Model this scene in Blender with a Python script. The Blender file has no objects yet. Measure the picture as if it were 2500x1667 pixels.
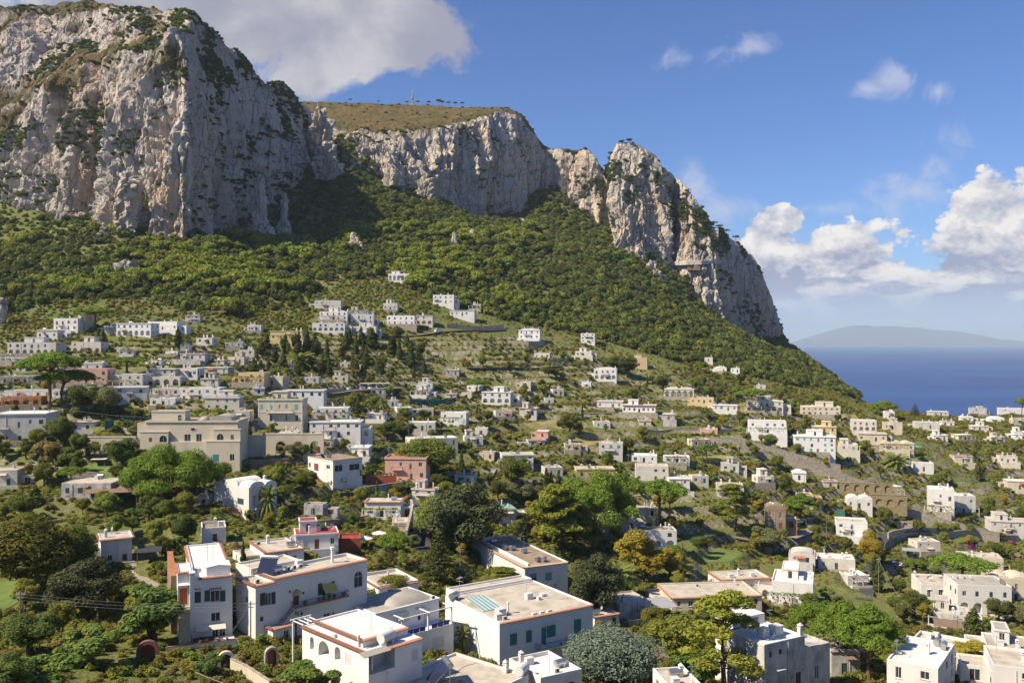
import bpy, bmesh, math, random
import numpy as np
from mathutils import Vector, Matrix
from mathutils.geometry import tessellate_polygon
random.seed(7)
sc = bpy.context.scene
COL = sc.collection
R = math.radians
# ------------------------------------------------------------------ camera
LENS = 31.2
F = LENS / 36.0 * 2500.0           # focal length in photo pixels (2500 wide)
CAMZ = 150.0                       # metres above the sea
cam = bpy.data.cameras.new('camera'); cam.lens = LENS; cam.sensor_width = 36
cam.clip_start = 1.0; cam.clip_end = 250000
camo = bpy.data.objects.new('camera', cam); COL.objects.link(camo)
camo.location = (0, 0, CAMZ); camo.rotation_euler = (R(90), 0, 0)
sc.camera = camo
# ------------------------------------------------------------------ light
SUN_AZ = (-0.92, -0.39)           # horizontal direction towards the sun: left, a little behind the viewer
SUN_EL = R(45)
_n = math.hypot(*SUN_AZ)
SUNV = Vector((SUN_AZ[0]/_n*math.cos(SUN_EL), SUN_AZ[1]/_n*math.cos(SUN_EL), math.sin(SUN_EL)))
sl = bpy.data.lights.new('sun', 'SUN'); sl.energy = 5.0; sl.angle = R(0.5); sl.color = (1.0, 0.885, 0.70)
so = bpy.data.objects.new('sun', sl); COL.objects.link(so)
so.rotation_euler = (-SUNV).to_track_quat('-Z', 'Y').to_euler(); so.location = (-300, -100, 600)
sc.view_settings.view_transform = 'Standard'; sc.view_settings.look = 'None'
sc.view_settings.exposure = 0.66; sc.view_settings.gamma = 1.0
sc.view_settings.use_curve_mapping = False
SKY_STRENGTH = 0.068
sc.render.engine = 'CYCLES'
cy = sc.cycles
cy.max_bounces = 4; cy.diffuse_bounces = 2; cy.glossy_bounces = 2; cy.transmission_bounces = 2; cy.volume_bounces = 0
cy.use_adaptive_sampling = True; cy.adaptive_threshold = 0.02; cy.use_denoising = True
# ------------------------------------------------------------------ world: Nishita sky with clouds at infinity
K = 2500.0/2352.0
W = bpy.data.worlds.new('World'); sc.world = W; W.use_nodes = True
def build_world():
 nt = W.node_tree; nt.nodes.clear(); N = nt.nodes; L = nt.links
 def new(t, **kw):
  n = N.new(t)
  for k, v in kw.items(): setattr(n, k, v)
  return n
 def val(x): return x
 def M(op, a, b=None, c=None, clamp=False):
  n = new('ShaderNodeMath', operation=op); n.use_clamp = clamp
  for i, x in enumerate((a, b, c)):
   if x is None: continue
   if isinstance(x, (int, float)): n.inputs[i].default_value = x
   else: L.new(x, n.inputs[i])
  return n.outputs[0]
 def SS(x, lo, hi):
  n = new('ShaderNodeMapRange', interpolation_type='SMOOTHSTEP')
  L.new(x, n.inputs[0]); n.inputs[1].default_value = lo; n.inputs[2].default_value = hi
  n.inputs[3].default_value = 0; n.inputs[4].default_value = 1
  return n.outputs[0]
 def MIXC(f, a, b):
  n = new('ShaderNodeMix', data_type='RGBA')
  if isinstance(f, (int, float)): n.inputs[0].default_value = f
  else: L.new(f, n.inputs[0])
  for i, x in ((6, a), (7, b)):
   if isinstance(x, tuple): n.inputs[i].default_value = (*x, 1)
   else: L.new(x, n.inputs[i])
  return n.outputs[2]
 sky = new('ShaderNodeTexSky', sky_type='NISHITA'); sky.sun_disc = False
 sky.sun_elevation = SUN_EL; sky.sun_rotation = math.atan2(SUNV.x, SUNV.y)
 sky.altitude = 150; sky.air_density = 1.0; sky.dust_density = 0.25; sky.ozone_density = 2.6
 tc = new('ShaderNodeTexCoord')
 sep = new('ShaderNodeSeparateXYZ'); L.new(tc.outputs['Generated'], sep.inputs[0])
 x, y, z = sep.outputs
 az = M('ARCTAN2', x, y)
 el = M('ARCSINE', z)
 def P(px, py):
  u = (px-1176)/2037*1.0; v = (784-py)/2037
  a = math.atan(u); return a, math.atan(v*math.cos(a))
 def coords(dx=0, dy=0, sx=1, sy=1, zoff=0):
  c = new('ShaderNodeCombineXYZ')
  L.new(M('MULTIPLY', M('ADD', az, dx), sx), c.inputs[0]); L.new(M('MULTIPLY', M('ADD', el, dy), sy), c.inputs[1])
  c.inputs[2].default_value = zoff
  return c.outputs[0]
 def noise(vec, scale, detail=8, rough=0.55, dist=0.0):
  n = new('ShaderNodeTexNoise'); n.inputs['Scale'].default_value = scale; n.inputs['Detail'].default_value = detail
  n.inputs['Roughness'].default_value = rough; n.inputs['Distortion'].default_value = dist
  L.new(vec, n.inputs['Vector']); return n.outputs[0]
 pvec = coords()
 def blob(vec, px, py, rx, ry, rot=0):
  """1 at the centre of an ellipse (photo pixels at 2352) falling to 0 at its rim, negative outside"""
  a0, e0 = P(px, py)
  n = new('ShaderNodeVectorMath', operation='MULTIPLY_ADD'); L.new(vec, n.inputs[0])
  n.inputs[1].default_value = (2037/rx, 2037/ry, 0); n.inputs[2].default_value = (-a0*2037/rx, -e0*2037/ry, 0)
  l = new('ShaderNodeVectorMath', operation='LENGTH'); L.new(n.outputs[0], l.inputs[0])
  return l.outputs['Value']
 def union(bl):
  o = bl[0]
  for b in bl[1:]: o = M('SMOOTH_MIN', o, b, 0.25)
  return M('SUBTRACT', 1.0, o)
 # ---- cumulus on the horizon (right), built from rounded heads
 heads = [(1798,505,42,28,35),(1765,555,58,58,0),(1770,640,105,95,0),(1850,625,105,85,0),(1945,630,125,105,0),(1990,690,170,80,0),
    (1800,700,130,70,0),(2130,715,150,60,0),(2265,535,80,105,0),(2330,555,120,125,0),(2400,585,150,155,0),(2250,640,110,90,0),
    (2330,690,160,80,0),(2480,650,200,110,0),(2640,610,120,110,0),(2750,660,180,90,0)]
 u = union([blob(pvec, *h) for h in heads])
 def field(dx, dy, det):
  c = coords(dx, dy, 1.0, 1.25)
  return M('ADD', M('MULTIPLY', M('SUBTRACT', noise(c, 24, det, 0.62, 0.12), 0.5), 2.6), M('MULTIPLY', M('SUBTRACT', noise(c, 8, 2, 0.5), 0.5), 1.2))
 nf0 = field(0, 0, 8)
 f0 = M('ADD', M('MULTIPLY_ADD', u, 1.25, 0.10), nf0)
 nf1 = field(-0.009, 0.012, 5)      # a little towards the sun (left and up)
 a_c = SS(f0, 0.0, 0.22)
 lit = M('MULTIPLY', M('SUBTRACT', nf0, nf1), 1.1)
 lit = M('ADD', lit, 0.66)
 # grey shelves inside the bank
 cs = coords(sx=1.0, sy=3.2, zoff=3.1)
 shelf = noise(cs, 15, 6, 0.5, 0.1)
 shade = M('MULTIPLY', SS(shelf, 0.44, 0.56), M('SUBTRACT', 1.0, SS(el, P(2000,640)[1]*1.0, P(2000,560)[1])))
 lit = M('SUBTRACT', lit, M('MULTIPLY', shade, 0.75))
 lit = M('MINIMUM', M('MAXIMUM', lit, 0.0), 1.0)
 ccol = MIXC(lit, (0.22, 0.25, 0.35), (0.60, 0.575, 0.55))
 # ---- soft grey-white bank behind the left summit
 bank = [(520,40,340,180,0),(760,40,260,110,-8),(900,60,180,90,-10),(700,150,170,95,0),(620,120,190,140,0),(960,75,90,60,0),(300,-120,420,200,0),(700,-150,400,180,0)]
 ub = union([blob(pvec, *h) for h in bank])
 cb = coords(zoff=7.7)
 nb = M('ADD', M('MULTIPLY', M('SUBTRACT', noise(cb, 8, 9, 0.62, 0.3), 0.5), 3.4), 0.0)
 fb = M('ADD', ub, nb)
 a_b = SS(fb, 0.0, 0.42)
 bcol = MIXC(SS(noise(coords(zoff=2.2, sy=1.6), 7, 7, 0.55, 0.2), 0.36, 0.66), (0.235, 0.24, 0.30), (0.40, 0.395, 0.42))
 # ---- thin wisps
 wisp = [(1560,135,60,38,-30),(1640,125,75,38,15),(1720,110,60,25,10),(2045,185,50,38,30),(1995,205,50,25,15),(2170,395,90,75,35),(2110,440,110,60,0),(2000,435,40,45,-20),
   (1590,430,80,50,-30),(1660,480,110,50,-10),(2150,210,30,25,0),(1900,480,120,25,0),(2750,260,90,60,20),(200,-500,160,80,10),(1500,-420,200,90,0)]
 uw = union([blob(pvec, *h) for h in wisp])
 cw = coords(zoff=5.5)
 fw = M('ADD', uw, M('MULTIPLY', M('SUBTRACT', noise(cw, 16, 9, 0.64, 0.6), 0.5), 4.2))
 a_w = M('MULTIPLY', SS(fw, 0.0, 1.5), 0.66)
 # ---- scattered cumulus elsewhere round the horizon, as the view implies
 far = M('MULTIPLY', SS(noise(coords(zoff=1.0, sy=2.0), 5.0, 9, 0.6, 0.2), 0.56, 0.70), M('SUBTRACT', 1.0, SS(el, 0.10, 0.30)))
 out = M('MAXIMUM', SS(az, 0.62, 0.75), M('SUBTRACT', 1.0, SS(az, -0.75, -0.62)))
 a_f = M('MULTIPLY', far, out)
 # haze layer of thin cloud low on the horizon
 a_h = M('MULTIPLY', M('SUBTRACT', 1.0, SS(el, 0.0, 0.10)), 0.32)
 S = SKY_STRENGTH
 def cs_(c): return c
 skc = new('ShaderNodeMix', data_type='RGBA', blend_type='MULTIPLY'); skc.inputs[0].default_value = 1
 L.new(sky.outputs[0], skc.inputs[6]); skc.inputs[7].default_value = (S*0.68, S*0.86, S*1.22, 1)
 col = skc.outputs[2]
 col = MIXC(a_h, col, (0.23, 0.31, 0.48))
 col = MIXC(a_f, col, (0.60, 0.60, 0.63))
 col = MIXC(a_w, col, (0.40, 0.41, 0.50))
 col = MIXC(a_b, col, bcol)
 low = MIXC(M('SUBTRACT', 1.0, SS(el, 0.01, 0.085)), ccol, (0.30, 0.35, 0.47))
 col = MIXC(M('MULTIPLY', a_c, M('ADD', 0.25, M('MULTIPLY', SS(el, 0.008, 0.06), 0.75))), col, low)
 bg = new('ShaderNodeBackground'); L.new(col, bg.inputs[0]); bg.inputs[1].default_value = 1.0
 o = new('ShaderNodeOutputWorld'); L.new(bg.outputs[0], o.inputs[0])
W.cycles.sampling_method = 'MANUAL'; W.cycles.sample_map_resolution = 512
build_world()
# ------------------------------------------------------------------ helpers
def tag(o, label=None, cat=None, group=None, kind=None):
 if label: o['label'] = label
 if cat: o['category'] = cat
 if group: o['group'] = group
 if kind: o['kind'] = kind
 return o
def empty(name, loc, rz=0.0):
 o = bpy.data.objects.new(name, None); o.empty_display_size = 0.5
 o.location = loc; o.rotation_euler = (0, 0, rz); COL.objects.link(o); return o
def link_mesh(name, me, parent=None, loc=None):
 o = bpy.data.objects.new(name, me); COL.objects.link(o)
 if parent is not None: o.parent = parent
 if loc is not None: o.location = loc
 return o
# ---- numpy value noise
def _hash(ix, iy, iz, seed):
 h = (ix.astype(np.uint32)*np.uint32(374761393) + iy.astype(np.uint32)*np.uint32(668265263) + iz.astype(np.uint32)*np.uint32(2246822519) + np.uint32((seed*3266489917) & 0xffffffff))
 h = (h ^ (h >> np.uint32(13))) * np.uint32(1274126177)
 h = (h ^ (h >> np.uint32(16))) * np.uint32(2654435761)
 h = h ^ (h >> np.uint32(15))
 return (h & np.uint32(0xffff)).astype(np.float32)/32767.5 - 1.0
def vnoise(p, seed=0):
 p = np.asarray(p, dtype=np.float64); i = np.floor(p).astype(np.int64); f = (p - i).astype(np.float32)
 u = f*f*f*(f*(f*6-15)+10)
 r = 0
 for dx in (0, 1):
  wx = u[..., 0] if dx else 1-u[..., 0]
  for dy in (0, 1):
   wy = u[..., 1] if dy else 1-u[..., 1]
   for dz in (0, 1):
    wz = u[..., 2] if dz else 1-u[..., 2]
    r = r + wx*wy*wz*_hash(i[..., 0]+dx, i[..., 1]+dy, i[..., 2]+dz, seed)
 return r
def fbm(p, oct=4, seed=0, gain=0.5, lac=2.03):
 r = 0; a = 1.0; p = np.asarray(p, dtype=np.float64)
 for k in range(oct):
  r = r + a*vnoise(p, seed+k*17); a *= gain; p = p*lac + 11.3
 return r
def worley(p, seed=0):
 """distance to the nearest and second nearest cell point, and a random number of the nearest cell"""
 p = np.asarray(p, dtype=np.float64); sh = p.shape[:-1]; p = p.reshape(-1, 3); i = np.floor(p).astype(np.int64); f = (p-i).astype(np.float32)
 n = len(p); f1 = np.full(n, 9.0, np.float32); f2 = f1.copy(); c = np.zeros(n, np.float32)
 for dx in (-1, 0, 1):
  for dy in (-1, 0, 1):
   for dz in (-1, 0, 1):
    a, b, e = i[:, 0]+dx, i[:, 1]+dy, i[:, 2]+dz
    h1 = _hash(a, b, e, seed); h2 = _hash(a, b, e, seed+1); h3 = _hash(a, b, e, seed+2)
    d = (dx+0.5+0.42*h1-f[:, 0])**2+(dy+0.5+0.42*h2-f[:, 1])**2+(dz+0.5+0.42*h3-f[:, 2])**2
    nw = d < f1; f2 = np.where(nw, f1, np.minimum(f2, d)); c = np.where(nw, h1*0.6+h3*0.4, c); f1 = np.where(nw, d, f1)
 return np.sqrt(f1).reshape(sh), np.sqrt(f2).reshape(sh), c.reshape(sh)
# ---- projection of the photograph
def world_at(px, py, D):
 return np.array([(px-1250.0)/F*D, D, CAMZ + (833.5-py)/F*D])
def proj(p):
 return 1250.0 + p[..., 0]/p[..., 1]*F, 833.5 - (p[..., 2]-CAMZ)/p[..., 1]*F
# ---- materials
MATS = {}
def mat(name, rgb, rough=0.8, var=0.0, scale=1.0, rgb2=None, bump=0.0, bscale=None, metal=0.0, spec=0.3, stretch=(1,1,1), rnd=0.0, transl=0.0, detail=5, contrast=(0.35,0.65), world=False, bdist=0.1):
 if name in MATS: return MATS[name]
 m = bpy.data.materials.new(name); m.use_nodes = True; MATS[name] = m
 nt = m.node_tree; b = nt.nodes['Principled BSDF']
 b.inputs['Base Color'].default_value = (*rgb, 1); b.inputs['Roughness'].default_value = rough
 b.inputs['Metallic'].default_value = metal; b.inputs['Specular IOR Level'].default_value = spec
 col = None
 if rgb2 is None and var > 0: rgb2 = tuple(c*(1-var) for c in rgb)
 if rgb2 is not None or bump > 0:
  if world:
   g = nt.nodes.new('ShaderNodeNewGeometry'); vec = g.outputs['Position']
  else:
   tc = nt.nodes.new('ShaderNodeTexCoord'); vec = tc.outputs['Object']
  mp = nt.nodes.new('ShaderNodeMapping'); mp.inputs['Scale'].default_value = stretch
  nt.links.new(vec, mp.inputs[0])
 if rgb2 is not None:
  n = nt.nodes.new('ShaderNodeTexNoise'); n.inputs['Scale'].default_value = scale; n.inputs['Detail'].default_value = detail
  n.inputs['Roughness'].default_value = 0.6
  nt.links.new(mp.outputs[0], n.inputs['Vector'])
  mr = nt.nodes.new('ShaderNodeMapRange'); mr.inputs[1].default_value = contrast[0]; mr.inputs[2].default_value = contrast[1]
  nt.links.new(n.outputs[0], mr.inputs[0])
  mx = nt.nodes.new('ShaderNodeMix'); mx.data_type = 'RGBA'
  mx.inputs[6].default_value = (*rgb, 1); mx.inputs[7].default_value = (*rgb2, 1)
  nt.links.new(mr.outputs[0], mx.inputs[0]); col = mx.outputs[2]
 if rnd > 0:
  oi = nt.nodes.new('ShaderNodeObjectInfo')
  hs = nt.nodes.new('ShaderNodeHueSaturation')
  mr2 = nt.nodes.new('ShaderNodeMapRange'); mr2.inputs[3].default_value = 1-rnd; mr2.inputs[4].default_value = 1+rnd
  nt.links.new(oi.outputs['Random'], mr2.inputs[0]); nt.links.new(mr2.outputs[0], hs.inputs['Value'])
  mr3 = nt.nodes.new('ShaderNodeMapRange'); mr3.inputs[3].default_value = 0.5-rnd*0.09; mr3.inputs[4].default_value = 0.5+rnd*0.05
  ml = nt.nodes.new('ShaderNodeMath'); ml.operation = 'FRACT'; m2 = nt.nodes.new('ShaderNodeMath'); m2.operation = 'MULTIPLY'; m2.inputs[1].default_value = 7.31
  nt.links.new(oi.outputs['Random'], m2.inputs[0]); nt.links.new(m2.outputs[0], ml.inputs[0]); nt.links.new(ml.outputs[0], mr3.inputs[0])
  nt.links.new(mr3.outputs[0], hs.inputs['Hue'])
  if col is not None: nt.links.new(col, hs.inputs['Color'])
  else: hs.inputs['Color'].default_value = (*rgb, 1)
  col = hs.outputs[0]
 if col is not None: nt.links.new(col, b.inputs['Base Color'])
 if bump > 0:
  n2 = nt.nodes.new('ShaderNodeTexNoise'); n2.inputs['Scale'].default_value = bscale or scale*3; n2.inputs['Detail'].default_value = 5
  nt.links.new(mp.outputs[0], n2.inputs['Vector'])
  bp = nt.nodes.new('ShaderNodeBump'); bp.inputs['Strength'].default_value = bump; bp.inputs['Distance'].default_value = bdist
  nt.links.new(n2.outputs[0], bp.inputs['Height']); nt.links.new(bp.outputs[0], b.inputs['Normal'])
 if transl > 0:
  t = nt.nodes.new('ShaderNodeBsdfTranslucent'); ms = nt.nodes.new('ShaderNodeMixShader'); ms.inputs[0].default_value = transl
  if col is not None: nt.links.new(col, t.inputs[0])
  else: t.inputs[0].default_value = (*rgb, 1)
  o = nt.nodes['Material Output']
  nt.links.new(b.outputs[0], ms.inputs[1]); nt.links.new(t.outputs[0], ms.inputs[2]); nt.links.new(ms.outputs[0], o.inputs[0])
 return m
# ---- mesh builder
class MB:
 def __init__(s): s.v = []; s.f = []; s.m = []
 def add(s, vs, fs, mi=0):
  b = len(s.v); s.v += [tuple(v) for v in vs]; s.f += [tuple(b+i for i in f) for f in fs]; s.m += [mi]*len(fs); return s
 def box(s, x0, x1, y0, y1, z0, z1, mi=0):
  return s.add([(x0,y0,z0),(x1,y0,z0),(x1,y1,z0),(x0,y1,z0),(x0,y0,z1),(x1,y0,z1),(x1,y1,z1),(x0,y1,z1)],
    [(0,3,2,1),(4,5,6,7),(0,1,5,4),(1,2,6,5),(2,3,7,6),(3,0,4,7)], mi)
 def tube(s, pts, r, n=6, r2=None, cap=True, mi=0):
  pts = [Vector(p) for p in pts]; vs = []; m = len(pts)
  for i, p in enumerate(pts):
   d = (pts[min(i+1, m-1)] - pts[max(i-1, 0)]); d = d.normalized() if d.length > 1e-9 else Vector((0,0,1))
   a = d.cross(Vector((0,0,1)));
   if a.length < 1e-3: a = d.cross(Vector((1,0,0)))
   a.normalize(); b = d.cross(a)
   rr = r if r2 is None else r + (r2-r)*i/max(1, m-1)
   for k in range(n):
    t = 2*math.pi*k/n; vs.append(p + a*(math.cos(t)*rr) + b*(math.sin(t)*rr))
  fs = []
  for i in range(m-1):
   for k in range(n):
    k2 = (k+1) % n; fs.append((i*n+k, (i+1)*n+k, (i+1)*n+k2, i*n+k2))
  if cap: fs.append(tuple(range(n))); fs.append(tuple(reversed([(m-1)*n+k for k in range(n)])))
  return s.add(vs, fs, mi)
 def cyl(s, x, y, z0, z1, r, n=10, r2=None, mi=0):
  return s.tube([(x,y,z0),(x,y,z1)], r, n, r2, True, mi)
 def lathe(s, prof, n=12, c=(0,0,0), mi=0):
  vs = []; fs = []
  for r, z in prof:
   for k in range(n):
    t = 2*math.pi*k/n; vs.append((c[0]+r*math.cos(t), c[1]+r*math.sin(t), c[2]+z))
  for i in range(len(prof)-1):
   for k in range(n):
    k2 = (k+1) % n; fs.append((i*n+k, i*n+k2, (i+1)*n+k2, (i+1)*n+k))
  return s.add(vs, fs, mi)
 def prism(s, poly, axis, a0, a1, mi=0):
  """extrude a 2-D polygon along 'x' 'y' or 'z'"""
  n = len(poly)
  def P(p, a):
   return {'x': (a, p[0], p[1]), 'y': (p[0], a, p[1]), 'z': (p[0], p[1], a)}[axis]
  vs = [P(p, a0) for p in poly] + [P(p, a1) for p in poly]
  fs = [tuple(range(n)), tuple(reversed(range(n, 2*n)))] + [(i, n+i, n+(i+1) % n, (i+1) % n) for i in range(n)]
  return s.add(vs, fs, mi)
 def build(s, name, m, parent=None, loc=None, smooth=False):
  me = bpy.data.meshes.new(name); me.from_pydata(s.v, [], s.f)
  if not isinstance(m, (list, tuple)): m = [m]
  for x in m: me.materials.append(x)
  if len(m) > 1: me.polygons.foreach_set('material_index', s.m)
  if smooth: me.polygons.foreach_set('use_smooth', [True]*len(s.f))
  bm = bmesh.new(); bm.from_mesh(me); bmesh.ops.recalc_face_normals(bm, faces=bm.faces); bm.to_mesh(me); bm.free()
  return link_mesh(name, me, parent, loc)
def grid_mesh(name, V, mats, smooth=True, attrs=None, flip=False):
 """V: (nu, nv, 3) grid of points"""
 nu, nv = V.shape[:2]; me = bpy.data.meshes.new(name)
 idx = np.arange(nu*nv).reshape(nu, nv)
 q = np.stack([idx[:-1,:-1], idx[1:,:-1], idx[1:,1:], idx[:-1,1:]], -1).reshape(-1, 4)
 if flip: q = q[:, ::-1]
 nf = len(q)
 me.vertices.add(nu*nv); me.vertices.foreach_set('co', V.reshape(-1).astype(np.float32))
 me.loops.add(nf*4); me.loops.foreach_set('vertex_index', q.reshape(-1).astype(np.int32))
 me.polygons.add(nf); me.polygons.foreach_set('loop_start', np.arange(0, nf*4, 4, dtype=np.int32))
 me.polygons.foreach_set('loop_total', np.full(nf, 4, dtype=np.int32))
 me.polygons.foreach_set('use_smooth', np.full(nf, smooth))
 for m in mats: me.materials.append(m)
 me.update(calc_edges=True)
 if attrs:
  for k, a in attrs.items():
   at = me.attributes.new(k, 'FLOAT', 'POINT'); at.data.foreach_set('value', a.reshape(-1).astype(np.float32))
 return me
# ------------------------------------------------------------------ terrain: control points (x, y of the photo at 2352 wide, depth in metres)
CT = []
def ct(px, pts):
 for py, D in pts: CT.append(world_at(px*K, py*K, D))
def cz(px, D, zrel): CT.append(np.array([(px*K-1250)/F*D, D, CAMZ+zrel]))
ct(-300, [(1568,115),(1400,160),(1200,215),(1060,270),(960,320),(880,370),(800,430),(720,500),(640,600),(560,700),(500,790)])
ct(0,   [(1568,115),(1480,136),(1400,160),(1200,215),(1060,270),(960,315),(880,360),(800,430),(720,500),(640,600),(560,700),(470,785)])
ct(300, [(1568,120),(1480,138),(1400,160),(1200,215),(1060,275),(960,320),(880,370),(800,440),(720,520),(640,600),(560,670),(510,715)])
ct(430, [(560,676)])
ct(520, [(545,755)])
ct(620, [(530,830)])
ct(600, [(1568,124),(1480,142),(1300,185),(1200,225),(1060,290),(960,335),(880,390),(800,470),(720,550),(640,640),(580,715)])
ct(700, [(420,895)])
ct(900, [(1568,132),(1500,150),(1350,188),(1200,250),(1100,300),(1000,370),(900,440),(800,520),(700,600),(600,720),(500,850),(430,960)])
ct(840, [(372,970)])
ct(770, [(330,985)])
ct(980, [(450,985)])
ct(1071,[(502,1015)])
ct(1176,[(1568,140),(1450,185),(1300,230),(1150,300),(1000,390),(900,470),(800,560),(700,680),(600,800),(520,960)])
ct(1200,[(492,1075)])
ct(1260,[(440,1105)])
ct(1320,[(500,1060)])
ct(1370,[(548,1010)])
ct(1450,[(1568,150),(1400,210),(1300,250),(1150,320),(1000,410),(900,500),(800,620),(700,770),(600,930)])
ct(1545,[(620,975)])
ct(1600,[(700,945)])
ct(1700,[(775,985)])
ct(1750,[(1568,150),(1450,200),(1300,280),(1150,340),(1000,430),(920,540),(850,700),(805,850)])
ct(1770,[(802,1045)])
ct(1810,[(800,1070)])
ct(1855,[(832,1020)])
ct(1900,[(866,960)])
ct(1970,[(913,860)])
ct(2050,[(1568,150),(1450,210),(1300,310),(1200,360),(1100,420),(1000,490),(950,620)])
ct(2352,[(1568,155),(1450,220),(1300,340),(1200,400),(1100,480),(1000,580),(955,700)])
ct(2600,[(1568,160),(1450,225),(1300,345),(1200,410),(1100,490),(1000,600),(960,740)])
# beyond the crest the land falls to the sea
for px, D, z in [(1810,1180,-70),(1860,1150,-110),(1900,1080,-110),(1970,1000,-120),(2050,780,-72),(2050,950,-130),(2200,820,-74),(2200,1000,-135),(2352,880,-78),(2352,1050,-140),(2600,920,-85),(2600,1100,-145),
     (1900,1300,-165),(2100,1250,-175),(2352,1300,-180),(2650,1350,-180),
     (1700,1250,-60),(1600,1200,60),(1450,1200,90),(1300,1350,150),(1100,1300,160),(900,1250,170),(700,1200,190),(600,1050,150),(450,950,150),(300,950,150),(0,1050,160),(-300,1050,160),(430,1300,200),(0,1350,200)]:
 cz(px, D, z)
# the slope under the viewer
for x, y, z in [(0,0,-14),(0,-80,-6),(-80,0,-16),(80,0,-16),(0,45,-26),(-60,60,-32),(60,60,-36),(0,90,-42),(-140,60,-34),(140,60,-44),(150,-60,-20),(-150,-60,-10)]:
 CT.append(np.array([x, y, CAMZ+z]))
CT = np.array(CT)
_C2 = 28.0
def _ker(a, b):
 d = ((a[:, None, :]-b[None, :, :])**2).sum(-1)
 return -np.sqrt(d + _C2*_C2)
_n = len(CT); _A = np.zeros((_n+3, _n+3)); _A[:_n, :_n] = _ker(CT[:, :2], CT[:, :2]) + np.eye(_n)*0.4
_A[:_n, _n] = 1; _A[:_n, _n+1:] = CT[:, :2]/500; _A[_n, :_n] = 1; _A[_n+1:, :_n] = CT[:, :2].T/500
_w = np.linalg.solve(_A, np.concatenate([CT[:, 2], np.zeros(3)]))
def z_base(P):
 P = np.asarray(P, dtype=np.float64).reshape(-1, 2); out = np.zeros(len(P))
 for i in range(0, len(P), 20000):
  q = P[i:i+20000]; out[i:i+20000] = _ker(q, CT[:, :2]) @ _w[:_n] + _w[_n] + (q/500) @ _w[_n+1:]
 return out
def sstep(x, a, b):
 t = np.clip((x-a)/(b-a), 0, 1); return t*t*(3-2*t)
PADS = []       # (x, y, radius, z): levelled building plots
def z_ground(P):
 P = np.asarray(P, dtype=np.float64).reshape(-1, 2); z = z_base(P)
 p3 = np.concatenate([P, np.zeros((len(P), 1))], 1)
 d = np.hypot(P[:, 0], P[:, 1])
 z = z + 1.0*fbm(p3/38.0, 3, 5)*sstep(d, 90, 200)
 # garden terraces across the valley floor and lower slopes
 st = 3.0; zz = z + 0.9*vnoise(p3/60.0, 9)
 fr = zz/st - np.floor(zz/st); tz = st*(np.floor(zz/st) + sstep(fr, 0.72, 0.97)) - 0.9*vnoise(p3/60.0, 9)
 px = 1250+P[:, 0]/np.maximum(P[:, 1], 1)*F; py = 833.5-(z-CAMZ)/np.maximum(P[:, 1], 1)*F
 m = sstep(d, 180, 240)*(1-sstep(d, 560, 640))*sstep(py, 790, 850)
 return z*(1-m) + tz*m
def ground_hit(px, py, d0=70.0, d1=1250.0):
 def first(D):
  x = (px-1250)/F*D; zr = CAMZ+(833.5-py)/F*D; k = np.nonzero(zr <= z_ground(np.stack([x, D], 1)))[0]
  return k[0] if len(k) else None
 D = np.arange(d0, d1, 6.0); k = first(D)
 if k is None: D_ = d1
 else:
  D = np.arange(max(d0, D[k]-6.0), D[k]+0.01, 0.4); k = first(D); D_ = D[k if k is not None else -1]
 return np.array([(px-1250)/F*D_, D_, float(z_ground([[(px-1250)/F*D_, D_]])[0])])
def gz(x, y): return float(z_ground([[x, y]])[0])

def ground_material():
 m = bpy.data.materials.new('hillside_ground'); m.use_nodes = True; nt = m.node_tree; b = nt.nodes['Principled BSDF']
 N = nt.nodes; L = nt.links
 g = N.new('ShaderNodeNewGeometry')
 def noise(sc_, det=6):
  n = N.new('ShaderNodeTexNoise'); n.inputs['Scale'].default_value = sc_; n.inputs['Detail'].default_value = det; n.inputs['Roughness'].default_value = 0.65
  L.new(g.outputs['Position'], n.inputs['Vector']); return n.outputs[0]
 def mix(f, a, b_):
  n = N.new('ShaderNodeMix'); n.data_type = 'RGBA'; L.new(f, n.inputs[0])
  for i, c in ((6, a), (7, b_)):
   if isinstance(c, tuple): n.inputs[i].default_value = (*c, 1)
   else: L.new(c, n.inputs[i])
  return n.outputs[2]
 def rng(x, a, b_):
  n = N.new('ShaderNodeMapRange'); n.inputs[1].default_value = a; n.inputs[2].default_value = b_; L.new(x, n.inputs[0]); return n.outputs[0]
 c = mix(rng(noise(0.05), 0.38, 0.62), (0.125, 0.14, 0.042), (0.24, 0.20, 0.082))
 c = mix(rng(noise(0.35), 0.35, 0.65), c, (0.115, 0.15, 0.036))
 c = mix(rng(noise(1.7), 0.55, 0.75), c, (0.27, 0.22, 0.12))
 c = mix(rng(noise(2.6, 3), 0.50, 0.62), c, (0.06, 0.075, 0.022))
 s = N.new('ShaderNodeSeparateXYZ'); L.new(g.outputs['True Normal'], s.inputs[0])
 st0 = rng(s.outputs[2], 0.84, 0.70); mm = N.new('ShaderNodeMath'); mm.operation = 'MULTIPLY'; L.new(st0, mm.inputs[0]); L.new(rng(noise(0.09), 0.42, 0.58), mm.inputs[1]); steep = mm.outputs[0]
 stone = mix(rng(noise(1.2), 0.4, 0.6), (0.36, 0.31, 0.24), (0.20, 0.175, 0.13))
 c = mix(steep, c, stone)
 L.new(c, b.inputs['Base Color']); b.inputs['Roughness'].default_value = 0.95; b.inputs['Specular IOR Level'].default_value = 0.1
 bp = N.new('ShaderNodeBump'); bp.inputs['Strength'].default_value = 0.8; bp.inputs['Distance'].default_value = 0.4
 L.new(noise(1.1), bp.inputs['Height']); L.new(bp.outputs[0], b.inputs['Normal'])
 return m
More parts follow.
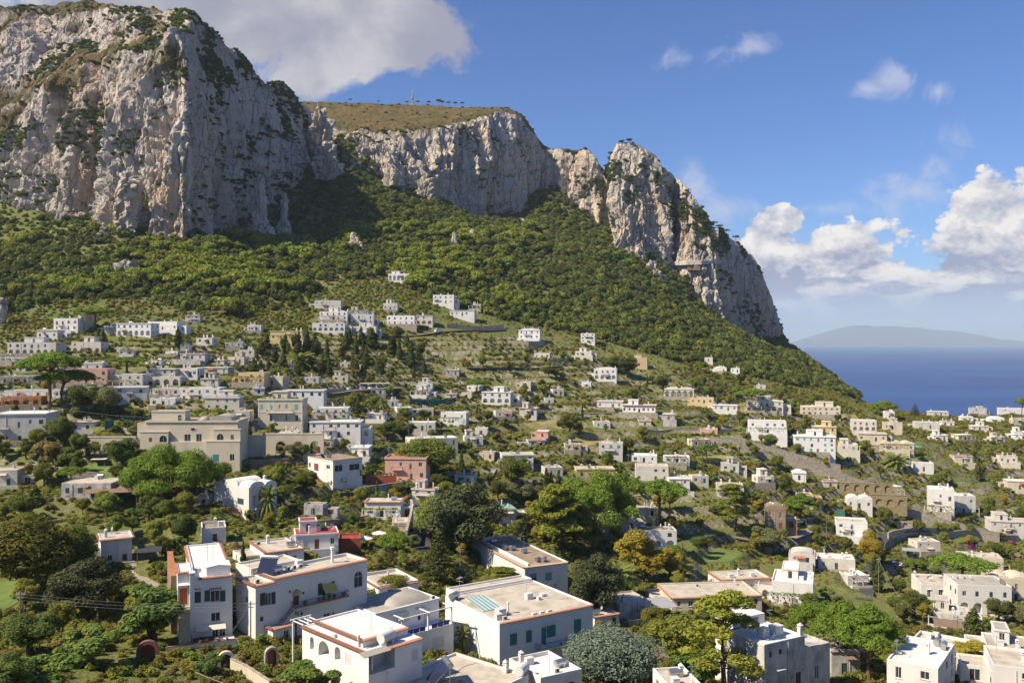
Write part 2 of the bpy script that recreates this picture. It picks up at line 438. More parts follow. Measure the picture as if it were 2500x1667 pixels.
def build_terrain():
 na, nd = 500, 480
 az = np.linspace(R(-52), R(52), na)
 # ring radii: denser near the viewer
 t = np.linspace(0, 1, nd); dd = 55 + (1400-55)*(0.45*t+0.55*t*t)
 A, Dm = np.meshgrid(az, dd, indexing='ij')
 P = np.stack([Dm*np.sin(A), Dm*np.cos(A)], -1)
 Z = z_ground(P.reshape(-1, 2)).reshape(na, nd)
 V = np.concatenate([P, Z[..., None]], -1)
 me = grid_mesh('hillside', V, [ground_material()], True)
 o = link_mesh('hillside', me); tag(o, kind='structure')
 # the slope under and behind the viewer
 xs = np.linspace(-220, 220, 60); ys = np.linspace(-220, 70, 50)
 X, Y = np.meshgrid(xs, ys, indexing='ij'); Zn = z_ground(np.stack([X, Y], -1).reshape(-1, 2)).reshape(X.shape)
 rad = np.hypot(X, Y); Zn = Zn - 0.8 - 6*((rad > 56) & (Y > 15) & (np.abs(np.arctan2(X, Y)) < R(52)))
 me = grid_mesh('near_slope', np.stack([X, Y, Zn], -1), [bpy.data.materials['hillside_ground']], True)
 tag(link_mesh('near_slope', me), kind='structure')
build_terrain()

# ------------------------------------------------------------------ sea and far island
def build_sea():
 m = bpy.data.materials.new('sea_water'); m.use_nodes = True; nt = m.node_tree; b = nt.nodes['Principled BSDF']; N = nt.nodes; L = nt.links
 b.inputs['Roughness'].default_value = 0.42; b.inputs['Specular IOR Level'].default_value = 0.35
 g = N.new('ShaderNodeNewGeometry'); mp = N.new('ShaderNodeMapping'); mp.inputs['Scale'].default_value = (0.35, 1.0, 1); L.new(g.outputs['Position'], mp.inputs[0])
 n = N.new('ShaderNodeTexNoise'); n.inputs['Scale'].default_value = 0.0011; n.inputs['Detail'].default_value = 9; n.inputs['Roughness'].default_value = 0.7; L.new(mp.outputs[0], n.inputs['Vector'])
 mr = N.new('ShaderNodeMapRange'); mr.inputs[1].default_value = 0.38; mr.inputs[2].default_value = 0.62; L.new(n.outputs[0], mr.inputs[0])
 mx = N.new('ShaderNodeMix'); mx.data_type = 'RGBA'; L.new(mr.outputs[0], mx.inputs[0]); mx.inputs[6].default_value = (0.005, 0.028, 0.14, 1); mx.inputs[7].default_value = (0.018, 0.070, 0.22, 1)
 L.new(mx.outputs[2], b.inputs['Base Color'])
 n2 = N.new('ShaderNodeTexNoise'); n2.inputs['Scale'].default_value = 0.05; n2.inputs['Detail'].default_value = 8; L.new(mp.outputs[0], n2.inputs['Vector'])
 bp = N.new('ShaderNodeBump'); bp.inputs['Strength'].default_value = 0.9; bp.inputs['Distance'].default_value = 2.5; L.new(n2.outputs[0], bp.inputs['Height']); L.new(bp.outputs[0], b.inputs['Normal'])
 B = 95000.0
 me = bpy.data.meshes.new('sea'); me.from_pydata([(-B,-B,0),(B,-B,0),(B,B,0),(-B,B,0)], [], [(0,1,2,3)]); me.materials.append(m)
 tag(link_mesh('sea', me), kind='structure')
 # distant island: ridge profile from the photo at 33 km
 D = 33000.0
 sky = [(1812,785),(1835,778),(1870,765),(1905,752),(1945,743),(1985,739),(2020,740),(2070,745),(2130,750),(2180,755),(2220,761),(2250,768),(2272,774),(2300,772),(2320,777),(2345,785)]
 xs = np.linspace(1800, 2350, 160); ys = np.interp(xs, [p[0] for p in sky], [p[1] for p in sky])
 nv = 40; V = np.zeros((160, nv, 3))
 for j in range(nv):
  t = j/(nv-1); prof = math.sin(math.pi*t)**0.8
  hh = np.maximum(0, (786.5-ys)/2037*D)*prof
  V[:, j, 0] = (xs-1176)/2037*(D); V[:, j, 1] = D - 2500 + 5000*t; V[:, j, 2] = hh - 4
 V[..., 2] += np.maximum(0, V[..., 2])*0.09*fbm(V*np.array([1/900, 1/900, 1/900]), 5, 3)
 mi = mat('island_slopes', (0.02, 0.03, 0.05), 0.95, rgb2=(0.07, 0.075, 0.09), scale=0.002, world=True)
 me = grid_mesh('far_island', V, [mi], True); tag(link_mesh('far_island', me), kind='structure')
build_sea()
# ------------------------------------------------------------------ the limestone massif
def rock_material():
 m = bpy.data.materials.new('limestone_cliff'); m.use_nodes = True; nt = m.node_tree; b = nt.nodes['Principled BSDF']; N = nt.nodes; L = nt.links
 g = N.new('ShaderNodeNewGeometry')
 def noise(s, st=(1,1,1), det=6, off=0):
  mp = N.new('ShaderNodeMapping'); mp.inputs['Scale'].default_value = st; mp.inputs['Location'].default_value = (off, off, off); L.new(g.outputs['Position'], mp.inputs[0])
  n = N.new('ShaderNodeTexNoise'); n.inputs['Scale'].default_value = s; n.inputs['Detail'].default_value = det; n.inputs['Roughness'].default_value = 0.65
  L.new(mp.outputs[0], n.inputs['Vector']); return n.outputs[0]
 def mix(f, a, b_):
  n = N.new('ShaderNodeMix'); n.data_type = 'RGBA'; L.new(f, n.inputs[0])
  for i, c in ((6, a), (7, b_)):
   if isinstance(c, tuple): n.inputs[i].default_value = (*c, 1)
   else: L.new(c, n.inputs[i])
  return n.outputs[2]
 def rng(x, a, b_):
  n = N.new('ShaderNodeMapRange'); n.inputs[1].default_value = a; n.inputs[2].default_value = b_; L.new(x, n.inputs[0]); return n.outputs[0]
 def mul(a, b_):
  n = N.new('ShaderNodeMath'); n.operation = 'MULTIPLY'; L.new(a, n.inputs[0]); L.new(b_, n.inputs[1]); return n.outputs[0]
 c = mix(rng(noise(0.02), 0.36, 0.64), (0.58, 0.495, 0.405), (0.48, 0.42, 0.36))
 c = mix(rng(noise(0.09, (1, 1, 0.18)), 0.55, 0.74), c, (0.30, 0.275, 0.255))       # vertical water stains
 c = mix(rng(noise(0.016, (1, 1, 0.45), off=31), 0.51, 0.68), c, (0.50, 0.355, 0.24))  # rusty patches
 c = mix(rng(noise(0.5, (1, 1, 0.35)), 0.52, 0.74), c, (0.27, 0.245, 0.22))
 vo = N.new('ShaderNodeTexVoronoi'); vo.feature = 'DISTANCE_TO_EDGE'; vo.inputs['Scale'].default_value = 0.085
 mpv = N.new('ShaderNodeMapping'); mpv.inputs['Scale'].default_value = (1, 1, 0.22); L.new(g.outputs['Position'], mpv.inputs[0])
 av = N.new('ShaderNodeVectorMath'); av.operation = 'MULTIPLY_ADD'; L.new(noise(0.12, (1, 1, 0.5), 4, 77), av.inputs[0]); av.inputs[1].default_value = (9, 9, 9); L.new(mpv.outputs[0], av.inputs[2]); L.new(av.outputs[0], vo.inputs['Vector'])
 c = mix(rng(vo.outputs['Distance'], 0.055, 0.0), c, (0.20, 0.175, 0.16))     # dark joints in the limestone
 # vegetation and dry grass on everything that is not too steep
 s = N.new('ShaderNodeSeparateXYZ'); L.new(g.outputs['True Normal'], s.inputs[0])
 at = N.new('ShaderNodeAttribute'); at.attribute_name = 'grass'
 nn = noise(0.12, (1, 1, 1), 6, 9)
 a_ = N.new('ShaderNodeMath'); a_.operation = 'MULTIPLY_ADD'; L.new(nn, a_.inputs[0]); a_.inputs[1].default_value = 0.45; L.new(s.outputs[2], a_.inputs[2])
 veg = rng(a_.outputs[0], 0.84, 1.02)
 dry = mix(rng(noise(0.045), 0.40, 0.62), (0.165, 0.105, 0.045), (0.085, 0.085, 0.03))
 dry = mix(rng(noise(0.4), 0.5, 0.68), dry, (0.045, 0.055, 0.02))
 vegc = mix(rng(noise(0.06, off=4), 0.35, 0.6), (0.04, 0.052, 0.02), dry)
 c = mix(veg, c, vegc)
 gm = rng(at.outputs['Fac'], 0.35, 0.65)
 c = mix(gm, c, dry)
 L.new(c, b.inputs['Base Color']); b.inputs['Roughness'].default_value = 0.95; b.inputs['Specular IOR Level'].default_value = 0.12
 bp = N.new('ShaderNodeBump'); bp.inputs['Strength'].default_value = 1.0; bp.inputs['Distance'].default_value = 3.0
 L.new(noise(0.28, (1, 1, 0.4), 8), bp.inputs['Height']); L.new(bp.outputs[0], b.inputs['Normal'])
 return m
ROCK = rock_material()
LEDGES = []     # (points, normals) on cliffs for shrubs
def blur(a, k, axis):
 if k <= 0: return a
 r = a.copy()
 for _ in range(3):
  p = np.concatenate([np.repeat(np.take(r, [0], axis), k, axis), r, np.repeat(np.take(r, [-1], axis), k, axis)], axis)
  c = np.cumsum(np.concatenate([np.zeros_like(np.take(p, [0], axis)), p], axis), axis)
  n = r.shape[axis]
  hi = np.take(c, np.arange(2*k+1, 2*k+1+n), axis); lo = np.take(c, np.arange(0, n), axis)
  r = (hi-lo)/(2*k+1)
 return r
def loft(name, cols, nu, nv, amp, seed, grass_rows=None, ampk=None, kseg=None, flute=0.2, soft=0.22, gcols=None):
 """cols: [(x, [(y, depth) ...])] in photo pixels (2352 wide), rows run from the foot up over the crest"""
 Kn = len(cols[0][1])
 P = np.array([[world_at(c[0]*K, y*K, D) for y, D in c[1]] for c in cols])        # ncol, K, 3
 foot = P[:, :1].copy(); foot[..., 2] -= 35; foot[..., 1] -= 2
 bk1 = P[:, -1:].copy(); bk1[..., 1] += 90; bk1[..., 0] += bk1[..., 0]*0.08; bk1[..., 2] -= 12
 bk2 = P[:, -1:].copy(); bk2[..., 1] += 300; bk2[..., 2] -= 160
 P = np.concatenate([foot, P, bk1, bk2], 1)
 keyamp = np.array([1.0] + (ampk or [1.0]*Kn) + [0.15, 0.1])
 gr = np.array([0.0] + (grass_rows or [0.0]*Kn) + [0.9, 0.9])
 # along the rows
 xs = np.array([c[0] for c in cols], float); u = np.linspace(xs[0], xs[-1], nu)
 Q = np.zeros((nu, P.shape[1], 3))
 for k in range(P.shape[1]):
  for d in range(3): Q[:, k, d] = np.interp(u, xs, P[:, k, d])
 Q = blur(Q, max(1, int(nu/len(cols)*soft)), 0)
 # along the columns: share samples by mean length
 ln = np.linalg.norm(np.diff(Q, axis=1), axis=2).mean(0); ln[-1] *= 0.12; ln[-2] *= 0.3; ln[0] *= 0.5
 t = np.concatenate([[0], np.cumsum(ln)]); t /= t[-1]
 v = np.linspace(0, 1, nv); V = np.zeros((nu, nv, 3))
 for i in range(nu):
  for d in range(3): V[i, :, d] = np.interp(v, t, Q[i, :, d])
 A = np.interp(v, t, keyamp)[None, :]; G = np.interp(v, t, gr)[None, :]*np.ones((nu, 1))
 if gcols: G = G*(1-sstep(u, gcols[0], gcols[1]))[:, None] + (G*(v > 0.86))*(1-(1-sstep(u, gcols[0], gcols[1])))[:, None] if gcols[1] > gcols[0] else G
 V = blur(V, 2, 1)
 du = np.gradient(blur(V, 3, 0), axis=0); dv = np.gradient(blur(V, 3, 1), axis=1)
 n = np.cross(du, dv); n /= np.linalg.norm(n, axis=2, keepdims=True)+1e-9
 if n[..., 1].mean() > 0: n = -n
 W_ = V + 0.25*amp*np.stack([vnoise(V/30, seed+50), vnoise(V/30, seed+51), vnoise(V/30, seed+52)], -1)
 z = np.array([1, 1, flute])
 W2 = W_ + 1.6*np.stack([vnoise(V/5, seed+60), vnoise(V/5, seed+61), vnoise(V/5, seed+62)], -1)
 big = 0.62 - np.abs(fbm(W_*z/50.0, 2, seed))*1.9
 mid = 0.5 - np.abs(fbm(W2*z/19.0, 3, seed+3))*1.5
 fine = np.abs(fbm(W_*np.array([1, 1, 0.5])/5.0, 4, seed+7, 0.65))-0.3
 a1, a2, ac = worley(W2*np.array([1, 1, 0.20])/13.0, seed*5+100)       # tall pillars with clefts between them
 b1, b2, bc = worley(W2*np.array([1, 1, 0.36])/5.6, seed*5+200)        # broken blocks
 pill = ac*0.42 - np.exp(-((a2-a1)/0.11))*0.60
 blok = bc*0.50 - np.exp(-((b2-b1)/0.13))*0.45
 ledge = vnoise(W_*np.array([0.6, 0.6, 1.0])/np.array([60, 60, 24]), seed+11)
 strata = np.sin(2*np.pi*(W_[..., 2]+6*ledge)/11.0)*0.06
 d = (big*1.1 + mid*0.45 + pill*0.55 + blok*0.22 + fine*0.14 + ledge*0.10 + strata*0.8)*amp*A
 V2 = V + n*d[..., None]
 V2[..., 2] += (1-A)*1.2*fbm(V/16, 3, seed+20)
 G = np.clip(G + 0.35*fbm(V/25, 3, seed+31)*(G > 0.02), 0, 1)
 me = grid_mesh(name, V2, [ROCK], False, {'grass': G})
 if me.polygons[(nv-1)*(nu//2)+nv//2].normal.y > 0: me.flip_normals()
 o = link_mesh(name, me); tag(o, kind='structure')
 du = np.gradient(V2, axis=0); dv = np.gradient(V2, axis=1); n2 = np.cross(du, dv); n2 /= np.linalg.norm(n2, axis=2, keepdims=True)+1e-9
 n2 *= np.sign(n2[..., 2:3]+1e-6)
 vis = np.ones((nu, nv), bool); vis[:, int(nv*0.97):] = False
 LEDGES.append((V2[vis], n2[vis], G[vis]))
 return o
# left summit: foot, mid, lip of the ledge, foot of the upper cliff, lip of the upper cliff, skyline
A_COLS = [
 (-260,[(520,800),(430,815),(350,835),(300,900),(120,930),(30,1020)]),
 (-120,[(500,800),(400,820),(320,840),(260,900),(95,930),(20,1015)]),
 (0,  [(480,790),(390,800),(305,815),(240,890),(92,910),(18,1000)]),
 (50, [(460,782),(350,792),(255,808),(215,885),(80,905),(8,1000)]),
 (80, [(450,772),(330,785),(215,800),(195,880),(75,900),(3,1000)]),
 (150,[(450,752),(300,765),(178,785),(150,870),(78,890),(-3,1000)]),
 (200,[(455,738),(300,752),(160,775),(135,858),(78,885),(-3,995)]),
 (235,[(470,733),(330,745),(150,770),(125,850),(70,880),(0,990)]),
 (262,[(515,708),(330,722),(130,755),(110,830),(60,870),(3,980)]),
 (300,[(525,698),(330,712),(108,742),(92,810),(50,860),(8,970)]),
 (360,[(548,688),(320,702),(80,730),(70,780),(45,830),(24,940)]),
 (400,[(560,682),(310,692),(76,718),(52,755),(38,790),(27,845)]),
 (428,[(562,678),(300,690),(115,712),(66,740),(38,765),(22,795)]),
 (445,[(560,690),(310,703),(140,722),(82,745),(48,772),(28,800)]),
 (470,[(556,718),(350,737),(180,752),(125,772),(90,787),(66,803)]),
 (520,[(548,762),(380,782),(240,792),(165,805),(125,818),(97,835)]),
 (570,[(538,804),(420,818),(300,832),(225,845),(180,858),(150,875)]),
 (600,[(534,822),(425,835),(310,852),(240,864),(200,875),(174,892)]),
 (640,[(522,846),(430,864),(330,882),(262,892),(222,905),(186,920)]),
 (668,[(500,864),(425,884),(345,902),(280,913),(245,924),(208,940)]),
 (695,[(440,890),(395,905),(345,920),(300,930),(268,942),(238,955)]),
 (725,[(390,930),(370,942),(345,955),(325,962),(300,972),(275,985)]),
 (760,[(370,1000),(360,1010),(350,1020),(345,1030),(335,1040),(330,1050)])]
loft('west_summit_cliff', A_COLS, 640, 430, 11.5, 1, [0,0,0.55,0.8,0.0,0.8], [1,1,0.7,0.35,0.7,0.35], gcols=(395,450))
# middle plateau: foot, mid, lip, meadow, skyline
C_COLS = [
 (660,[(330,1060),(320,1066),(300,1080),(265,1130),(234,1230)]),
 (720,[(345,1010),(335,1020),(310,1040),(270,1110),(232,1230)]),
 (770,[(352,990),(340,1000),(318,1020),(275,1100),(233,1230)]),
 (838,[(375,965),(350,975),(330,985),(280,1085),(236,1230)]),
 (885,[(405,962),(365,972),(326,985),(280,1085),(238,1230)]),
 (931,[(430,965),(375,975),(322,988),(282,1080),(240,1230)]),
 (995,[(460,985),(385,997),(306,1010),(275,1090),(242,1220)]),
 (1056,[(500,1012),(395,1024),(293,1040),(268,1110),(244,1210)]),
 (1107,[(510,1030),(390,1042),(271,1060),(258,1120),(245,1190)]),
 (1150,[(510,1045),(380,1060),(254,1080),(250,1120),(247,1170)]),
 (1180,[(505,1062),(380,1080),(270,1095),(258,1112),(252,1135)]),
 (1206,[(500,1085),(390,1105),(292,1115),(277,1125),(266,1140)]),
 (1226,[(480,1110),(400,1125),(330,1135),(315,1142),(305,1152)]),
 (1250,[(475,1130),(410,1140),(352,1150),(345,1155),(338,1165)]),
 (1290,[(475,1160),(410,1165),(360,1172),(352,1178),(346,1185)])]
loft('plateau_cliff', C_COLS, 360, 260, 13.0, 2, [0,0,0.15,1.0,1.0], [1,1,0.6,0.06,0.04])
# tower and shoulder above the sea: foot, low, mid, high, skyline
D_COLS = [
 (1238,[(470,1118),(440,1121),(410,1124),(370,1128),(343,1132)]),
 (1262,[(475,1112),(440,1115),(410,1119),(370,1124),(344,1130)]),
 (1290,[(500,1095),(450,1099),(410,1104),(370,1110),(345,1117)]),
 (1320,[(530,1085),(470,1090),(420,1096),(380,1103),(347,1110)]),
 (1350,[(548,1060),(480,1066),(430,1072),(385,1079),(347,1087)]),
 (1375,[(562,1048),(490,1054),(440,1060),(395,1067),(362,1076)]),
 (1394,[(570,1055),(500,1060),(450,1066),(415,1074),(392,1082)]),
 (1400,[(592,962),(520,972),(450,980),(400,988),(358,1000)]),
 (1420,[(598,950),(520,961),(450,970),(390,980),(330,994)]),
 (1445,[(600,946),(520,958),(450,968),(385,978),(325,990)]),
 (1475,[(602,947),(520,958),(450,968),(390,978),(339,992)]),
 (1505,[(606,952),(530,962),(460,972),(405,983),(361,996)]),
 (1530,[(612,962),(540,974),(480,984),(430,993),(390,1004)]),
 (1547,[(620,1000),(550,1012),(500,1020),(450,1026),(410,1034)]),
 (1562,[(650,968),(580,975),(520,982),(460,990),(411,1000)]),
 (1590,[(690,958),(620,966),(560,972),(500,980),(438,992)]),
 (1618,[(712,956),(640,964),(590,970),(530,978),(485,990)]),
 (1640,[(735,958),(670,966),(620,972),(570,980),(522,992)]),
 (1662,[(755,972),(690,980),(640,986),(590,994),(536,1006)]),
 (1700,[(782,998),(720,1006),(670,1012),(610,1020),(560,1032)]),
 (1725,[(800,1016),(740,1024),(690,1030),(640,1038),(588,1050)]),
 (1745,[(806,1032),(760,1040),(720,1045),(670,1053),(618,1064)]),
 (1762,[(808,1050),(775,1056),(745,1062),(710,1068),(668,1078)]),
 (1775,[(808,1066),(785,1071),(762,1076),(735,1082),(706,1090)]),
 (1788,[(808,1080),(795,1084),(782,1088),(765,1094),(738,1102)]),
 (1800,[(812,1096),(808,1100),(802,1104),(792,1110),(778,1116)]),
 (1815,[(815,1120),(812,1124),(808,1128),(804,1132),(798,1138)])]
loft('sea_tower_cliff', D_COLS, 520, 340, 11.0, 4, [0,0,0,0,0.3], [1,1,1,0.8,0.35], soft=0.06)
# ------------------------------------------------------------------ foliage meshes
LEAF = {
 'holm': mat('leaf_holm', (0.068, 0.085, 0.034), 0.75, rgb2=(0.11, 0.12, 0.05), scale=0.6, rnd=0.15, transl=0.25, spec=0.12),
 'oak': mat('leaf_dark_oak', (0.096, 0.129, 0.028), 0.75, rgb2=(0.159, 0.183, 0.043), scale=0.5, rnd=0.32, transl=0.35, spec=0.12),
 'pine': mat('leaf_pine', (0.179, 0.232, 0.032), 0.75, rgb2=(0.262, 0.29, 0.045), scale=0.5, rnd=0.25, transl=0.35, spec=0.12),
 'stone_pine': mat('leaf_stone_pine', (0.136, 0.215, 0.028), 0.75, rgb2=(0.215, 0.292, 0.043), scale=0.6, rnd=0.12, transl=0.35, spec=0.12),
 'broad': mat('leaf_broad', (0.137, 0.176, 0.028), 0.7, rgb2=(0.237, 0.246, 0.045), scale=0.6, rnd=0.34, transl=0.35, spec=0.15),
 'citrus': mat('leaf_citrus', (0.098, 0.172, 0.03), 0.65, rgb2=(0.164, 0.232, 0.045), scale=0.8, rnd=0.25, transl=0.35, spec=0.2),
 'yellow': mat('leaf_yellow', (0.304, 0.255, 0.032), 0.75, rgb2=(0.392, 0.305, 0.043), scale=0.6, rnd=0.18, transl=0.35, spec=0.12),
 'olive': mat('leaf_olive', (0.221, 0.227, 0.095), 0.75, rgb2=(0.157, 0.166, 0.061), scale=0.6, rnd=0.22, transl=0.35, spec=0.12),
 'cypress': mat('leaf_cypress', (0.07, 0.097, 0.024), 0.8, rgb2=(0.117, 0.124, 0.033), scale=0.8, rnd=0.25, transl=0.12, spec=0.1),
 'blue': mat('leaf_blue_cedar', (0.19, 0.237, 0.171), 0.75, rgb2=(0.124, 0.16, 0.111), scale=0.6, transl=0.15, spec=0.12),
 'palm': mat('leaf_palm', (0.164, 0.197, 0.042), 0.6, rgb2=(0.218, 0.226, 0.048), scale=0.6, rnd=0.15, transl=0.35, spec=0.25),
 'shrub': mat('leaf_shrub', (0.194, 0.204, 0.04), 0.8, rgb2=(0.321, 0.262, 0.063), scale=0.15, rnd=0.38, transl=0.35, spec=0.1),
 'magenta': mat('leaf_bougainvillea', (0.30, 0.03, 0.17), 0.8, rgb2=(0.20, 0.04, 0.10), scale=1.2, transl=0.25, spec=0.1),
 'dry': mat('leaf_dry', (0.341, 0.244, 0.092), 0.85, rgb2=(0.24, 0.195, 0.076), scale=0.8, rnd=0.25, transl=0.35, spec=0.1),
 'vine': mat('leaf_vine', (0.234, 0.232, 0.036), 0.75, rgb2=(0.35, 0.273, 0.053), scale=0.3, rnd=0.3, transl=0.35, spec=0.1),
}
BARK = mat('bark', (0.13, 0.09, 0.065), 0.95, rgb2=(0.085, 0.058, 0.042), scale=3, stretch=(1,1,0.3), spec=0.05)
PBARK = mat('pine_bark', (0.21, 0.125, 0.085), 0.95, rgb2=(0.14, 0.085, 0.06), scale=2, stretch=(1,1,0.4), spec=0.05)
def leaves(name, clumps, n, size, m, seed, up=0.45, jit=0.42, aspect=1.0, shell=(0.72, 1.05), droop=0.0, vertical=0.0):
 """quads spread through ellipsoid clumps (x, y, z, rx, ry, rz), facing mostly outwards"""
 rng = np.random.default_rng(seed); C = np.array(clumps, float); vol = (C[:, 3]*C[:, 4]*C[:, 5])**(2/3); p = vol/vol.sum()
 k = rng.choice(len(C), n, p=p); d = rng.normal(size=(n, 3)); d /= np.linalg.norm(d, axis=1, keepdims=True)
 low = d[:, 2] < -0.35; d[low, 2] *= -1 if False else 0.5; d /= np.linalg.norm(d, axis=1, keepdims=True)
 r = rng.uniform(shell[0], shell[1], (n, 1)); pos = C[k, :3]+d*C[k, 3:]*r
 nr = d/C[k, 3:]; nr /= np.linalg.norm(nr, axis=1, keepdims=True)
 nr = nr+rng.normal(size=(n, 3))*jit; nr[:, 2] += up; nr /= np.linalg.norm(nr, axis=1, keepdims=True)
 t = rng.normal(size=(n, 3)); t[:, 2] += vertical*3; t -= nr*(t*nr).sum(1, keepdims=True); t /= np.linalg.norm(t, axis=1, keepdims=True)+1e-9
 b = np.cross(nr, t); s = size*rng.uniform(0.6, 1.35, (n, 1))
 a1 = t*s*aspect; b1 = b*s/aspect*0.8
 V = np.stack([pos-a1, pos+b1*0.9, pos+a1-nr*s*0.25, pos-b1*0.9], 1).reshape(-1, 3)
 me = bpy.data.meshes.new(name); me.vertices.add(4*n); me.vertices.foreach_set('co', V.reshape(-1).astype(np.float32))
 me.loops.add(4*n); me.loops.foreach_set('vertex_index', np.arange(4*n, dtype=np.int32)); me.polygons.add(n)
 me.polygons.foreach_set('loop_start', np.arange(0, 4*n, 4, dtype=np.int32)); me.polygons.foreach_set('loop_total', np.full(n, 4, dtype=np.int32))
 me.materials.append(m); me.update(calc_edges=True); return me
_LB = {}
def leaf_blob(r, n, size, seed, m='citrus'):
 key = (round(r, 2), n, seed % 3, m)
 if key not in _LB: _LB[key] = leaves('leaf_ball', [(0, 0, 0, r, r, r)], n, size, LEAF[m], seed)
 return _LB[key]
def mesh_of(mb, name, m, smooth=True):
 o = mb.build(name, m, smooth=smooth); me = o.data; bpy.data.objects.remove(o); return me
def limb(mb, a, b, r0, r1, rn, n=5, bend=0.12):
 a, b = Vector(a), Vector(b); L_ = (b-a).length; pts = []
 off = Vector((rn.uniform(-1,1), rn.uniform(-1,1), rn.uniform(-0.3,0.6)))*L_*bend
 for i in range(n+1): t = i/n; pts.append(a+(b-a)*t+off*math.sin(math.pi*t))
 mb.tube(pts, r0, 7, r1)
def tree_broad(seed, leaf='broad', H=8.0, Rr=3.3, n=7400, size=0.155, cl=22, squash=0.8, trunkh=0.28):
 rn = random.Random(seed); C = []; tb = MB(); z0 = H*trunkh
 limb(tb, (0,0,-0.6), (rn.uniform(-.3,.3), rn.uniform(-.3,.3), z0+0.4), 0.30, 0.20, rn)
 for k in range(cl):
  for _ in range(20):
   x, y, z = rn.uniform(-1,1), rn.uniform(-1,1), rn.uniform(-1,1); q = x*x+y*y+z*z
   if 0.15 < q < 1.0: break
  r = rn.uniform(0.6, 1.5)*Rr/3.3; zc = z0+(H-z0)*0.5; c = (x*(Rr-r*0.8), y*(Rr-r*0.8), zc+z*((H-z0)*0.5-r*0.6))
  C.append((*c, r*rn.uniform(0.9,1.2), r*rn.uniform(0.9,1.2), r*squash))
  if k % 2 == 0: limb(tb, (0,0,z0*0.9), c, 0.11, 0.04, rn)
 return mesh_of(tb, 'broad_trunk', BARK), leaves('broad_crown', C, n, size, LEAF[leaf], seed), H
def tree_stone_pine(seed, H=12.0, Rr=5.2, n=6500, size=0.22, leaf='stone_pine', thick=2.6, flat=1.0):
 rn = random.Random(seed); C = []; tb = MB(); zf = H-thick*1.45; lean = (rn.uniform(-.5,.5), rn.uniform(-.5,.5))
 limb(tb, (0,0,-0.8), (lean[0],lean[1],zf), 0.36, 0.24, rn, 7, 0.04)
 for k in range(46):
  a = rn.uniform(0, 2*math.pi); q = math.sqrt(rn.random())*0.92; r = rn.uniform(0.8, 1.35)*Rr/5.2
  x, y = lean[0]+q*Rr*math.cos(a), lean[1]+q*Rr*math.sin(a); z = H-0.7-thick*0.85*q**2.0*flat - rn.uniform(0, thick*0.35)
  C.append((x, y, z, r*1.15, r*1.15, r*0.72))
  if k % 2 == 0: limb(tb, (lean[0],lean[1],zf-0.2-rn.random()*0.8), (x*0.92, y*0.92, z-0.45), 0.12, 0.035, rn, 5, 0.10)
 for k in range(10):
  a = 2*math.pi*k/10+rn.random()*0.4; q = rn.uniform(0.75, 0.98); C.append((lean[0]+q*Rr*math.cos(a), lean[1]+q*Rr*math.sin(a), H-thick*1.02-rn.uniform(0,0.5), 1.0, 1.0, 0.55))
 return mesh_of(tb, 'pine_trunk', PBARK), leaves('pine_crown', C, n, size, LEAF[leaf], seed, aspect=1.25), H
def tree_loose_pine(seed, H=13.0, Rr=4.2, n=5600, size=0.2, leaf='pine', cl=40):
 rn = random.Random(seed); C = []; tb = MB()
 limb(tb, (0,0,-0.8), (rn.uniform(-.5,.5), 0, H*0.93), 0.30, 0.05, rn, 8, 0.04)
 for k in range(cl):
  t = rn.uniform(0.28, 1.0); a = rn.uniform(0, 2*math.pi); q = Rr*(1.05-t)**0.55*rn.uniform(0.35, 1.0); z = H*t*0.95
  c = (q*math.cos(a), q*math.sin(a), z+0.25*q*0.4); r = rn.uniform(0.65, 1.15)
  C.append((*c, r*1.2, r*1.2, r*0.55)); limb(tb, (0,0,z-0.5), c, 0.08, 0.025, rn, 4, 0.08)
 return mesh_of(tb, 'loose_pine_trunk', PBARK), leaves('loose_pine_crown', C, n, size, LEAF[leaf], seed, aspect=1.35, jit=0.7), H
def tree_cypress(seed, H=11.0, Rr=1.15, n=3600, size=0.19, leaf='cypress'):
 rn = random.Random(seed); C = []; tb = MB(); tb.tube([(0,0,-0.8),(0,0,H*0.85)], 0.2, 6, 0.04)
 for k in range(40):
  t = (k+0.5)/40; rr = Rr*min(1.0, (1-t)**0.6*1.25)*min(1, 0.45+t*4); a = rn.uniform(0, 6.283)
  C.append((0.45*rr*math.cos(a), 0.45*rr*math.sin(a), 0.5+t*(H-1.0), rr*0.72, rr*0.72, 0.85))
 return mesh_of(tb, 'cypress_trunk', BARK), leaves('cypress_crown', C, n, size, LEAF[leaf], seed, up=0.1, aspect=1.5, vertical=1.0), H
def tree_norfolk(seed, H=11.0, Rr=3.0, n=4200, size=0.17, leaf='cypress'):
 rn = random.Random(seed); C = []; tb = MB(); tb.tube([(0,0,-0.8),(0,0,H)], 0.2, 7, 0.04)
 for k in range(13):
  t = k/13; z = H*(0.16+0.82*t); rr = Rr*(1-t)**0.8+0.25
  for j in range(6):
   a = j*math.pi/3+k*0.5
   for q in (0.35, 0.68, 0.95): C.append((q*rr*math.cos(a), q*rr*math.sin(a), z+0.25*q*q*rr*0.4, 0.42*rr/2.2+0.14, 0.42*rr/2.2+0.14, 0.16))
   tb.tube([(0,0,z-0.1),(rr*math.cos(a), rr*math.sin(a), z+0.1*rr)], 0.04, 4, 0.015)
 return mesh_of(tb, 'norfolk_trunk', BARK), leaves('norfolk_crown', C, n, size, LEAF[leaf], seed, aspect=1.3), H
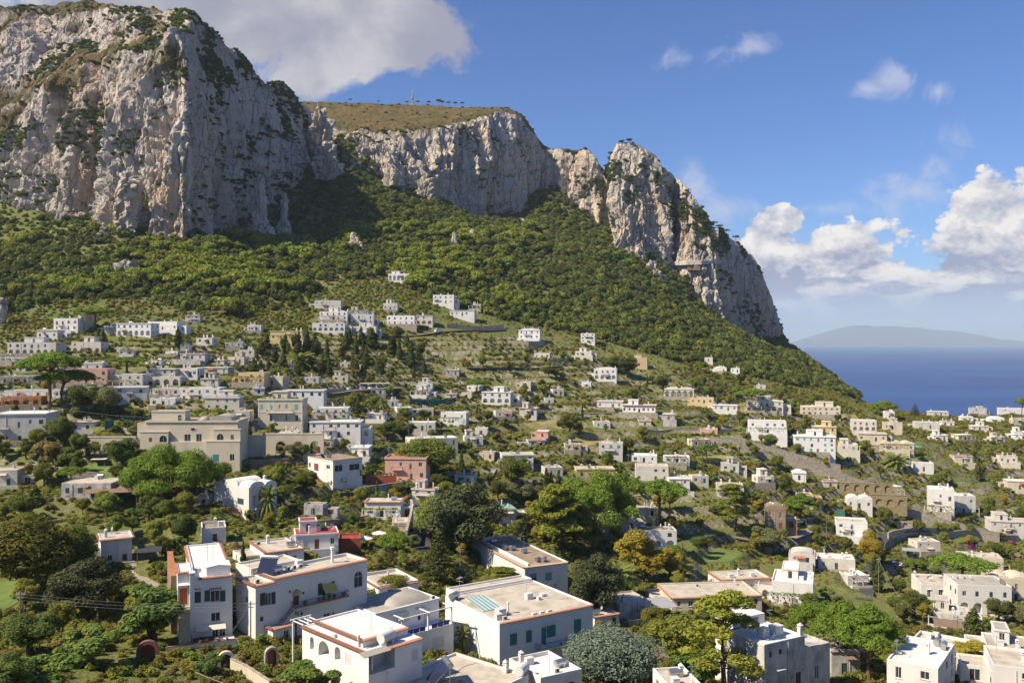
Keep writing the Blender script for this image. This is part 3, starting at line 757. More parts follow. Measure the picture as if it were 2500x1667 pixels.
def tree_palm(seed, H=6.0, n=34, L_=2.6, leaf='palm', trunk=0.22):
 rn = random.Random(seed); tb = MB(); tb.tube([(0,0,-0.6),(0.1,0,H*0.5),(0,0,H-0.2)], trunk, 8, trunk*0.85); V = []; Fc = []
 for k in range(n):
  a = k*2.399; el = 1.35-1.9*k/n; pts = []
  for i in range(8):
   t = i/7; rr = L_*t; e = el-1.1*t*t; pts.append(Vector((math.cos(a)*rr*math.cos(el-0.5*t), math.sin(a)*rr*math.cos(el-0.5*t), H+L_*t*math.sin(el)-1.0*t*t*L_*0.45)))
  side = Vector((-math.sin(a), math.cos(a), 0))
  for i in range(7):
   for sgn in (-1, 1):
    w_ = (0.42*math.sin(math.pi*(0.12+0.8*i/7)))*L_/2.6; b = len(V); p, q = pts[i], pts[i+1]
    V += [p, q, q+side*sgn*w_-Vector((0,0,0.14)), p+side*sgn*w_*0.85-Vector((0,0,0.14))]; Fc.append((b, b+1, b+2, b+3))
 me = bpy.data.meshes.new('palm_crown'); me.from_pydata(V, [], Fc); me.materials.append(LEAF[leaf])
 return mesh_of(tb, 'palm_trunk', BARK), me, H
def bush(seed, leaf, r=1.0, n=420, size=0.17, h=0.8, cl=6):
 rn = random.Random(seed); C = []
 for k in range(cl): a = rn.uniform(0, 6.28); q = rn.uniform(0, 0.6); C.append((q*r*math.cos(a), q*r*math.sin(a), h*rn.uniform(0.4, 0.75), r*0.55, r*0.55, h*0.5))
 return leaves('bush', C, n, size, LEAF[leaf], seed)
def crown_far(seed, leaf, r=3.2, n=420, size=0.62, flat=0.8, cl=9):
 rn = random.Random(seed); C = []
 for k in range(cl): a = rn.uniform(0, 6.28); q = math.sqrt(rn.random())*0.62; C.append((q*r*math.cos(a), q*r*math.sin(a), r*flat*(0.75+rn.uniform(-0.25, 0.35)-0.35*q), r*0.5, r*0.5, r*0.42*flat))
 return leaves('wood_crown', C, n, size, LEAF[leaf], seed, up=0.3, jit=0.42)
def stuff_scatter(name, label, mesh, P, S, RZ, zs=None):
 """one object: a point cloud with the mesh instanced on every point"""
 me = bpy.data.meshes.new(name); n = len(P); me.vertices.add(n); me.vertices.foreach_set('co', np.asarray(P, np.float32).reshape(-1)); me.update()
 S = np.asarray(S, float); zs = np.ones(n) if zs is None else np.asarray(zs)
 a = me.attributes.new('scl', 'FLOAT_VECTOR', 'POINT'); a.data.foreach_set('vector', np.stack([S, S, S*zs], 1).reshape(-1).astype(np.float32))
 a = me.attributes.new('rot', 'FLOAT_VECTOR', 'POINT'); a.data.foreach_set('vector', np.stack([np.zeros(n), np.zeros(n), np.asarray(RZ)], 1).reshape(-1).astype(np.float32))
 o = link_mesh(name, me); tag(o, label, kind='stuff')
 proto = bpy.data.objects.new(name+'_source', mesh)
 g = bpy.data.node_groups.new(name, 'GeometryNodeTree'); g.interface.new_socket('Geometry', in_out='INPUT', socket_type='NodeSocketGeometry'); g.interface.new_socket('Geometry', in_out='OUTPUT', socket_type='NodeSocketGeometry')
 N = g.nodes; L = g.links; i = N.new('NodeGroupInput'); ou = N.new('NodeGroupOutput'); ip = N.new('GeometryNodeInstanceOnPoints'); oi = N.new('GeometryNodeObjectInfo'); oi.inputs['Object'].default_value = proto
 mp = N.new('GeometryNodeMeshToPoints')
 s = N.new('GeometryNodeInputNamedAttribute'); s.data_type = 'FLOAT_VECTOR'; s.inputs[0].default_value = 'scl'
 r = N.new('GeometryNodeInputNamedAttribute'); r.data_type = 'FLOAT_VECTOR'; r.inputs[0].default_value = 'rot'
 e2r = N.new('FunctionNodeEulerToRotation')
 L.new(i.outputs[0], mp.inputs[0]); L.new(mp.outputs[0], ip.inputs['Points']); L.new(oi.outputs['Geometry'], ip.inputs['Instance']); L.new(s.outputs[0], ip.inputs['Scale']); L.new(r.outputs[0], e2r.inputs[0]); L.new(e2r.outputs[0], ip.inputs['Rotation'])
 L.new(ip.outputs[0], ou.inputs[0])
 md = o.modifiers.new('scatter', 'NODES'); md.node_group = g
 return o
# ------------------------------------------------------------------ materials of the built things
WALLS = {
 'white': mat('lime_plaster', (0.66, 0.63, 0.59), 0.9, rgb2=(0.50, 0.46, 0.41), scale=0.35, stretch=(1,1,0.45), contrast=(0.52,0.85), bump=0.15, bscale=6, spec=0.15),
 'bright': mat('fresh_white_plaster', (0.72, 0.70, 0.67), 0.9, rgb2=(0.60, 0.57, 0.53), scale=0.3, contrast=(0.52,0.9), spec=0.15),
 'cream': mat('cream_plaster', (0.57, 0.50, 0.38), 0.9, rgb2=(0.43, 0.37, 0.28), scale=0.25, stretch=(1,1,0.4), contrast=(0.5,0.85), spec=0.15),
 'yellow': mat('yellow_plaster', (0.57, 0.45, 0.24), 0.9, rgb2=(0.58, 0.45, 0.24), scale=0.4, spec=0.15),
 'pink': mat('pink_plaster', (0.62, 0.40, 0.31), 0.9, rgb2=(0.54, 0.33, 0.25), scale=0.4, spec=0.15),
 'orange': mat('orange_plaster', (0.55, 0.25, 0.11), 0.9, rgb2=(0.46, 0.20, 0.09), scale=0.4, spec=0.15),
 'tan': mat('ochre_plaster', (0.55, 0.40, 0.24), 0.9, rgb2=(0.47, 0.34, 0.21), scale=0.4, spec=0.15),
 'grey': mat('weathered_plaster', (0.52, 0.49, 0.46), 0.95, rgb2=(0.24, 0.225, 0.215), scale=0.55, stretch=(1,1,0.55), contrast=(0.40,0.68), bump=0.3, bscale=5, spec=0.1),
 'stone': mat('dry_stone', (0.42, 0.365, 0.29), 0.95, rgb2=(0.26, 0.225, 0.175), scale=1.3, contrast=(0.4,0.6), bump=0.8, bscale=2.2, spec=0.1),
 'tufa': mat('yellow_tufa', (0.33, 0.26, 0.15), 0.95, rgb2=(0.22, 0.175, 0.10), scale=0.8, bump=0.5, bscale=2.5, spec=0.1),
 'rust': mat('red_earth_plaster', (0.40, 0.115, 0.065), 0.9, rgb2=(0.33, 0.09, 0.05), scale=0.5, spec=0.15),
 'brown': mat('brown_render', (0.30, 0.22, 0.15), 0.9, rgb2=(0.22, 0.16, 0.11), scale=0.4, spec=0.15),
}
ROOFS = {
 'beige': mat('cement_roof', (0.50, 0.44, 0.36), 0.95, rgb2=(0.32, 0.275, 0.215), scale=0.42, contrast=(0.42,0.72), spec=0.1),
 'white': mat('painted_roof', (0.66, 0.63, 0.59), 0.9, rgb2=(0.54, 0.50, 0.45), scale=0.4, contrast=(0.5,0.8), spec=0.15),
 'grey': mat('felt_roof', (0.40, 0.365, 0.32), 0.95, rgb2=(0.31, 0.28, 0.24), scale=0.3, spec=0.1),
 'brown': mat('mossy_roof', (0.33, 0.255, 0.18), 0.95, rgb2=(0.20, 0.155, 0.115), scale=0.6, contrast=(0.4,0.65), spec=0.1),
 'red': mat('red_roof_sheet', (0.34, 0.065, 0.055), 0.7, rgb2=(0.26, 0.05, 0.045), scale=0.5, spec=0.2),
 'tile': mat('clay_roof', (0.46, 0.17, 0.085), 0.9, rgb2=(0.32, 0.12, 0.06), scale=1.5, spec=0.15),
 'green': mat('green_roof_sheet', (0.22, 0.36, 0.24), 0.8, rgb2=(0.18, 0.30, 0.20), scale=0.5, spec=0.2),
 'reed': mat('reed_mat', (0.27, 0.19, 0.135), 0.95, rgb2=(0.17, 0.12, 0.085), scale=1.2, stretch=(6,1,1), bump=0.6, bscale=6, spec=0.05),
}
WVAR = [WALLS['white'], WALLS['bright'], mat('warm_white_plaster', (0.63,0.585,0.51), 0.9, rgb2=(0.53,0.48,0.40), scale=0.4, spec=0.15), mat('off_white_plaster', (0.58,0.555,0.51), 0.9, rgb2=(0.47,0.44,0.39), scale=0.4, stretch=(1,1,0.4), spec=0.15), WALLS['white']]
TERRA = mat('terracotta', (0.42, 0.205, 0.125), 0.9, rgb2=(0.36, 0.16, 0.10), scale=3.0, spec=0.15)
GLASS = mat('window_glass', (0.035, 0.04, 0.05), 0.12, spec=0.6)
FRAME = mat('white_joinery', (0.60, 0.58, 0.55), 0.6)
CANVAS = mat('awning_canvas', (0.50, 0.43, 0.33), 0.9)
DARK = mat('dark_interior', (0.035, 0.032, 0.035), 0.9)
STEEL = mat('steel', (0.48, 0.48, 0.48), 0.35, metal=0.85)
IRON = mat('wrought_iron', (0.05, 0.05, 0.055), 0.6)
GREYM = mat('grey_metal', (0.35, 0.36, 0.37), 0.5, metal=0.4)
PVC = mat('white_plastic', (0.58, 0.58, 0.56), 0.5)
SHUT = {'g': mat('green_shutter', (0.035, 0.09, 0.07), 0.6), 't': mat('teal_blind', (0.055, 0.21, 0.215), 0.6), 'e': mat('emerald_blind', (0.10, 0.36, 0.27), 0.6),
  'k': mat('dark_shutter', (0.045, 0.05, 0.055), 0.6), 'b': mat('brown_shutter', (0.16, 0.075, 0.04), 0.6), 'w': mat('white_shutter', (0.56, 0.55, 0.52), 0.6),
  'n': mat('navy_shutter', (0.035, 0.05, 0.09), 0.6)}
DOORS = {'o': mat('orange_door', (0.50, 0.13, 0.035), 0.6), 'b': mat('brown_door', (0.17, 0.065, 0.035), 0.6), 'k': mat('dark_door', (0.04, 0.04, 0.045), 0.6), 'g': SHUT['g'], 'r': mat('red_door', (0.25, 0.03, 0.025), 0.6), 't': SHUT['t'], 'w': FRAME}
BOXES = []      # screen boxes of buildings: x0, x1, ytop, ybase, depth, name
FOOT = []       # plan footprints: x, y, cos, sin, x0, x1, y0, y1
WCACHE = {}
def window_meshes(t, w, h, c, near):
 key = (t, round(w, 1), round(h, 1), c, near)
 if key in WCACHE: return WCACHE[key]
 w, h = key[1], key[2]; out = []
 def md(mb, m, nm):
  me = bpy.data.meshes.new(nm); me.from_pydata(mb.v, [], mb.f)
  ms = m if isinstance(m, list) else [m]
  for x in ms: me.materials.append(x)
  if len(ms) > 1: me.polygons.foreach_set('material_index', mb.m)
  return me
 def arch(w, h, n=8):
  r = w/2; return [(-r, 0), (r, 0)] + [(r*math.cos(math.pi*k/n), h-r+r*math.sin(math.pi*k/n)) for k in range(n+1)]
 ar = t[0] == 'a'; tt = t[1:] if ar else t
 y = 0.16
 if tt in ('w', 'ws'):
  f = MB(); b = 0.07 if near else 0.11
  if ar:
   o = arch(w, h); i = arch(w-2*b, h-2*b); i = [(p[0], p[1]+b) for p in i]; n = len(o)
   f.add([(p[0], y-0.06, p[1]) for p in o]+[(p[0], y-0.06, p[1]) for p in i], [(k, (k+1) % n, n+(k+1) % n, n+k) for k in range(n)])
   f.box(-0.03, 0.03, y-0.06, y, 0, h-w*0.1)
   if near: f.box(-w/2, w/2, y-0.06, y, h-w/2-0.04, h-w/2+0.04)
  else:
   f.box(-w/2, -w/2+b, y-0.08, y, 0, h); f.box(w/2-b, w/2, y-0.08, y, 0, h); f.box(-w/2+b, w/2-b, y-0.08, y, 0, b); f.box(-w/2+b, w/2-b, y-0.08, y, h-b, h)
   f.box(-0.035, 0.035, y-0.07, y-0.01, b, h-b)
   if near: f.box(-w/2-0.12, w/2+0.12, -0.09, 0.10, -0.09, -0.003)
  g = MB()
  if ar: g.add([(p[0], y, p[1]) for p in arch(w, h)], [tuple(range(len(arch(w, h))))])
  else: g.add([(-w/2, y, 0), (w/2, y, 0), (w/2, y, h), (-w/2, y, h)], [(0,1,2,3)])
  if near: out.append(('window', md(f, FRAME, 'window_frame'), [('pane', md(g, GLASS, 'pane'))]))
  else:
   f.add(g.v, g.f, 1); out.append(('window', md(f, [FRAME, GLASS], 'window'), []))
  if tt == 'ws':
   s = MB(); sw = w*0.5
   for sx in (-1, 1):
    s = MB(); a = sx*(w/2+0.03); b2 = a+sx*sw
    s.box(min(a, b2), max(a, b2), -0.07, -0.015, 0, h)
    if near:
     for k in range(int(h/0.16)): s.box(min(a, b2)+0.06, max(a, b2)-0.06, -0.095, -0.07, 0.05+k*0.16, 0.05+k*0.16+0.06)
    out[0][2].append(('shutter', md(s, SHUT[c], 'shutter')))
 elif tt == 'wc':
  s = MB(); s.box(-w/2, w/2, 0.03, 0.09, 0, h)
  if near:
   for k in range(int(h/0.2)): s.box(-w/2+0.06, w/2-0.06, 0.0, 0.03, 0.06+k*0.2, 0.06+k*0.2+0.09)
  out.append(('shutter', md(s, SHUT[c], 'closed_shutter'), []))
 elif tt == 'd':
  s = MB()
  if ar: s.prism(arch(w, h), 'y', 0.10, 0.15)
  else: s.box(-w/2, w/2, 0.10, 0.15, 0, h)
  if near:
   for sx in (-1, 1):
    for z0, z1 in ((0.1, 0.45), (0.52, 0.95)): s.box(sx*w*0.24-w*0.17, sx*w*0.24+w*0.17, 0.08, 0.10, z0*h*0.9, z1*h*0.9)
  out.append(('door', md(s, DOORS[c], 'door'), []))
 elif tt == 'b':
  g = MB()
  if ar: g.add([(p[0], y, p[1]) for p in arch(w, h)], [tuple(range(len(arch(w, h))))])
  else: g.add([(-w/2, y, 0), (w/2, y, 0), (w/2, y, h), (-w/2, y, h)], [(0,1,2,3)])
  out.append(('pane', md(g, GLASS, 'dark_pane'), []))
 WCACHE[key] = out; return out
def arch_poly(x0, x1, z0, z1, n=8):
 r = (x1-x0)/2; c = (x0+x1)/2; zs = max(z0+0.05, z1-r)
 return [(x0, z0), (x1, z0)] + [(c+r*math.cos(math.pi*k/n), zs+(z1-zs)*math.sin(math.pi*k/n)) for k in range(n+1)]
CLUT = {}
def clutter_mesh(kind):
 if kind in CLUT: return CLUT[kind]
 m = MB(); ms = [PVC]
 if kind == 'chimney':
  m.box(-0.28,0.28,-0.28,0.28,-0.05,1.2); m.box(-0.36,0.36,-0.36,0.36,1.2,1.32)
  for sx in (-1,1):
   for sy in (-1,1): m.box(sx*0.22-0.06,sx*0.22+0.06,sy*0.22-0.06,sy*0.22+0.06,1.32,1.6)
  m.add([(-.36,-.36,1.6),(.36,-.36,1.6),(.36,.36,1.6),(-.36,.36,1.6),(0,0,2.0)], [(0,1,4),(1,2,4),(2,3,4),(3,0,4),(0,3,2,1)]); ms = [WALLS['white']]
 elif kind == 'pipe_chimney':
  m.cyl(0,0,-0.05,1.5,0.16,10); m.cyl(0,0,1.5,1.75,0.24,10); ms = [WALLS['bright']]
 elif kind == 'tank':
  m.tube([(-0.85,0,0.75),(-0.8,0,0.75),(0.8,0,0.75),(0.85,0,0.75)], 0.5, 14)
  for x in (-0.5,0.5): m.box(x-0.06,x+0.06,-0.4,0.4,-0.05,0.4)
  ms = [STEEL]
 elif kind == 'white_tank':
  m.tube([(-1.1,0,0.95),(-1.05,0,0.95),(1.05,0,0.95),(1.1,0,0.95)], 0.62, 16)
  for x in (-0.7,0.7): m.box(x-0.12,x+0.12,-0.5,0.5,-0.05,0.5)
  ms = [PVC]
 elif kind == 'ac':
  m.box(-0.42,0.42,-0.16,0.16,0.02,0.62); m.tube([(0.1,-0.162,0.32),(0.1,-0.175,0.32)], 0.25, 14, mi=1); ms = [PVC, DARK]
 elif kind == 'box':
  m.box(-0.6,0.6,-0.5,0.5,-0.02,0.95); m.box(-0.64,0.64,-0.54,0.54,0.95,1.02); ms = [PVC]
 elif kind == 'antenna':
  m.tube([(0,0,-0.05),(0,0,3.2)], 0.03, 5); m.tube([(-0.7,0,2.9),(0.7,0,2.9)], 0.02, 4); m.tube([(0,-0.6,2.4),(0,0.6,2.4)], 0.02, 4)
  for k in range(6): m.tube([(-0.6+k*0.24,-0.28,2.9),(-0.6+k*0.24,0.28,2.9)], 0.013, 4)
  ms = [GREYM]
 elif kind == 'dish':
  m.tube([(0,0,-0.05),(0,0,1.0)], 0.04, 6)
  pr = [(0.05,0.0),(0.3,0.04),(0.45,0.1),(0.52,0.16)]; vs = []; n = 14
  for r, d in pr:
   for k in range(n): t = 2*math.pi*k/n; vs.append((r*math.cos(t), -0.1-d, 1.05+r*math.sin(t)))
  fs = [(i*n+k, i*n+(k+1) % n, (i+1)*n+(k+1) % n, (i+1)*n+k) for i in range(3) for k in range(n)] + [tuple(range(n))]
  m.add(vs, fs); m.tube([(0,-0.15,0.6),(0,-0.65,0.95)], 0.025, 4); ms = [PVC]
 elif kind == 'solar':
  m.add([(-1,-0.9,0.15),(1,-0.9,0.15),(1,0.5,1.6),(-1,0.5,1.6),(-1,-0.95,0.2),(1,-0.95,0.2),(1,0.45,1.66),(-1,0.45,1.66)], [(0,3,2,1),(0,1,5,4),(1,2,6,5),(2,3,7,6),(3,0,4,7)])
  m.add([(-0.95,-0.93,0.22),(0.95,-0.93,0.22),(0.95,0.43,1.655),(-0.95,0.43,1.655)], [(0,1,2,3)], 1)
  m.tube([(-1,0.62,1.72),(1,0.62,1.72)], 0.26, 12, mi=2)
  for x in (-0.8,0.8): m.tube([(x,0.6,-0.05),(x,0.6,1.5)], 0.035, 5, mi=2); m.tube([(x,-0.8,0.0),(x,0.6,0.2)], 0.03, 5, mi=2)
  ms = [GREYM, mat('solar_glass', (0.015,0.02,0.05), 0.15, spec=0.6), STEEL]
 elif kind == 'pot':
  m.lathe([(0.0,0),(0.16,0),(0.22,0.35),(0.25,0.36),(0.2,0.36),(0.0,0.32)], 10); ms = [TERRA]
 o = m.build('tmp', ms); me = o.data; bpy.data.objects.remove(o); me.name = kind; CLUT[kind] = me; return me
CNAME = {'chimney':'chimney','pipe_chimney':'chimney','tank':'water_tank','white_tank':'water_tank','ac':'air_conditioner','box':'equipment_box','antenna':'antenna','dish':'satellite_dish','solar':'solar_heater','pot':'flower_pot'}
class House:
 """a building; front-left corner of the front wall stands at photo pixel (xl, yb)"""
 def __init__(s, name, label, cat, xl, xr, yb, yt, yaw=None, ytr=None, dep=8.0, wall='white', short=None, D=None, zadd=0.0):
  P0 = ground_hit(xl, yb) if D is None else world_at(xl, yb, D)
  s.P = P0; s.D = P0[1]; s.z0 = CAMZ+(833.5-yb)/F*s.D
  zt = CAMZ+(833.5-yt)/F*s.D; s.h = zt - s.z0; kr = (xr-1250)/F
  if ytr is not None:
   Dr = (CAMZ-zt)*F/(ytr-833.5); Xr = kr*Dr; yaw = math.atan2(Dr-P0[1], Xr-P0[0])
  else: yaw = R(yaw)
  s.ca, s.sa = math.cos(yaw), math.sin(yaw); s.yaw = yaw
  s.w = (kr*P0[1]-P0[0])/(s.ca - kr*s.sa)
  if isinstance(dep, tuple):
   if dep[0] == 'x':
    k = (dep[1]-1250)/F; s.d = (k*P0[1]-P0[0])/(-s.sa - k*s.ca)
   else:
    Db = (CAMZ-zt)*F/(dep[1]-833.5); s.d = (Db-P0[1])/s.ca
  else: s.d = dep
  s.d = min(max(s.d, 2.0), 40.0)
  s.near = s.D < 235
  s.root = empty(name, (P0[0], P0[1], s.z0), yaw); tag(s.root, label, cat); s.label = label; s.short = short or label
  s.wall = WALLS[wall]
  s.reg(0, s.w, 0, s.d, s.h)
  s.rnd = random.Random(int(xl*7+yb))
 def reg(s, x0, x1, y0, y1, h):
  FOOT.append((s.P[0], s.P[1], s.ca, s.sa, x0, x1, y0, y1))
  c = np.array([s.wp(x, y, z) for x in (x0, x1) for y in (y0, y1) for z in (0, h)]); px, py = proj(c)
  f = np.array([s.wp(x, y0, 0) for x in (x0, x1)]); _, fy = proj(f)
  BOXES.append((px.min(), px.max(), py.min(), max(fy), s.D, s.short))
 def wp(s, x, y, z): return (s.P[0]+x*s.ca-y*s.sa, s.P[1]+x*s.sa+y*s.ca, s.z0+z)
 # photo pixel -> local coordinates on the front plane (local y = y0) or the left plane (local x = x0)
 def fx(s, px, y0=0.0):
  k = (px-1250)/F; bx, by = s.P[0]-y0*s.sa, s.P[1]+y0*s.ca
  return (k*by-bx)/(s.ca-k*s.sa)
 def fz(s, px, py, y0=0.0):
  x = s.fx(px, y0); D = s.P[1]+x*s.sa+y0*s.ca; return CAMZ+(833.5-py)/F*D - s.z0
 def ly(s, px, x0=0.0):
  k = (px-1250)/F; bx, by = s.P[0]+x0*s.ca, s.P[1]+x0*s.sa
  return (k*by-bx)/(-s.sa-k*s.ca)
 def lz(s, px, py, x0=0.0):
  y = s.ly(px, x0); D = s.P[1]+x0*s.sa+y*s.ca; return CAMZ+(833.5-py)/F*D - s.z0
 def part(s, mb, name, m, parent=None, smooth=False, kind=None, label=None):
  o = mb.build(name, m, parent or s.root, smooth=smooth)
  if kind: o['kind'] = kind
  if label: o['label'] = label
  return o
 def fo(s, t, x0, x1, y0, y1, c='k', yy=0.0):
  """an opening on the front wall given by photo pixels -> (face, type, u, z, w, h, c)"""
  a = s.fx(x0, yy); b = s.fx(x1, yy); zt = s.fz((x0+x1)/2, y0, yy); zb = s.fz((x0+x1)/2, y1, yy)
  return ('f', t, (a+b)/2, zb, b-a, zt-zb, c)
 def lo(s, t, x0, x1, y0, y1, c='k', xx=0.0):
  a = s.ly(x0, xx); b = s.ly(x1, xx); zt = s.lz((x0+x1)/2, y0, xx); zb = s.lz((x0+x1)/2, y1, xx)
  return ('l', t, (a+b)/2, zb, abs(b-a), zt-zb, c)
 def block(s, x0, x1, y0, y1, z0, z1, ops=(), wall=None, name='wall', deep=1.6):
  """walls with real openings; ops: (face, type, centre along local x or y, sill z, w, h, colour)"""
  wall = wall or s.wall; mb = MB(); todo = []
  fr = {'f': ((x0, y0), (1, 0), (0, -1), x1-x0), 'r': ((x1, y0), (0, 1), (1, 0), y1-y0), 'l': ((x0, y1), (0, -1), (-1, 0), y1-y0), 'b': ((x1, y1), (-1, 0), (0, 1), x1-x0)}
  for fc, (O, ux, n, Wd) in fr.items():
   holes = []
   for op in ops:
    if op[0] != fc: continue
    _, t, c, z, w, h, colr = op
    u = {'f': c-x0, 'r': c-y0, 'l': y1-c, 'b': x1-c}[fc]
    w = min(w, Wd-0.2); h = min(h, z1-z-0.12)
    if w < 0.25 or h < 0.25: continue
    u = min(max(u, w/2+0.08), Wd-w/2-0.08); z = max(z, z0+0.06)
    if any(abs(u-q[1]) < (w+q[3])/2+0.05 and z < q[2]+q[4]+0.05 and q[2] < z+h+0.05 for q in holes): continue
    holes.append((t, u, z, w, h, colr))
   def p3(u, z, dd): return (O[0]+ux[0]*u-n[0]*dd, O[1]+ux[1]*u-n[1]*dd, z)
   outer = [(0, z0), (Wd, z0), (Wd, z1), (0, z1)]; polys = []
   for (t, u, z, w, h, colr) in holes:
    polys.append(arch_poly(u-w/2, u+w/2, z, z+h) if t[0] == 'a' else [(u-w/2, z), (u+w/2, z), (u+w/2, z+h), (u-w/2, z+h)])
   if polys:
    loops = [[Vector((p[0], p[1], 0)) for p in lp] for lp in [outer]+polys]
    flat = [p for lp in [outer]+polys for p in lp]
    tris = tessellate_polygon(loops); mb.add([p3(p[0], p[1], 0) for p in flat], [tuple(t3) for t3 in tris])
   else: mb.add([p3(p[0], p[1], 0) for p in outer], [(0,1,2,3)])
   for lp, (t, u, z, w, h, colr) in zip(polys, holes):
    k = len(lp); dd = (y1-y0 if fc == 'f' else 0.0) if t == 'at' else min(deep, 0.7*min(x1-x0, y1-y0)) if t in ('o', 'ao') else 0.2
    if dd > 0: mb.add([p3(p[0], p[1], 0) for p in lp]+[p3(p[0], p[1], dd) for p in lp], [(i, (i+1) % k, k+(i+1) % k, k+i) for i in range(k)])
    if t != 'at': mb.add([p3(p[0], p[1], dd) for p in lp], [tuple(range(k))])
    if t not in ('o', 'ao', 'n', 'at'): todo.append((fc, t, p3(u, z, 0), w, h, colr))
  mb.add([(x0,y0,z1),(x1,y0,z1),(x1,y1,z1),(x0,y1,z1)], [(0,1,2,3)])
  o = s.part(mb, name, wall)
  rot = {'f': 0, 'r': math.pi/2, 'l': -math.pi/2, 'b': math.pi}
  for fc, t, p, w, h, colr in todo:
   for nm, me, kids in window_meshes(t, w, h, colr, s.near):
    wo = link_mesh(nm, me, s.root, p); wo.rotation_euler = (0, 0, rot[fc])
    for kn, km in kids: link_mesh(kn, km, wo)
  return o
 def roof(s, x0, x1, y0, y1, z, col='beige', par=0.35, over=0.0, wall=None, thick=0.22, t=0.26):
  m = wall or s.wall
  if over > 0:
   s.part(MB().box(x0-over, x1+over, y0-over, y1+over, z+0.003, z+thick), 'cornice', m); x0 -= over-0.04; x1 += over-0.04; y0 -= over-0.04; y1 += over-0.04; z += thick
  s.part(MB().add([(x0+0.05,y0+0.05,z+0.012),(x1-0.05,y0+0.05,z+0.012),(x1-0.05,y1-0.05,z+0.012),(x0+0.05,y1-0.05,z+0.012)], [(0,1,2,3)]), 'roof', ROOFS[col])
  if par > 0:
   r = MB(); e = 0.004
   r.box(x0-e, x1+e, y0-e, y0+t, z-e, z+par); r.box(x0-e, x1+e, y1-t, y1+e, z-e, z+par)
   r.box(x0-e, x0+t, y0+t, y1-t, z-e, z+par); r.box(x1-t, x1+e, y0+t, y1-t, z-e, z+par)
   s.part(r, 'parapet', m)
 def tiles(s, a, b, z, out, pitch=0.34, m=None):
  """row of clay edge tiles from a to b (local xy), sloping outwards along out"""
  a = Vector((*a, z)); b = Vector((*b, z)); d = (b-a); n = max(1, int(d.length/pitch)); d.normalize(); o = Vector((*out, 0)); mb = MB()
  mb.add([a-o*0.12+Vector((0,0,.10)), b-o*0.12+Vector((0,0,.10)), b+o*0.34-Vector((0,0,.08)), a+o*0.34-Vector((0,0,.08)), b+o*0.30-Vector((0,0,.16)), a+o*0.30-Vector((0,0,.16))], [(0,1,2,3),(3,2,4,5)])
  for k in range(n):
   c = a+d*((k+0.5)*(b-a).length/n); vs = []
   for oo, zz, rr in ((-0.16, 0.10, 0.10), (0.40, -0.07, 0.125)):
    for j in range(5):
     t = math.pi*j/4; vs.append(c+o*oo+d*(math.cos(t)*rr)+Vector((0, 0, zz+0.02+math.sin(t)*rr)))
   mb.add(vs, [(j, j+1, 6+j, 5+j) for j in range(4)]+[(5,6,7,8,9)])
  s.part(mb, 'tile_edge', m or TERRA, kind='stuff')
 def put(s, kind, x, y, z, rz=0.0, sc_=1.0):
  o = link_mesh(CNAME[kind], clutter_mesh(kind), s.root, (x, y, z)); o.rotation_euler = (0, 0, rz); o.scale = (sc_,)*3; return o
 def balcony(s, x0, x1, z, depth=1.1, y0=0.0, rail=0.95, slab=None, bars=True, panel=None):
  s.part(MB().box(x0, x1, y0-depth, y0-0.003, z-0.2, z), 'balcony', slab or s.wall)
  r = MB(); yo = y0-depth+0.05
  pts = [(x0+.05, y0-0.02), (x0+.05, yo), (x1-.05, yo), (x1-.05, y0-0.02)]
  for i in range(3):
   (ax, ay), (bx, by) = pts[i], pts[i+1]
   for zz in (z+0.08, z+rail): r.tube([(ax, ay, zz), (bx, by, zz)], 0.03, 5)
   L_ = math.hypot(bx-ax, by-ay); n = max(1, int(L_/0.22))
   for k in range(n+1):
    q = k/n; r.tube([(ax+(bx-ax)*q, ay+(by-ay)*q, z), (ax+(bx-ax)*q, ay+(by-ay)*q, z+rail)], 0.016, 4)
  s.part(r, 'railing', IRON if panel is None else panel)
 def canopy(s, x0, x1, z, out=0.5, drop=0.22, y0=0.0, name='window_canopy', m=None, face='f', th=0.07):
  c = MB(); c.add([(x0,y0-0.004,z),(x1,y0-0.004,z),(x1,y0-out,z-drop),(x0,y0-out,z-drop),(x0,y0-0.004,z+th),(x1,y0-0.004,z+th),(x1,y0-out,z-drop+th),(x0,y0-out,z-drop+th)], [(0,1,2,3),(4,7,6,5),(2,6,7,3),(0,3,7,4),(1,5,6,2)])
  s.part(c, name, m or TERRA)
 def stairs(s, x0, x1, ya, za, yb, zb, n, m=None, solid=True, axis='y'):
  st = MB()
  for k in range(n):
   y_0 = ya+(yb-ya)*k/n; y_1 = ya+(yb-ya)*(k+1)/n; z = za+(zb-za)*(k+1)/n
   lo_ = min(za, zb)-1.5 if solid else z-0.35
   if axis == 'y': st.box(x0, x1, min(y_0, y_1), max(y_0, y_1), lo_, z)
   else: st.box(min(y_0, y_1), max(y_0, y_1), x0, x1, lo_, z)
  s.part(st, 'stairs', m or ROOFS['beige'])
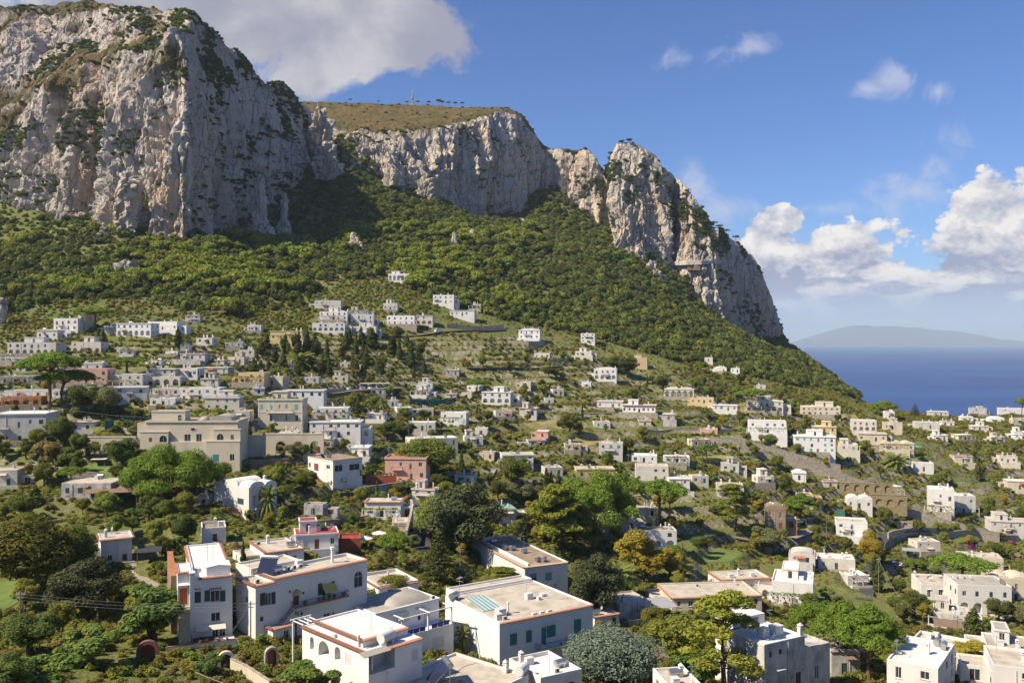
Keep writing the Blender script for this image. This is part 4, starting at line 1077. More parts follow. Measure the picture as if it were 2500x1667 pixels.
 def auto(s, ops_wall=None, roof='beige', storeys=None, style='w', tile=False, arcade=False, vault=0, over=None, par=None, clutter=True, ctype=None, x0=0.0, x1=None, y0=0.0, y1=None, h=None, z0=-6.0, dens=1.0, low='d', wall=None, faces='flr', extras=True):
  """a plain house: storeys of windows and doors, flat roof with rim, chimneys and tanks"""
  x1 = s.w if x1 is None else x1; y1 = s.d if y1 is None else y1; h = s.h if h is None else h; rn = s.rnd
  n = storeys or max(1, int(round(h/3.3))); sh = h/n; ops = []
  cc = ctype or rn.choice('kkgbtw')
  for fc in faces:
   a, b = (x0, x1) if fc == 'f' else (y0, y1)
   if fc == 'r' and s.yaw - math.atan2(-s.P[0], s.P[1]) > 0.15: continue
   L_ = b-a; k = max(1, int(L_*dens/3.0))
   if fc != 'f': k = max(1, int(L_*dens/4.0))
   for st in range(n):
    for i in range(k):
     c = a+L_*(i+0.5)/k + rn.uniform(-0.25, 0.25); zb = st*sh
     if st == 0 and arcade and fc == 'f': ops.append((fc, 'ao', a+L_*(i+0.5)/k, 0.25, L_/k*0.62, sh*0.82, cc)); continue
     if st == 0 and i == k//2 and fc == 'f': ops.append((fc, low, c, 0.1, 1.0, min(2.2, sh*0.72), rn.choice('bkg'))); continue
     if rn.random() < 0.24: continue
     ww = rn.choice((0.9, 1.1, 1.3)); hh = min(1.45, sh*0.48)
     if rn.random() < 0.16 and st > 0: ops.append((fc, 'w', c, zb+0.15, ww, min(2.1, sh*0.7), cc))
     else: ops.append((fc, rn.choice((style, style, 'w', 'wc')) if style != 'n' else 'b', c, zb+sh*0.32, ww, hh, cc))
  wl = WALLS[wall] if wall else (rn.choice(WVAR) if s.wall in WVAR[:2] and not s.near else s.wall)
  s.block(x0, x1, y0, y1, z0, h, ops, wall=wl)
  ov = rn.choice((0, 0, 0.25)) if over is None else over; pr = rn.choice((0.3, 0.4, 0.6)) if par is None else par
  s.roof(x0, x1, y0, y1, h, roof, 0.18 if ov > 0 and par is None else pr, ov, wall=wl)
  if tile:
   zt = h+(0.24 if ov == 0 else 0.2)
   s.tiles((x0, y0-ov), (x1, y0-ov), zt, (0, -1)); s.tiles((x0-ov, y1), (x0-ov, y0), zt, (-1, 0)); s.tiles((x1+ov, y0), (x1+ov, y1), zt, (1, 0))
  if vault:
   v = MB(); L_ = (x1-x0-0.6)/vault
   for i in range(vault):
    c = x0+0.3+L_*(i+0.5); r = L_*0.48; pl = [(c-r, h)]+[(c-r*math.cos(math.pi*k/10), h+0.1+min(r*0.62, 1.15)*math.sin(math.pi*k/10)) for k in range(11)]+[(c+r, h)]
    v.prism(pl, 'y', y0+0.35, y1-0.35)
   s.part(v, 'vault', wl)
  if extras and x0 == 0.0:
   d0 = s.D
   if x1 > 7 and rn.random() < 0.28:      # a room on the roof
    a = rn.uniform(0.05, 0.45)*x1; b = a+x1*rn.uniform(0.3, 0.45); c = y1*rn.uniform(0.3, 0.5)
    s.block(a, b, c, y1-0.02, h+0.013, h+2.5, [('f', rn.choice(('w', 'd', 'aw')), (a+b)/2, h+0.3, 1.0, 1.9, 'k')], wall=wl, name='roof_room'); s.roof(a, b, c, y1-0.02, h+2.5, roof, 0.15, 0.15, wall=wl)
   if rn.random() < 0.38:                 # a lower wing
    sd = rn.choice((-1, 1)); ww = rn.uniform(2.5, 4.5); hh = min(h*0.62, 3.2); c = rn.uniform(0.2, 0.4)*y1
    a, b = (x1+0.004, x1+ww) if sd > 0 else (-ww, -0.004)
    s.block(a, b, c, y1*0.95, z0, hh, [('f', rn.choice(('w', 'o', 'ao', 'd')), (a+b)/2, 0.3, min(1.6, ww*0.5), 1.9, 'b'), ('l', 'w', y1*0.7, 1.0, 0.9, 1.1, 'k')], wall=wl, name='wing_wall'); s.roof(a, b, c, y1*0.95, hh, rn.choice((roof, 'beige', 'brown')), 0.25, wall=wl)
   if rn.random() < 0.55:                 # front terrace with parapet
    a, b, dd = rn.uniform(-1, 0.2)*x1*0.3, x1*rn.uniform(0.8, 1.15), rn.uniform(2.0, 3.6)
    t = MB().box(a, b, -dd, -0.006, z0, 0.02).box(a, b, -dd-0.2, -dd-0.003, z0, 0.75); s.part(t, 'terrace', rn.choice((wl, WALLS['stone'], WALLS['stone'])))
    if rn.random() < 0.5:
     p = MB(); zt = 2.5; kx = max(2, int((b-a)/2.6))
     for i in range(kx+1): x_ = a+0.2+(b-a-0.4)*i/kx; p.box(x_-0.13, x_+0.13, -dd+0.05, -dd+0.31, 0.02, zt); p.box(x_-0.06, x_+0.06, -dd-0.2, -0.01, zt+0.13, zt+0.26)
     p.box(a, b, -dd+0.1, -dd+0.26, zt, zt+0.13); s.part(p, 'pergola', wl)
     if rn.random() < 0.6:
      nn = 8; C = [(a+(b-a)*(i+0.5)/nn, -dd*0.5, zt+0.4, (b-a)/nn*0.6, dd*0.55, 0.3) for i in range(nn)]; o = link_mesh('climbing_vine', leaves('vine_roof', C, 260, 0.24, LEAF[rn.choice(('vine', 'citrus', 'broad'))], int(s.D*7)), s.root)
   if n > 1 and rn.random() < 0.55:       # balcony
    a = rn.uniform(0.05, 0.4)*x1; s.balcony(a, min(x1-0.1, a+rn.uniform(2.2, 5)), (n-1)*sh+0.12, 1.0)
   if rn.random() < 0.35:
    a = rn.uniform(0.1, 0.5)*x1; s.canopy(a, a+rn.uniform(1.5, 3), sh*0.86, 1.2, 0.4, name='awning', m=rn.choice((CANVAS, CANVAS, ROOFS['reed'], ROOFS['tile'])))
   if rn.random() < 0.5:
    a = rn.uniform(0.15, 0.85)*x1; s.part(MB().tube([(a, -0.09, h-0.1), (a, -0.09, 0)], 0.06, 5), 'downpipe', PVC)
  if clutter:
   zz = h+0.02+(0.22 if ov > 0 else 0)
   for _ in range(rn.choice((2, 3, 4, 5))):
    kx = rn.uniform(x0+0.8, x1-0.8) if x1-x0 > 2 else (x0+x1)/2; ky = rn.uniform(y0+0.8, y1-0.8) if y1-y0 > 2 else (y0+y1)/2
    s.put(rn.choice(('chimney','pipe_chimney','tank','ac','antenna','dish','chimney','box')), kx, ky, zz, rn.choice((0, 1.57)))
  return s
# ------------------------------------------------------------------ the large houses of the foreground, measured on the photograph
REG = {1: (0,1250,3.675), 2: (560,1250,3.675), 3: (1000,1250,3.675), 4: (1500,1250,3.675), 5: (1900,1250,3.76), 6: (0,900,3.675), 7: (560,900,3.675), 8: (1100,900,3.675), 9: (1700,900,2.94), 10: (0,660,3.36), 11: (600,620,3.36), 12: (1200,700,2.613)}
def X(r, x): return REG[r][0]+x/REG[r][2]
def Y(r, y): return REG[r][1]+y/REG[r][2]
def FO(h, r, t, x0, x1, y0, y1, c='k', yy=0.0): return h.fo(t, X(r,x0), X(r,x1), Y(r,y0), Y(r,y1), c, yy)
def LO(h, r, t, x0, x1, y0, y1, c='k', xx=0.0): return h.lo(t, X(r,x0), X(r,x1), Y(r,y0), Y(r,y1), c, xx)
AWN = mat('ochre_canvas', (0.52, 0.40, 0.13), 0.9, rgb2=(0.44, 0.34, 0.11), scale=2)
CANV = mat('cream_canvas', (0.62, 0.55, 0.45), 0.9)
BLUEP = mat('blue_panel', (0.02, 0.035, 0.20), 0.5)

def h_tower():      # tall white house on the left with an outside stair
 h = House('tall_house', 'tall white three storey house with outside stair and orange door', 'house', X(1,1740), X(1,2085), 1557, Y(1,606), ytr=Y(1,572), dep=('y',1334), wall='bright', short='the tall white house with the orange door')
 w, d, H = h.w, h.d, h.h
 ops = [FO(h,1,'wc',1742,1800,712,812,'g'), FO(h,1,'w',1887,1970,702,800), FO(h,1,'w',1893,1975,898,976), FO(h,1,'w',1905,1958,1048,1128,'w'), FO(h,1,'w',1968,2022,1045,1118),
   ('r','w',3,H*0.66,1.1,1.4,'g'), ('r','w',8,H*0.66,1.1,1.4,'g'), ('r','w',13,H*0.66,1.1,1.4,'g'), ('l','wc',14,H*0.5,1.1,1.5,'g')]
 h.block(0, w, 0, d, -6, H, ops)
 for xa, xb in ((1836,1884),(1974,2022)):
  q = MB(); a, b = h.fx(X(1,xa)), h.fx(X(1,xb)); z0, z1 = h.fz(X(1,xa), Y(1,800)), h.fz(X(1,xa), Y(1,702)); q.box(a, b, -0.08, -0.004, z0, z1)
  for k in range(9): q.box(a+0.08, b-0.08, -0.1, -0.08, z0+0.1+k*(z1-z0-0.1)/9, z0+0.18+k*(z1-z0-0.1)/9)
  h.part(q, 'shutter', SHUT['g'])
 for xa, xb, yy in ((1735,1808,692),(1878,1988,686)): h.canopy(h.fx(X(1,xa)), h.fx(X(1,xb)), h.fz(X(1,xa), Y(1,yy)), 0.4, 0.12)
 h.canopy(h.fx(X(1,1752)), h.fx(X(1,2022)), h.fz(X(1,1885), Y(1,1000)), 1.4, 0.65, name='awning', m=CANV)
 h.roof(0, w, 0, d, H, 'white', 0.28, wall=h.wall)
 h.tiles((0.6, 0), (w, 0), H+0.12, (0, -1)); h.tiles((w, 0), (w, d), H+0.12, (1, 0)); h.tiles((0, d), (0, 5), H+0.12, (-1, 0))
 # roof hatch
 a, b = w*0.34, w*0.97; h.part(MB().box(a, b, 1.4, 5.0, H+0.02, H+1.35).prism([(a-0.1, H+1.35), (b+0.1, H+1.35), (b+0.1, H+1.47), ((a+b)/2, H+1.75), (a-0.1, H+1.47)], 'y', 1.3, 5.1), 'roof_hatch', h.wall)
 h.put('antenna', w*0.45, 8.5, H, 0.4, 1.1); h.put('antenna', w*0.62, 10.0, H, 0.9, 1.2); h.put('dish', w*0.16, 3.0, H+0.02, 0.3, 0.7)
 # stair tower on the left with the orange door
 xa = h.fx(X(1,1596)); zt = h.fz(X(1,1650), Y(1,560)); zd = h.fz(X(1,1655), Y(1,842)); zdt = h.fz(X(1,1655), Y(1,692))
 h.block(xa, -0.004, 0.9, 7.5, -6, zt, [('f','d', (xa-0.45)/2-0.1, zd, 1.15, zdt-zd, 'o'), ('l','w',4.2, zd+0.4,1.0,1.4,'k')], name='stair_tower')
 h.roof(xa, -0.3, 0.9, 7.5, zt, 'white', 0.16); h.tiles((xa, 0.9), (-0.6, 0.9), zt+0.1, (0,-1)); h.tiles((xa, 7.5), (xa, 0.9), zt+0.1, (-1,0))
 h.canopy(xa, -0.55, zdt+0.75, 0.55, 0.25, y0=0.9, name='door_canopy', m=h.wall)
 h.part(MB().box(-0.62, 0.08, -0.35, 0.895, -6, h.fz(X(1,1710), Y(1,560))).box(-0.72, 0.18, -0.45, 0.995, h.fz(X(1,1710), Y(1,560)), h.fz(X(1,1710), Y(1,540))), 'chimney_stack', h.wall)
 n = 17; h.stairs(xa+0.05, -0.68, 0.88, zd+0.02, -5.2, 0.0, n, mat('sandstone_step', (0.55,0.45,0.27), 0.9, rgb2=(0.46,0.37,0.22), scale=2))
 h.part(MB().box(-0.60, -0.45, -5.2, -0.4, -3, 1.0), 'stair_parapet', WALLS['brown'])
 # long wing behind the stair with ochre shutters
 h.block(xa-0.9, xa-0.004, 4.0, d*0.9, -6, zt-1.0, [('l','wc',8,zd+0.2,1.2,1.6,'b'), ('l','wc',14,zd+0.2,1.2,1.6,'b')], name='side_wing', wall=WALLS['brown']); h.roof(xa-0.9, xa-0.05, 4.0, d*0.9, zt-1.0, 'tile', 0)
 # garden terrace with parapet and pots
 t = MB(); x1 = w+0.1; t.box(xa-2.0, x1, -5.4, -5.1, -7, 0.75); t.box(xa-2.0, x1, -5.1, -0.36, -7, -0.05); h.part(t, 'terrace', WALLS['white'])
 h.part(MB().box(xa-2.05, x1+0.05, -5.46, -5.04, 0.75, 0.85), 'terrace_coping', TERRA)
 for k, (x, y) in enumerate(((0.6,-5.25),(1.5,-5.25),(3.1,-5.25),(4.6,-5.25),(xa+0.4,-5.25),(xa+1.2,-5.25))):
  h.put('pot', x, y, 0.85, k)
 h.reg(xa-1, w, -5.4, d, 3)
 return h
def h_long():       # long white house with yellow awning
 h = House('long_house', 'long white house with yellow door canopy, yellow blind and outside stairs', 'house', X(2,235), X(2,1235), Y(2,1150), Y(2,672), ytr=Y(2,462), dep=6.4, wall='white', short='the long white house with the yellow blind')
 w, d, H = h.w, h.d, h.h
 ops = [FO(h,2,'w',325,375,722,832,'k'), FO(h,2,'d',572,626,748,836,'b'), FO(h,2,'w',835,915,635,745,'k'), FO(h,2,'aw',1120,1196,528,672,'w'), FO(h,2,'w',845,905,905,968,'k'), FO(h,2,'d',560,606,962,1118,'k'), FO(h,2,'wc',275,305,935,977,'k'),
   ('l','w',3,H*0.6,1.0,1.3,'k'), ('r','w',4,H*0.6,1.0,1.3,'k')]
 xs = h.fx(X(2,408)); H2 = h.fz(X(2,408), Y(2,612))
 h.block(0, w, 0, d, -6, H, ops)
 for xa, xb, ya, yb in ((276,322,728,838),(378,412,718,825),(795,832,640,745),(918,945,620,700)):
  q = MB(); a, b = h.fx(X(2,xa)), h.fx(X(2,xb)); z0, z1 = h.fz(X(2,xa), Y(2,yb)), h.fz(X(2,xa), Y(2,ya)); q.box(a, b, -0.08, -0.004, z0, z1)
  for k in range(8): q.box(a+0.07, b-0.07, -0.1, -0.08, z0+0.08+k*(z1-z0-0.1)/8, z0+0.15+k*(z1-z0-0.1)/8)
  h.part(q, 'shutter', SHUT['k'])
 h.roof(0, xs, 0, d, H, 'beige', 0.3)
 h.tiles((0, 0), (xs, 0), H+0.22, (0, -1)); h.tiles((0, d), (0, 0), H+0.22, (-1, 0))
 h.block(xs, w, 0.0, d, H+0.003, H2, [], name='upper_wall'); h.roof(xs, w, 0, d, H2, 'beige', 0.45); h.tiles((xs, 0), (w, 0), H2+0.3, (0, -1)); h.tiles((xs, d), (xs, 0), H2+0.3, (-1, 0)); h.tiles((w, 0), (w, d), H2+0.3, (1, 0))
 # rear roof step
 h.block(w*0.12, w*0.55, d+0.01, d+5.5, -6, H2+0.6, []); h.roof(w*0.12, w*0.55, d+0.01, d+5.5, H2+0.6, 'beige', 0.3)
 # yellow door hood
 a, b = h.fx(X(2,566)), h.fx(X(2,640)); zc = h.fz(X(2,603), Y(2,742)); c = (a+b)/2; r = (b-a)/2; q = MB(); n = 10; vs = []; rings = 5
 for j in range(rings+1):
  ph = math.pi/2*j/rings
  for k in range(n+1):
   t = math.pi*k/n; rr = r*math.cos(ph*0.0+0)*1.0
   vs.append((c+r*math.cos(t)*math.cos(ph*0.35), -0.01-1.0*math.sin(ph)*(0.35+0.65*math.sin(t)), zc+r*1.25*math.sin(t)*math.cos(ph*0.85)))
 q.add(vs, [(j*(n+1)+k, j*(n+1)+k+1, (j+1)*(n+1)+k+1, (j+1)*(n+1)+k) for j in range(rings) for k in range(n)])
 h.part(q, 'door_hood', AWN, smooth=True)
 h.canopy(h.fx(X(2,828)), h.fx(X(2,945)), h.fz(X(2,885), Y(2,640)), 1.25, 1.25, name='awning', m=AWN)
 # balcony and stair along the front
 xa, xb = h.fx(X(2,555)), h.fx(X(2,1040)); zb = h.fz(X(2,600), Y(2,838)); h.balcony(xa, xb, zb, 1.25, slab=WALLS['cream'])
 h.part(MB().box(xa-0.02, xb+0.02, -1.29, -1.1, zb-0.1, zb+0.05), 'balcony_edge', TERRA)
 x_b = h.fx(X(2,345)); zst = 0.35
 h.stairs(-1.25, -0.02, xa, zb, x_b, zst, 13, WALLS['cream'], axis='x')
 r_ = MB(); r_.tube([(xa, -1.2, zb+0.95), (x_b, -1.2, zst+0.95)], 0.03, 5)
 for k in range(20): t = k/19; r_.tube([(xa+(x_b-xa)*t, -1.2, zb+(zst-zb)*t), (xa+(x_b-xa)*t, -1.2, zb+(zst-zb)*t+0.95)], 0.016, 4)
 h.part(r_, 'stair_railing', IRON)
 for k, px in enumerate((655,780,820,870,915,1000)):
  h.put('pot', h.fx(X(2,px)), -0.95, zb, 0, 0.9 if k else 1.3)
  lb = leaf_blob(0.42 if k in (0,5) else 0.3, 60, 0.12, k); o = link_mesh('potted_plant', lb, h.root, (h.fx(X(2,px)), -0.95, zb+0.55))
 # small annex with tiled eaves
 a, b = h.fx(X(2,392), -2.4), h.fx(X(2,578), -2.4); z1 = h.fz(X(2,450), Y(2,1040), -2.4)
 h.block(a, b, -2.4, -0.004, -4, z1, [h.fo('w', X(2,487), X(2,533), Y(2,1058), Y(2,1128), 'k', -2.4)], name='annex_wall'); h.roof(a, b, -2.4, -0.05, z1, 'grey', 0.0); h.tiles((a,-2.4),(b,-2.4), z1+0.08, (0,-1)); h.tiles((a,-0.1),(a,-2.4), z1+0.08, (-1,0))
 for px, py in ((575,900),(630,905)):
  x = h.fx(X(2,px)); h.put('ac', x, -0.3, h.fz(X(2,px), Y(2,py))-0.3)
 for px, py in ((930,905),(628,962),(540,710),(662,722)):
  x = h.fx(X(2,px)); z = h.fz(X(2,px), Y(2,py)); h.part(MB().box(x-0.1, x+0.1, -0.22, -0.003, z-0.15, z+0.18), 'wall_lamp', IRON)
 # roof equipment
 h.put('solar', w*0.22, 4.6, H2+0.02, -0.9, 1.5); h.put('tank', w*0.27, 3.6, H2+0.02, 0.2, 1.0)
 for k in range(3): h.put('ac', w*(0.38+0.055*k), 4.2, H2+0.05, 0.2)
 h.put('pipe_chimney', w*0.77, 3.5, H2, 0, 1.6); h.put('ac', w*0.06, 2.0, H+0.02, 0.2)
 h.put('antenna', w*0.06, 4.5, H); h.put('box', w*0.52, 5.6, H2+0.02)
 h.reg(xa, xb, -1.3, 0, zb)
 return h
def h_teal():       # white house with teal blinds
 h = House('corner_house', 'white corner house with four teal blinds and clay tile edge', 'house', X(3,807), X(3,1645), 1630, Y(3,1003), ytr=Y(3,832), dep=('x',1087), wall='bright', short='the white house with teal blinds')
 w, d, H = h.w, h.d, h.h
 ops = [FO(h,3,'wc',900,965,1088,1192,'t'), FO(h,3,'wc',1044,1097,1058,1166,'t'), FO(h,3,'wc',1183,1226,1030,1190,'t'), FO(h,3,'wc',1229,1312,1012,1118,'t'), FO(h,3,'wc',1474,1540,958,1084,'t'),
   FO(h,3,'w',915,992,1300,1355), FO(h,3,'ao',1320,1356,1285,1348), FO(h,3,'wc',1175,1235,1335,1380,'t')]
 h.block(0, w, 0, d, -6, H, ops); h.roof(0, w, 0, d, H, 'beige', 0.22)
 h.tiles((0, 0), (w, 0), H+0.1, (0, -1))
 h.block(w*0.1, w*0.98, d+0.01, d+3.5, -6, H+0.35); h.roof(w*0.1, w*0.98, d+0.01, d+3.5, H+0.35, 'beige', 0.3)
 xa, xb = h.fx(X(3,1122)), h.fx(X(3,1405)); zb = h.fz(X(3,1250), Y(3,1195)); h.balcony(xa, xb, zb, 1.1)
 h.part(MB().box(h.fx(X(3,1125)), h.fx(X(3,1160)), -1.1, -0.02, zb-0.9, zb-0.25), 'air_conditioner', PVC)
 for xs_, xe, yy in ((885,985,1078),(1035,1110,1048),(1165,1330,1000),(1455,1560,945)): h.canopy(h.fx(X(3,xs_)), h.fx(X(3,xe)), h.fz(X(3,xs_), Y(3,yy)), 0.35, 0.05, m=h.wall)
 for k, px in enumerate((1160, 1335)): h.put('pot', h.fx(X(3,px)), -0.8, zb)
 # towels on the railing
 h.part(MB().box(h.fx(X(3,1145)), h.fx(X(3,1172)), -1.16, -1.12, zb+0.1, zb+0.95), 'towel', mat('yellow_towel', (0.6,0.5,0.2), 0.9))
 # lantern on the side wall
 y = h.ly(X(3,483)); z = h.lz(X(3,483), Y(3,1065)); h.part(MB().box(-0.45,-0.15,y-0.14,y+0.14,z-0.25,z+0.2).tube([(0,y,z-0.3),(-0.3,y,z-0.35)],0.03,5), 'wall_lantern', IRON)
 # skylight with glazing bars
 s_ = MB(); x0, x1, y0, y1 = w*0.06, w*0.26, d*0.38, d*0.72
 s_.add([(x0,y0,H+0.1),(x1,y0,H+0.1),(x1,y1,H+0.9),(x0,y1,H+0.9)], [(0,1,2,3)]); sk = h.part(s_, 'skylight', mat('green_glass', (0.22,0.36,0.35), 0.25, spec=0.5))
 bmb = MB()
 for k in range(6): x = x0+(x1-x0)*k/5; bmb.tube([(x,y0-0.02,H+0.13),(x,y1,H+0.94)], 0.05, 4)
 h.part(bmb, 'glazing_bar', FRAME, parent=sk)
 h.put('box', w*0.13, d*0.2, H+0.02, 0.1, 1.3); h.put('box', w*0.06, d*0.12, H+0.02, 0, 1.0); h.put('pipe_chimney', w*0.22, d*0.22, H, 0, 1.2); h.put('ac', w*0.1, d*0.08, H+0.02)
 h.put('box', w*0.62, d*0.5, H+0.02, 0, 1.1); h.put('box', w*0.68, d*0.42, H+0.02, 0.2, 0.6); h.put('box', w*0.78, d*0.5, H-0.4, 0.1, 0.9)
 for k in range(3): h.part(MB().box(w*(0.36+0.08*k), w*(0.36+0.08*k)+0.9, 0.5, 1.1, H+0.02, H+0.5), 'roof_vent', PVC)
 h.put('tank', w*0.02, d*0.86, H+0.02, 0.5, 1.2); h.put('antenna', w*0.1, d*0.9, H, 0.5, 1.3); h.put('antenna', w*0.66, d*0.6, H, 0.5, 1.0)
 return h
def h_tanks():      # white house with brown roof and steel tanks
 h = House('roof_tank_house', 'white house with brown flat roof, steel tanks and clay tile edge', 'house', X(3,1030), X(3,1420), 1462, Y(3,500), ytr=Y(3,452), dep=('x',1148), wall='white', short='the white house with the brown roof and steel tanks')
 w, d, H = h.w, h.d, h.h
 ops = [FO(h,3,'w',1085,1140,552,685,'w'), FO(h,3,'wc',1217,1276,542,612,'e'), LO(h,3,'o',575,650,505,625), LO(h,3,'ao',700,770,480,600), LO(h,3,'w',850,890,560,640)]
 h.block(0, w, 0, d, -6, H, ops); h.roof(0, w, 0, d, H, 'brown', 0.3)
 h.tiles((0,0),(w,0),H+0.15,(0,-1), m=mat('pale_tile',(0.55,0.40,0.27),0.9,rgb2=(0.45,0.28,0.18),scale=3)); h.tiles((0,d),(0,0),H+0.15,(-1,0), m=MATS['pale_tile'])
 h.part(MB().box(h.fx(X(3,1087)), h.fx(X(3,1138)), -0.05, -0.01, h.fz(X(3,1110),Y(3,588)), h.fz(X(3,1110),Y(3,552))), 'roller_blind', SHUT['e'])
 y0, y1 = h.ly(X(3,640)), h.ly(X(3,585)); h.part(MB().box(-0.12,-0.05,y0,y1,H*0.35,H*0.78), 'curtain', SHUT['e'])
 for xs_, xe, yy in ((1075,1160,540),(1208,1290,528)): h.canopy(h.fx(X(3,xs_)), h.fx(X(3,xe)), h.fz(X(3,xs_), Y(3,yy)), 0.4, 0.05, m=h.wall)
 h.balcony(h.fx(X(3,1085)), h.fx(X(3,1302)), h.fz(X(3,1190), Y(3,688)), 1.0, slab=WALLS['pink'])
 h.part(MB().tube([(0.1,-0.12,H-0.3),(0.1,-0.12,0)],0.1,6), 'downpipe', PVC)
 # low wall across the roof with the tanks behind it
 h.part(MB().box(1.2, 1.7, 0.5, d-0.6, H+0.015, H+0.8), 'roof_wall', h.wall)
 for k, (fx_, fy) in enumerate(((0.10,0.86),(0.20,0.80),(0.20,0.55),(0.30,0.52),(0.42,0.40),(0.34,0.12),(0.46,0.10))):
  h.put('tank', w*fx_+1.6, d*fy, H+0.02, 0.1*k, 0.95)
 h.put('box', w*0.36, d*0.62, H+0.02, 0.2, 0.9); h.put('box', w*0.42, d*0.55, H+0.02, 0.1, 0.9); h.put('antenna', w*0.75, d*0.55, H, 0, 1.1)
 return h
def h_arches():     # bottom centre house with arched porch
 h = House('arched_house', 'white house with three arched openings and white water tank on roof', 'house', 900, X(2,1728), 1712, 1597, yaw=45, dep=('x',738), wall='bright', short='the white house with three arches')
 w, d, H = h.w, h.d, h.h
 ops = [LO(h,2,'ao',724,758,1118,1232), LO(h,2,'ao',800,895,1155,1300), LO(h,2,'ao',945,997,1207,1332), LO(h,2,'wc',1040,1088,1258,1368,'w'), LO(h,2,'ao',930,968,1415,1480),
   FO(h,2,'o',1165,1400,1272,1452), FO(h,2,'wc',1478,1565,1300,1440,'w'), FO(h,2,'wc',1636,1690,1225,1330,'w')]
 h.block(0, w, 0, d, -6, H, ops, deep=2.2); h.roof(0, w, 0, d, H, 'white', 0.12)
 h.tiles((0,0),(w,0),H+0.05,(0,-1)); h.tiles((0,d),(0,0),H+0.05,(-1,0))
 # a door inside the porch and inside the large arch, and the porch column
 za, zb = h.fz(X(2,1200),Y(2,1450)), h.fz(X(2,1200),Y(2,1275))
 h.part(MB().box(h.fx(X(2,1310)), h.fx(X(2,1350)), 2.0, 2.15, za, zb-0.2), 'door', DOORS['b'])
 y0, y1 = h.ly(X(2,850)), h.ly(X(2,822)); h.part(MB().box(1.9, 2.1, min(y0,y1), max(y0,y1), h.lz(X(2,840),Y(2,1290)), h.lz(X(2,840),Y(2,1165))), 'door', DOORS['b'])
 h.part(MB().cyl(h.fx(X(2,1288)), 0.25, za, zb, 0.16, 12), 'column', h.wall)
 h.canopy(h.fx(X(2,1158)), h.fx(X(2,1402)), zb+0.28, 1.3, 0.3, name='porch_roof', m=ROOFS['grey'])
 # raised roof slab
 x0, x1, y0, y1 = 0.9, w*0.95, d*0.16, d*0.90; z = H+0.9
 h.block(x0, x1, y0, y1, H+0.02, z, [], name='upper_wall'); h.roof(x0, x1, y0, y1, z, 'white', 0.25); h.tiles((x0,y0),(x1,y0),z+0.15,(0,-1)); h.tiles((x0,y1),(x0,y0),z+0.15,(-1,0))
 h.put('white_tank', w*0.45, 1.6, H+0.05, 0.25, 1.15); h.put('pipe_chimney', 0.7, d*0.2, H, 0, 1.0); h.put('antenna', w*0.5, d*0.35, z, 0.2, 1.1); h.put('box', 0.7, d*0.55, H+0.02, 0.2, 0.5)
 h.put('antenna', w*0.3, -0.4, 1.0, 0.2, 1.0)
 # white beams of the back pergola
 p = MB()
 for k in range(4): p.box(0.2+k*0.9, 0.32+k*0.9, d+0.05, d+3.2, H+0.1, H+0.24)
 for x in (0.2, 2.9): p.cyl(x+0.06, d+3.0, -3, H+0.1, 0.16, 8)
 p.box(-0.2, 3.4, d+2.9, d+3.1, H+0.24, H+0.4); h.part(p, 'pergola', WALLS['bright'])
 h.reg(0, 3.4, d, d+3.2, H)
 return h
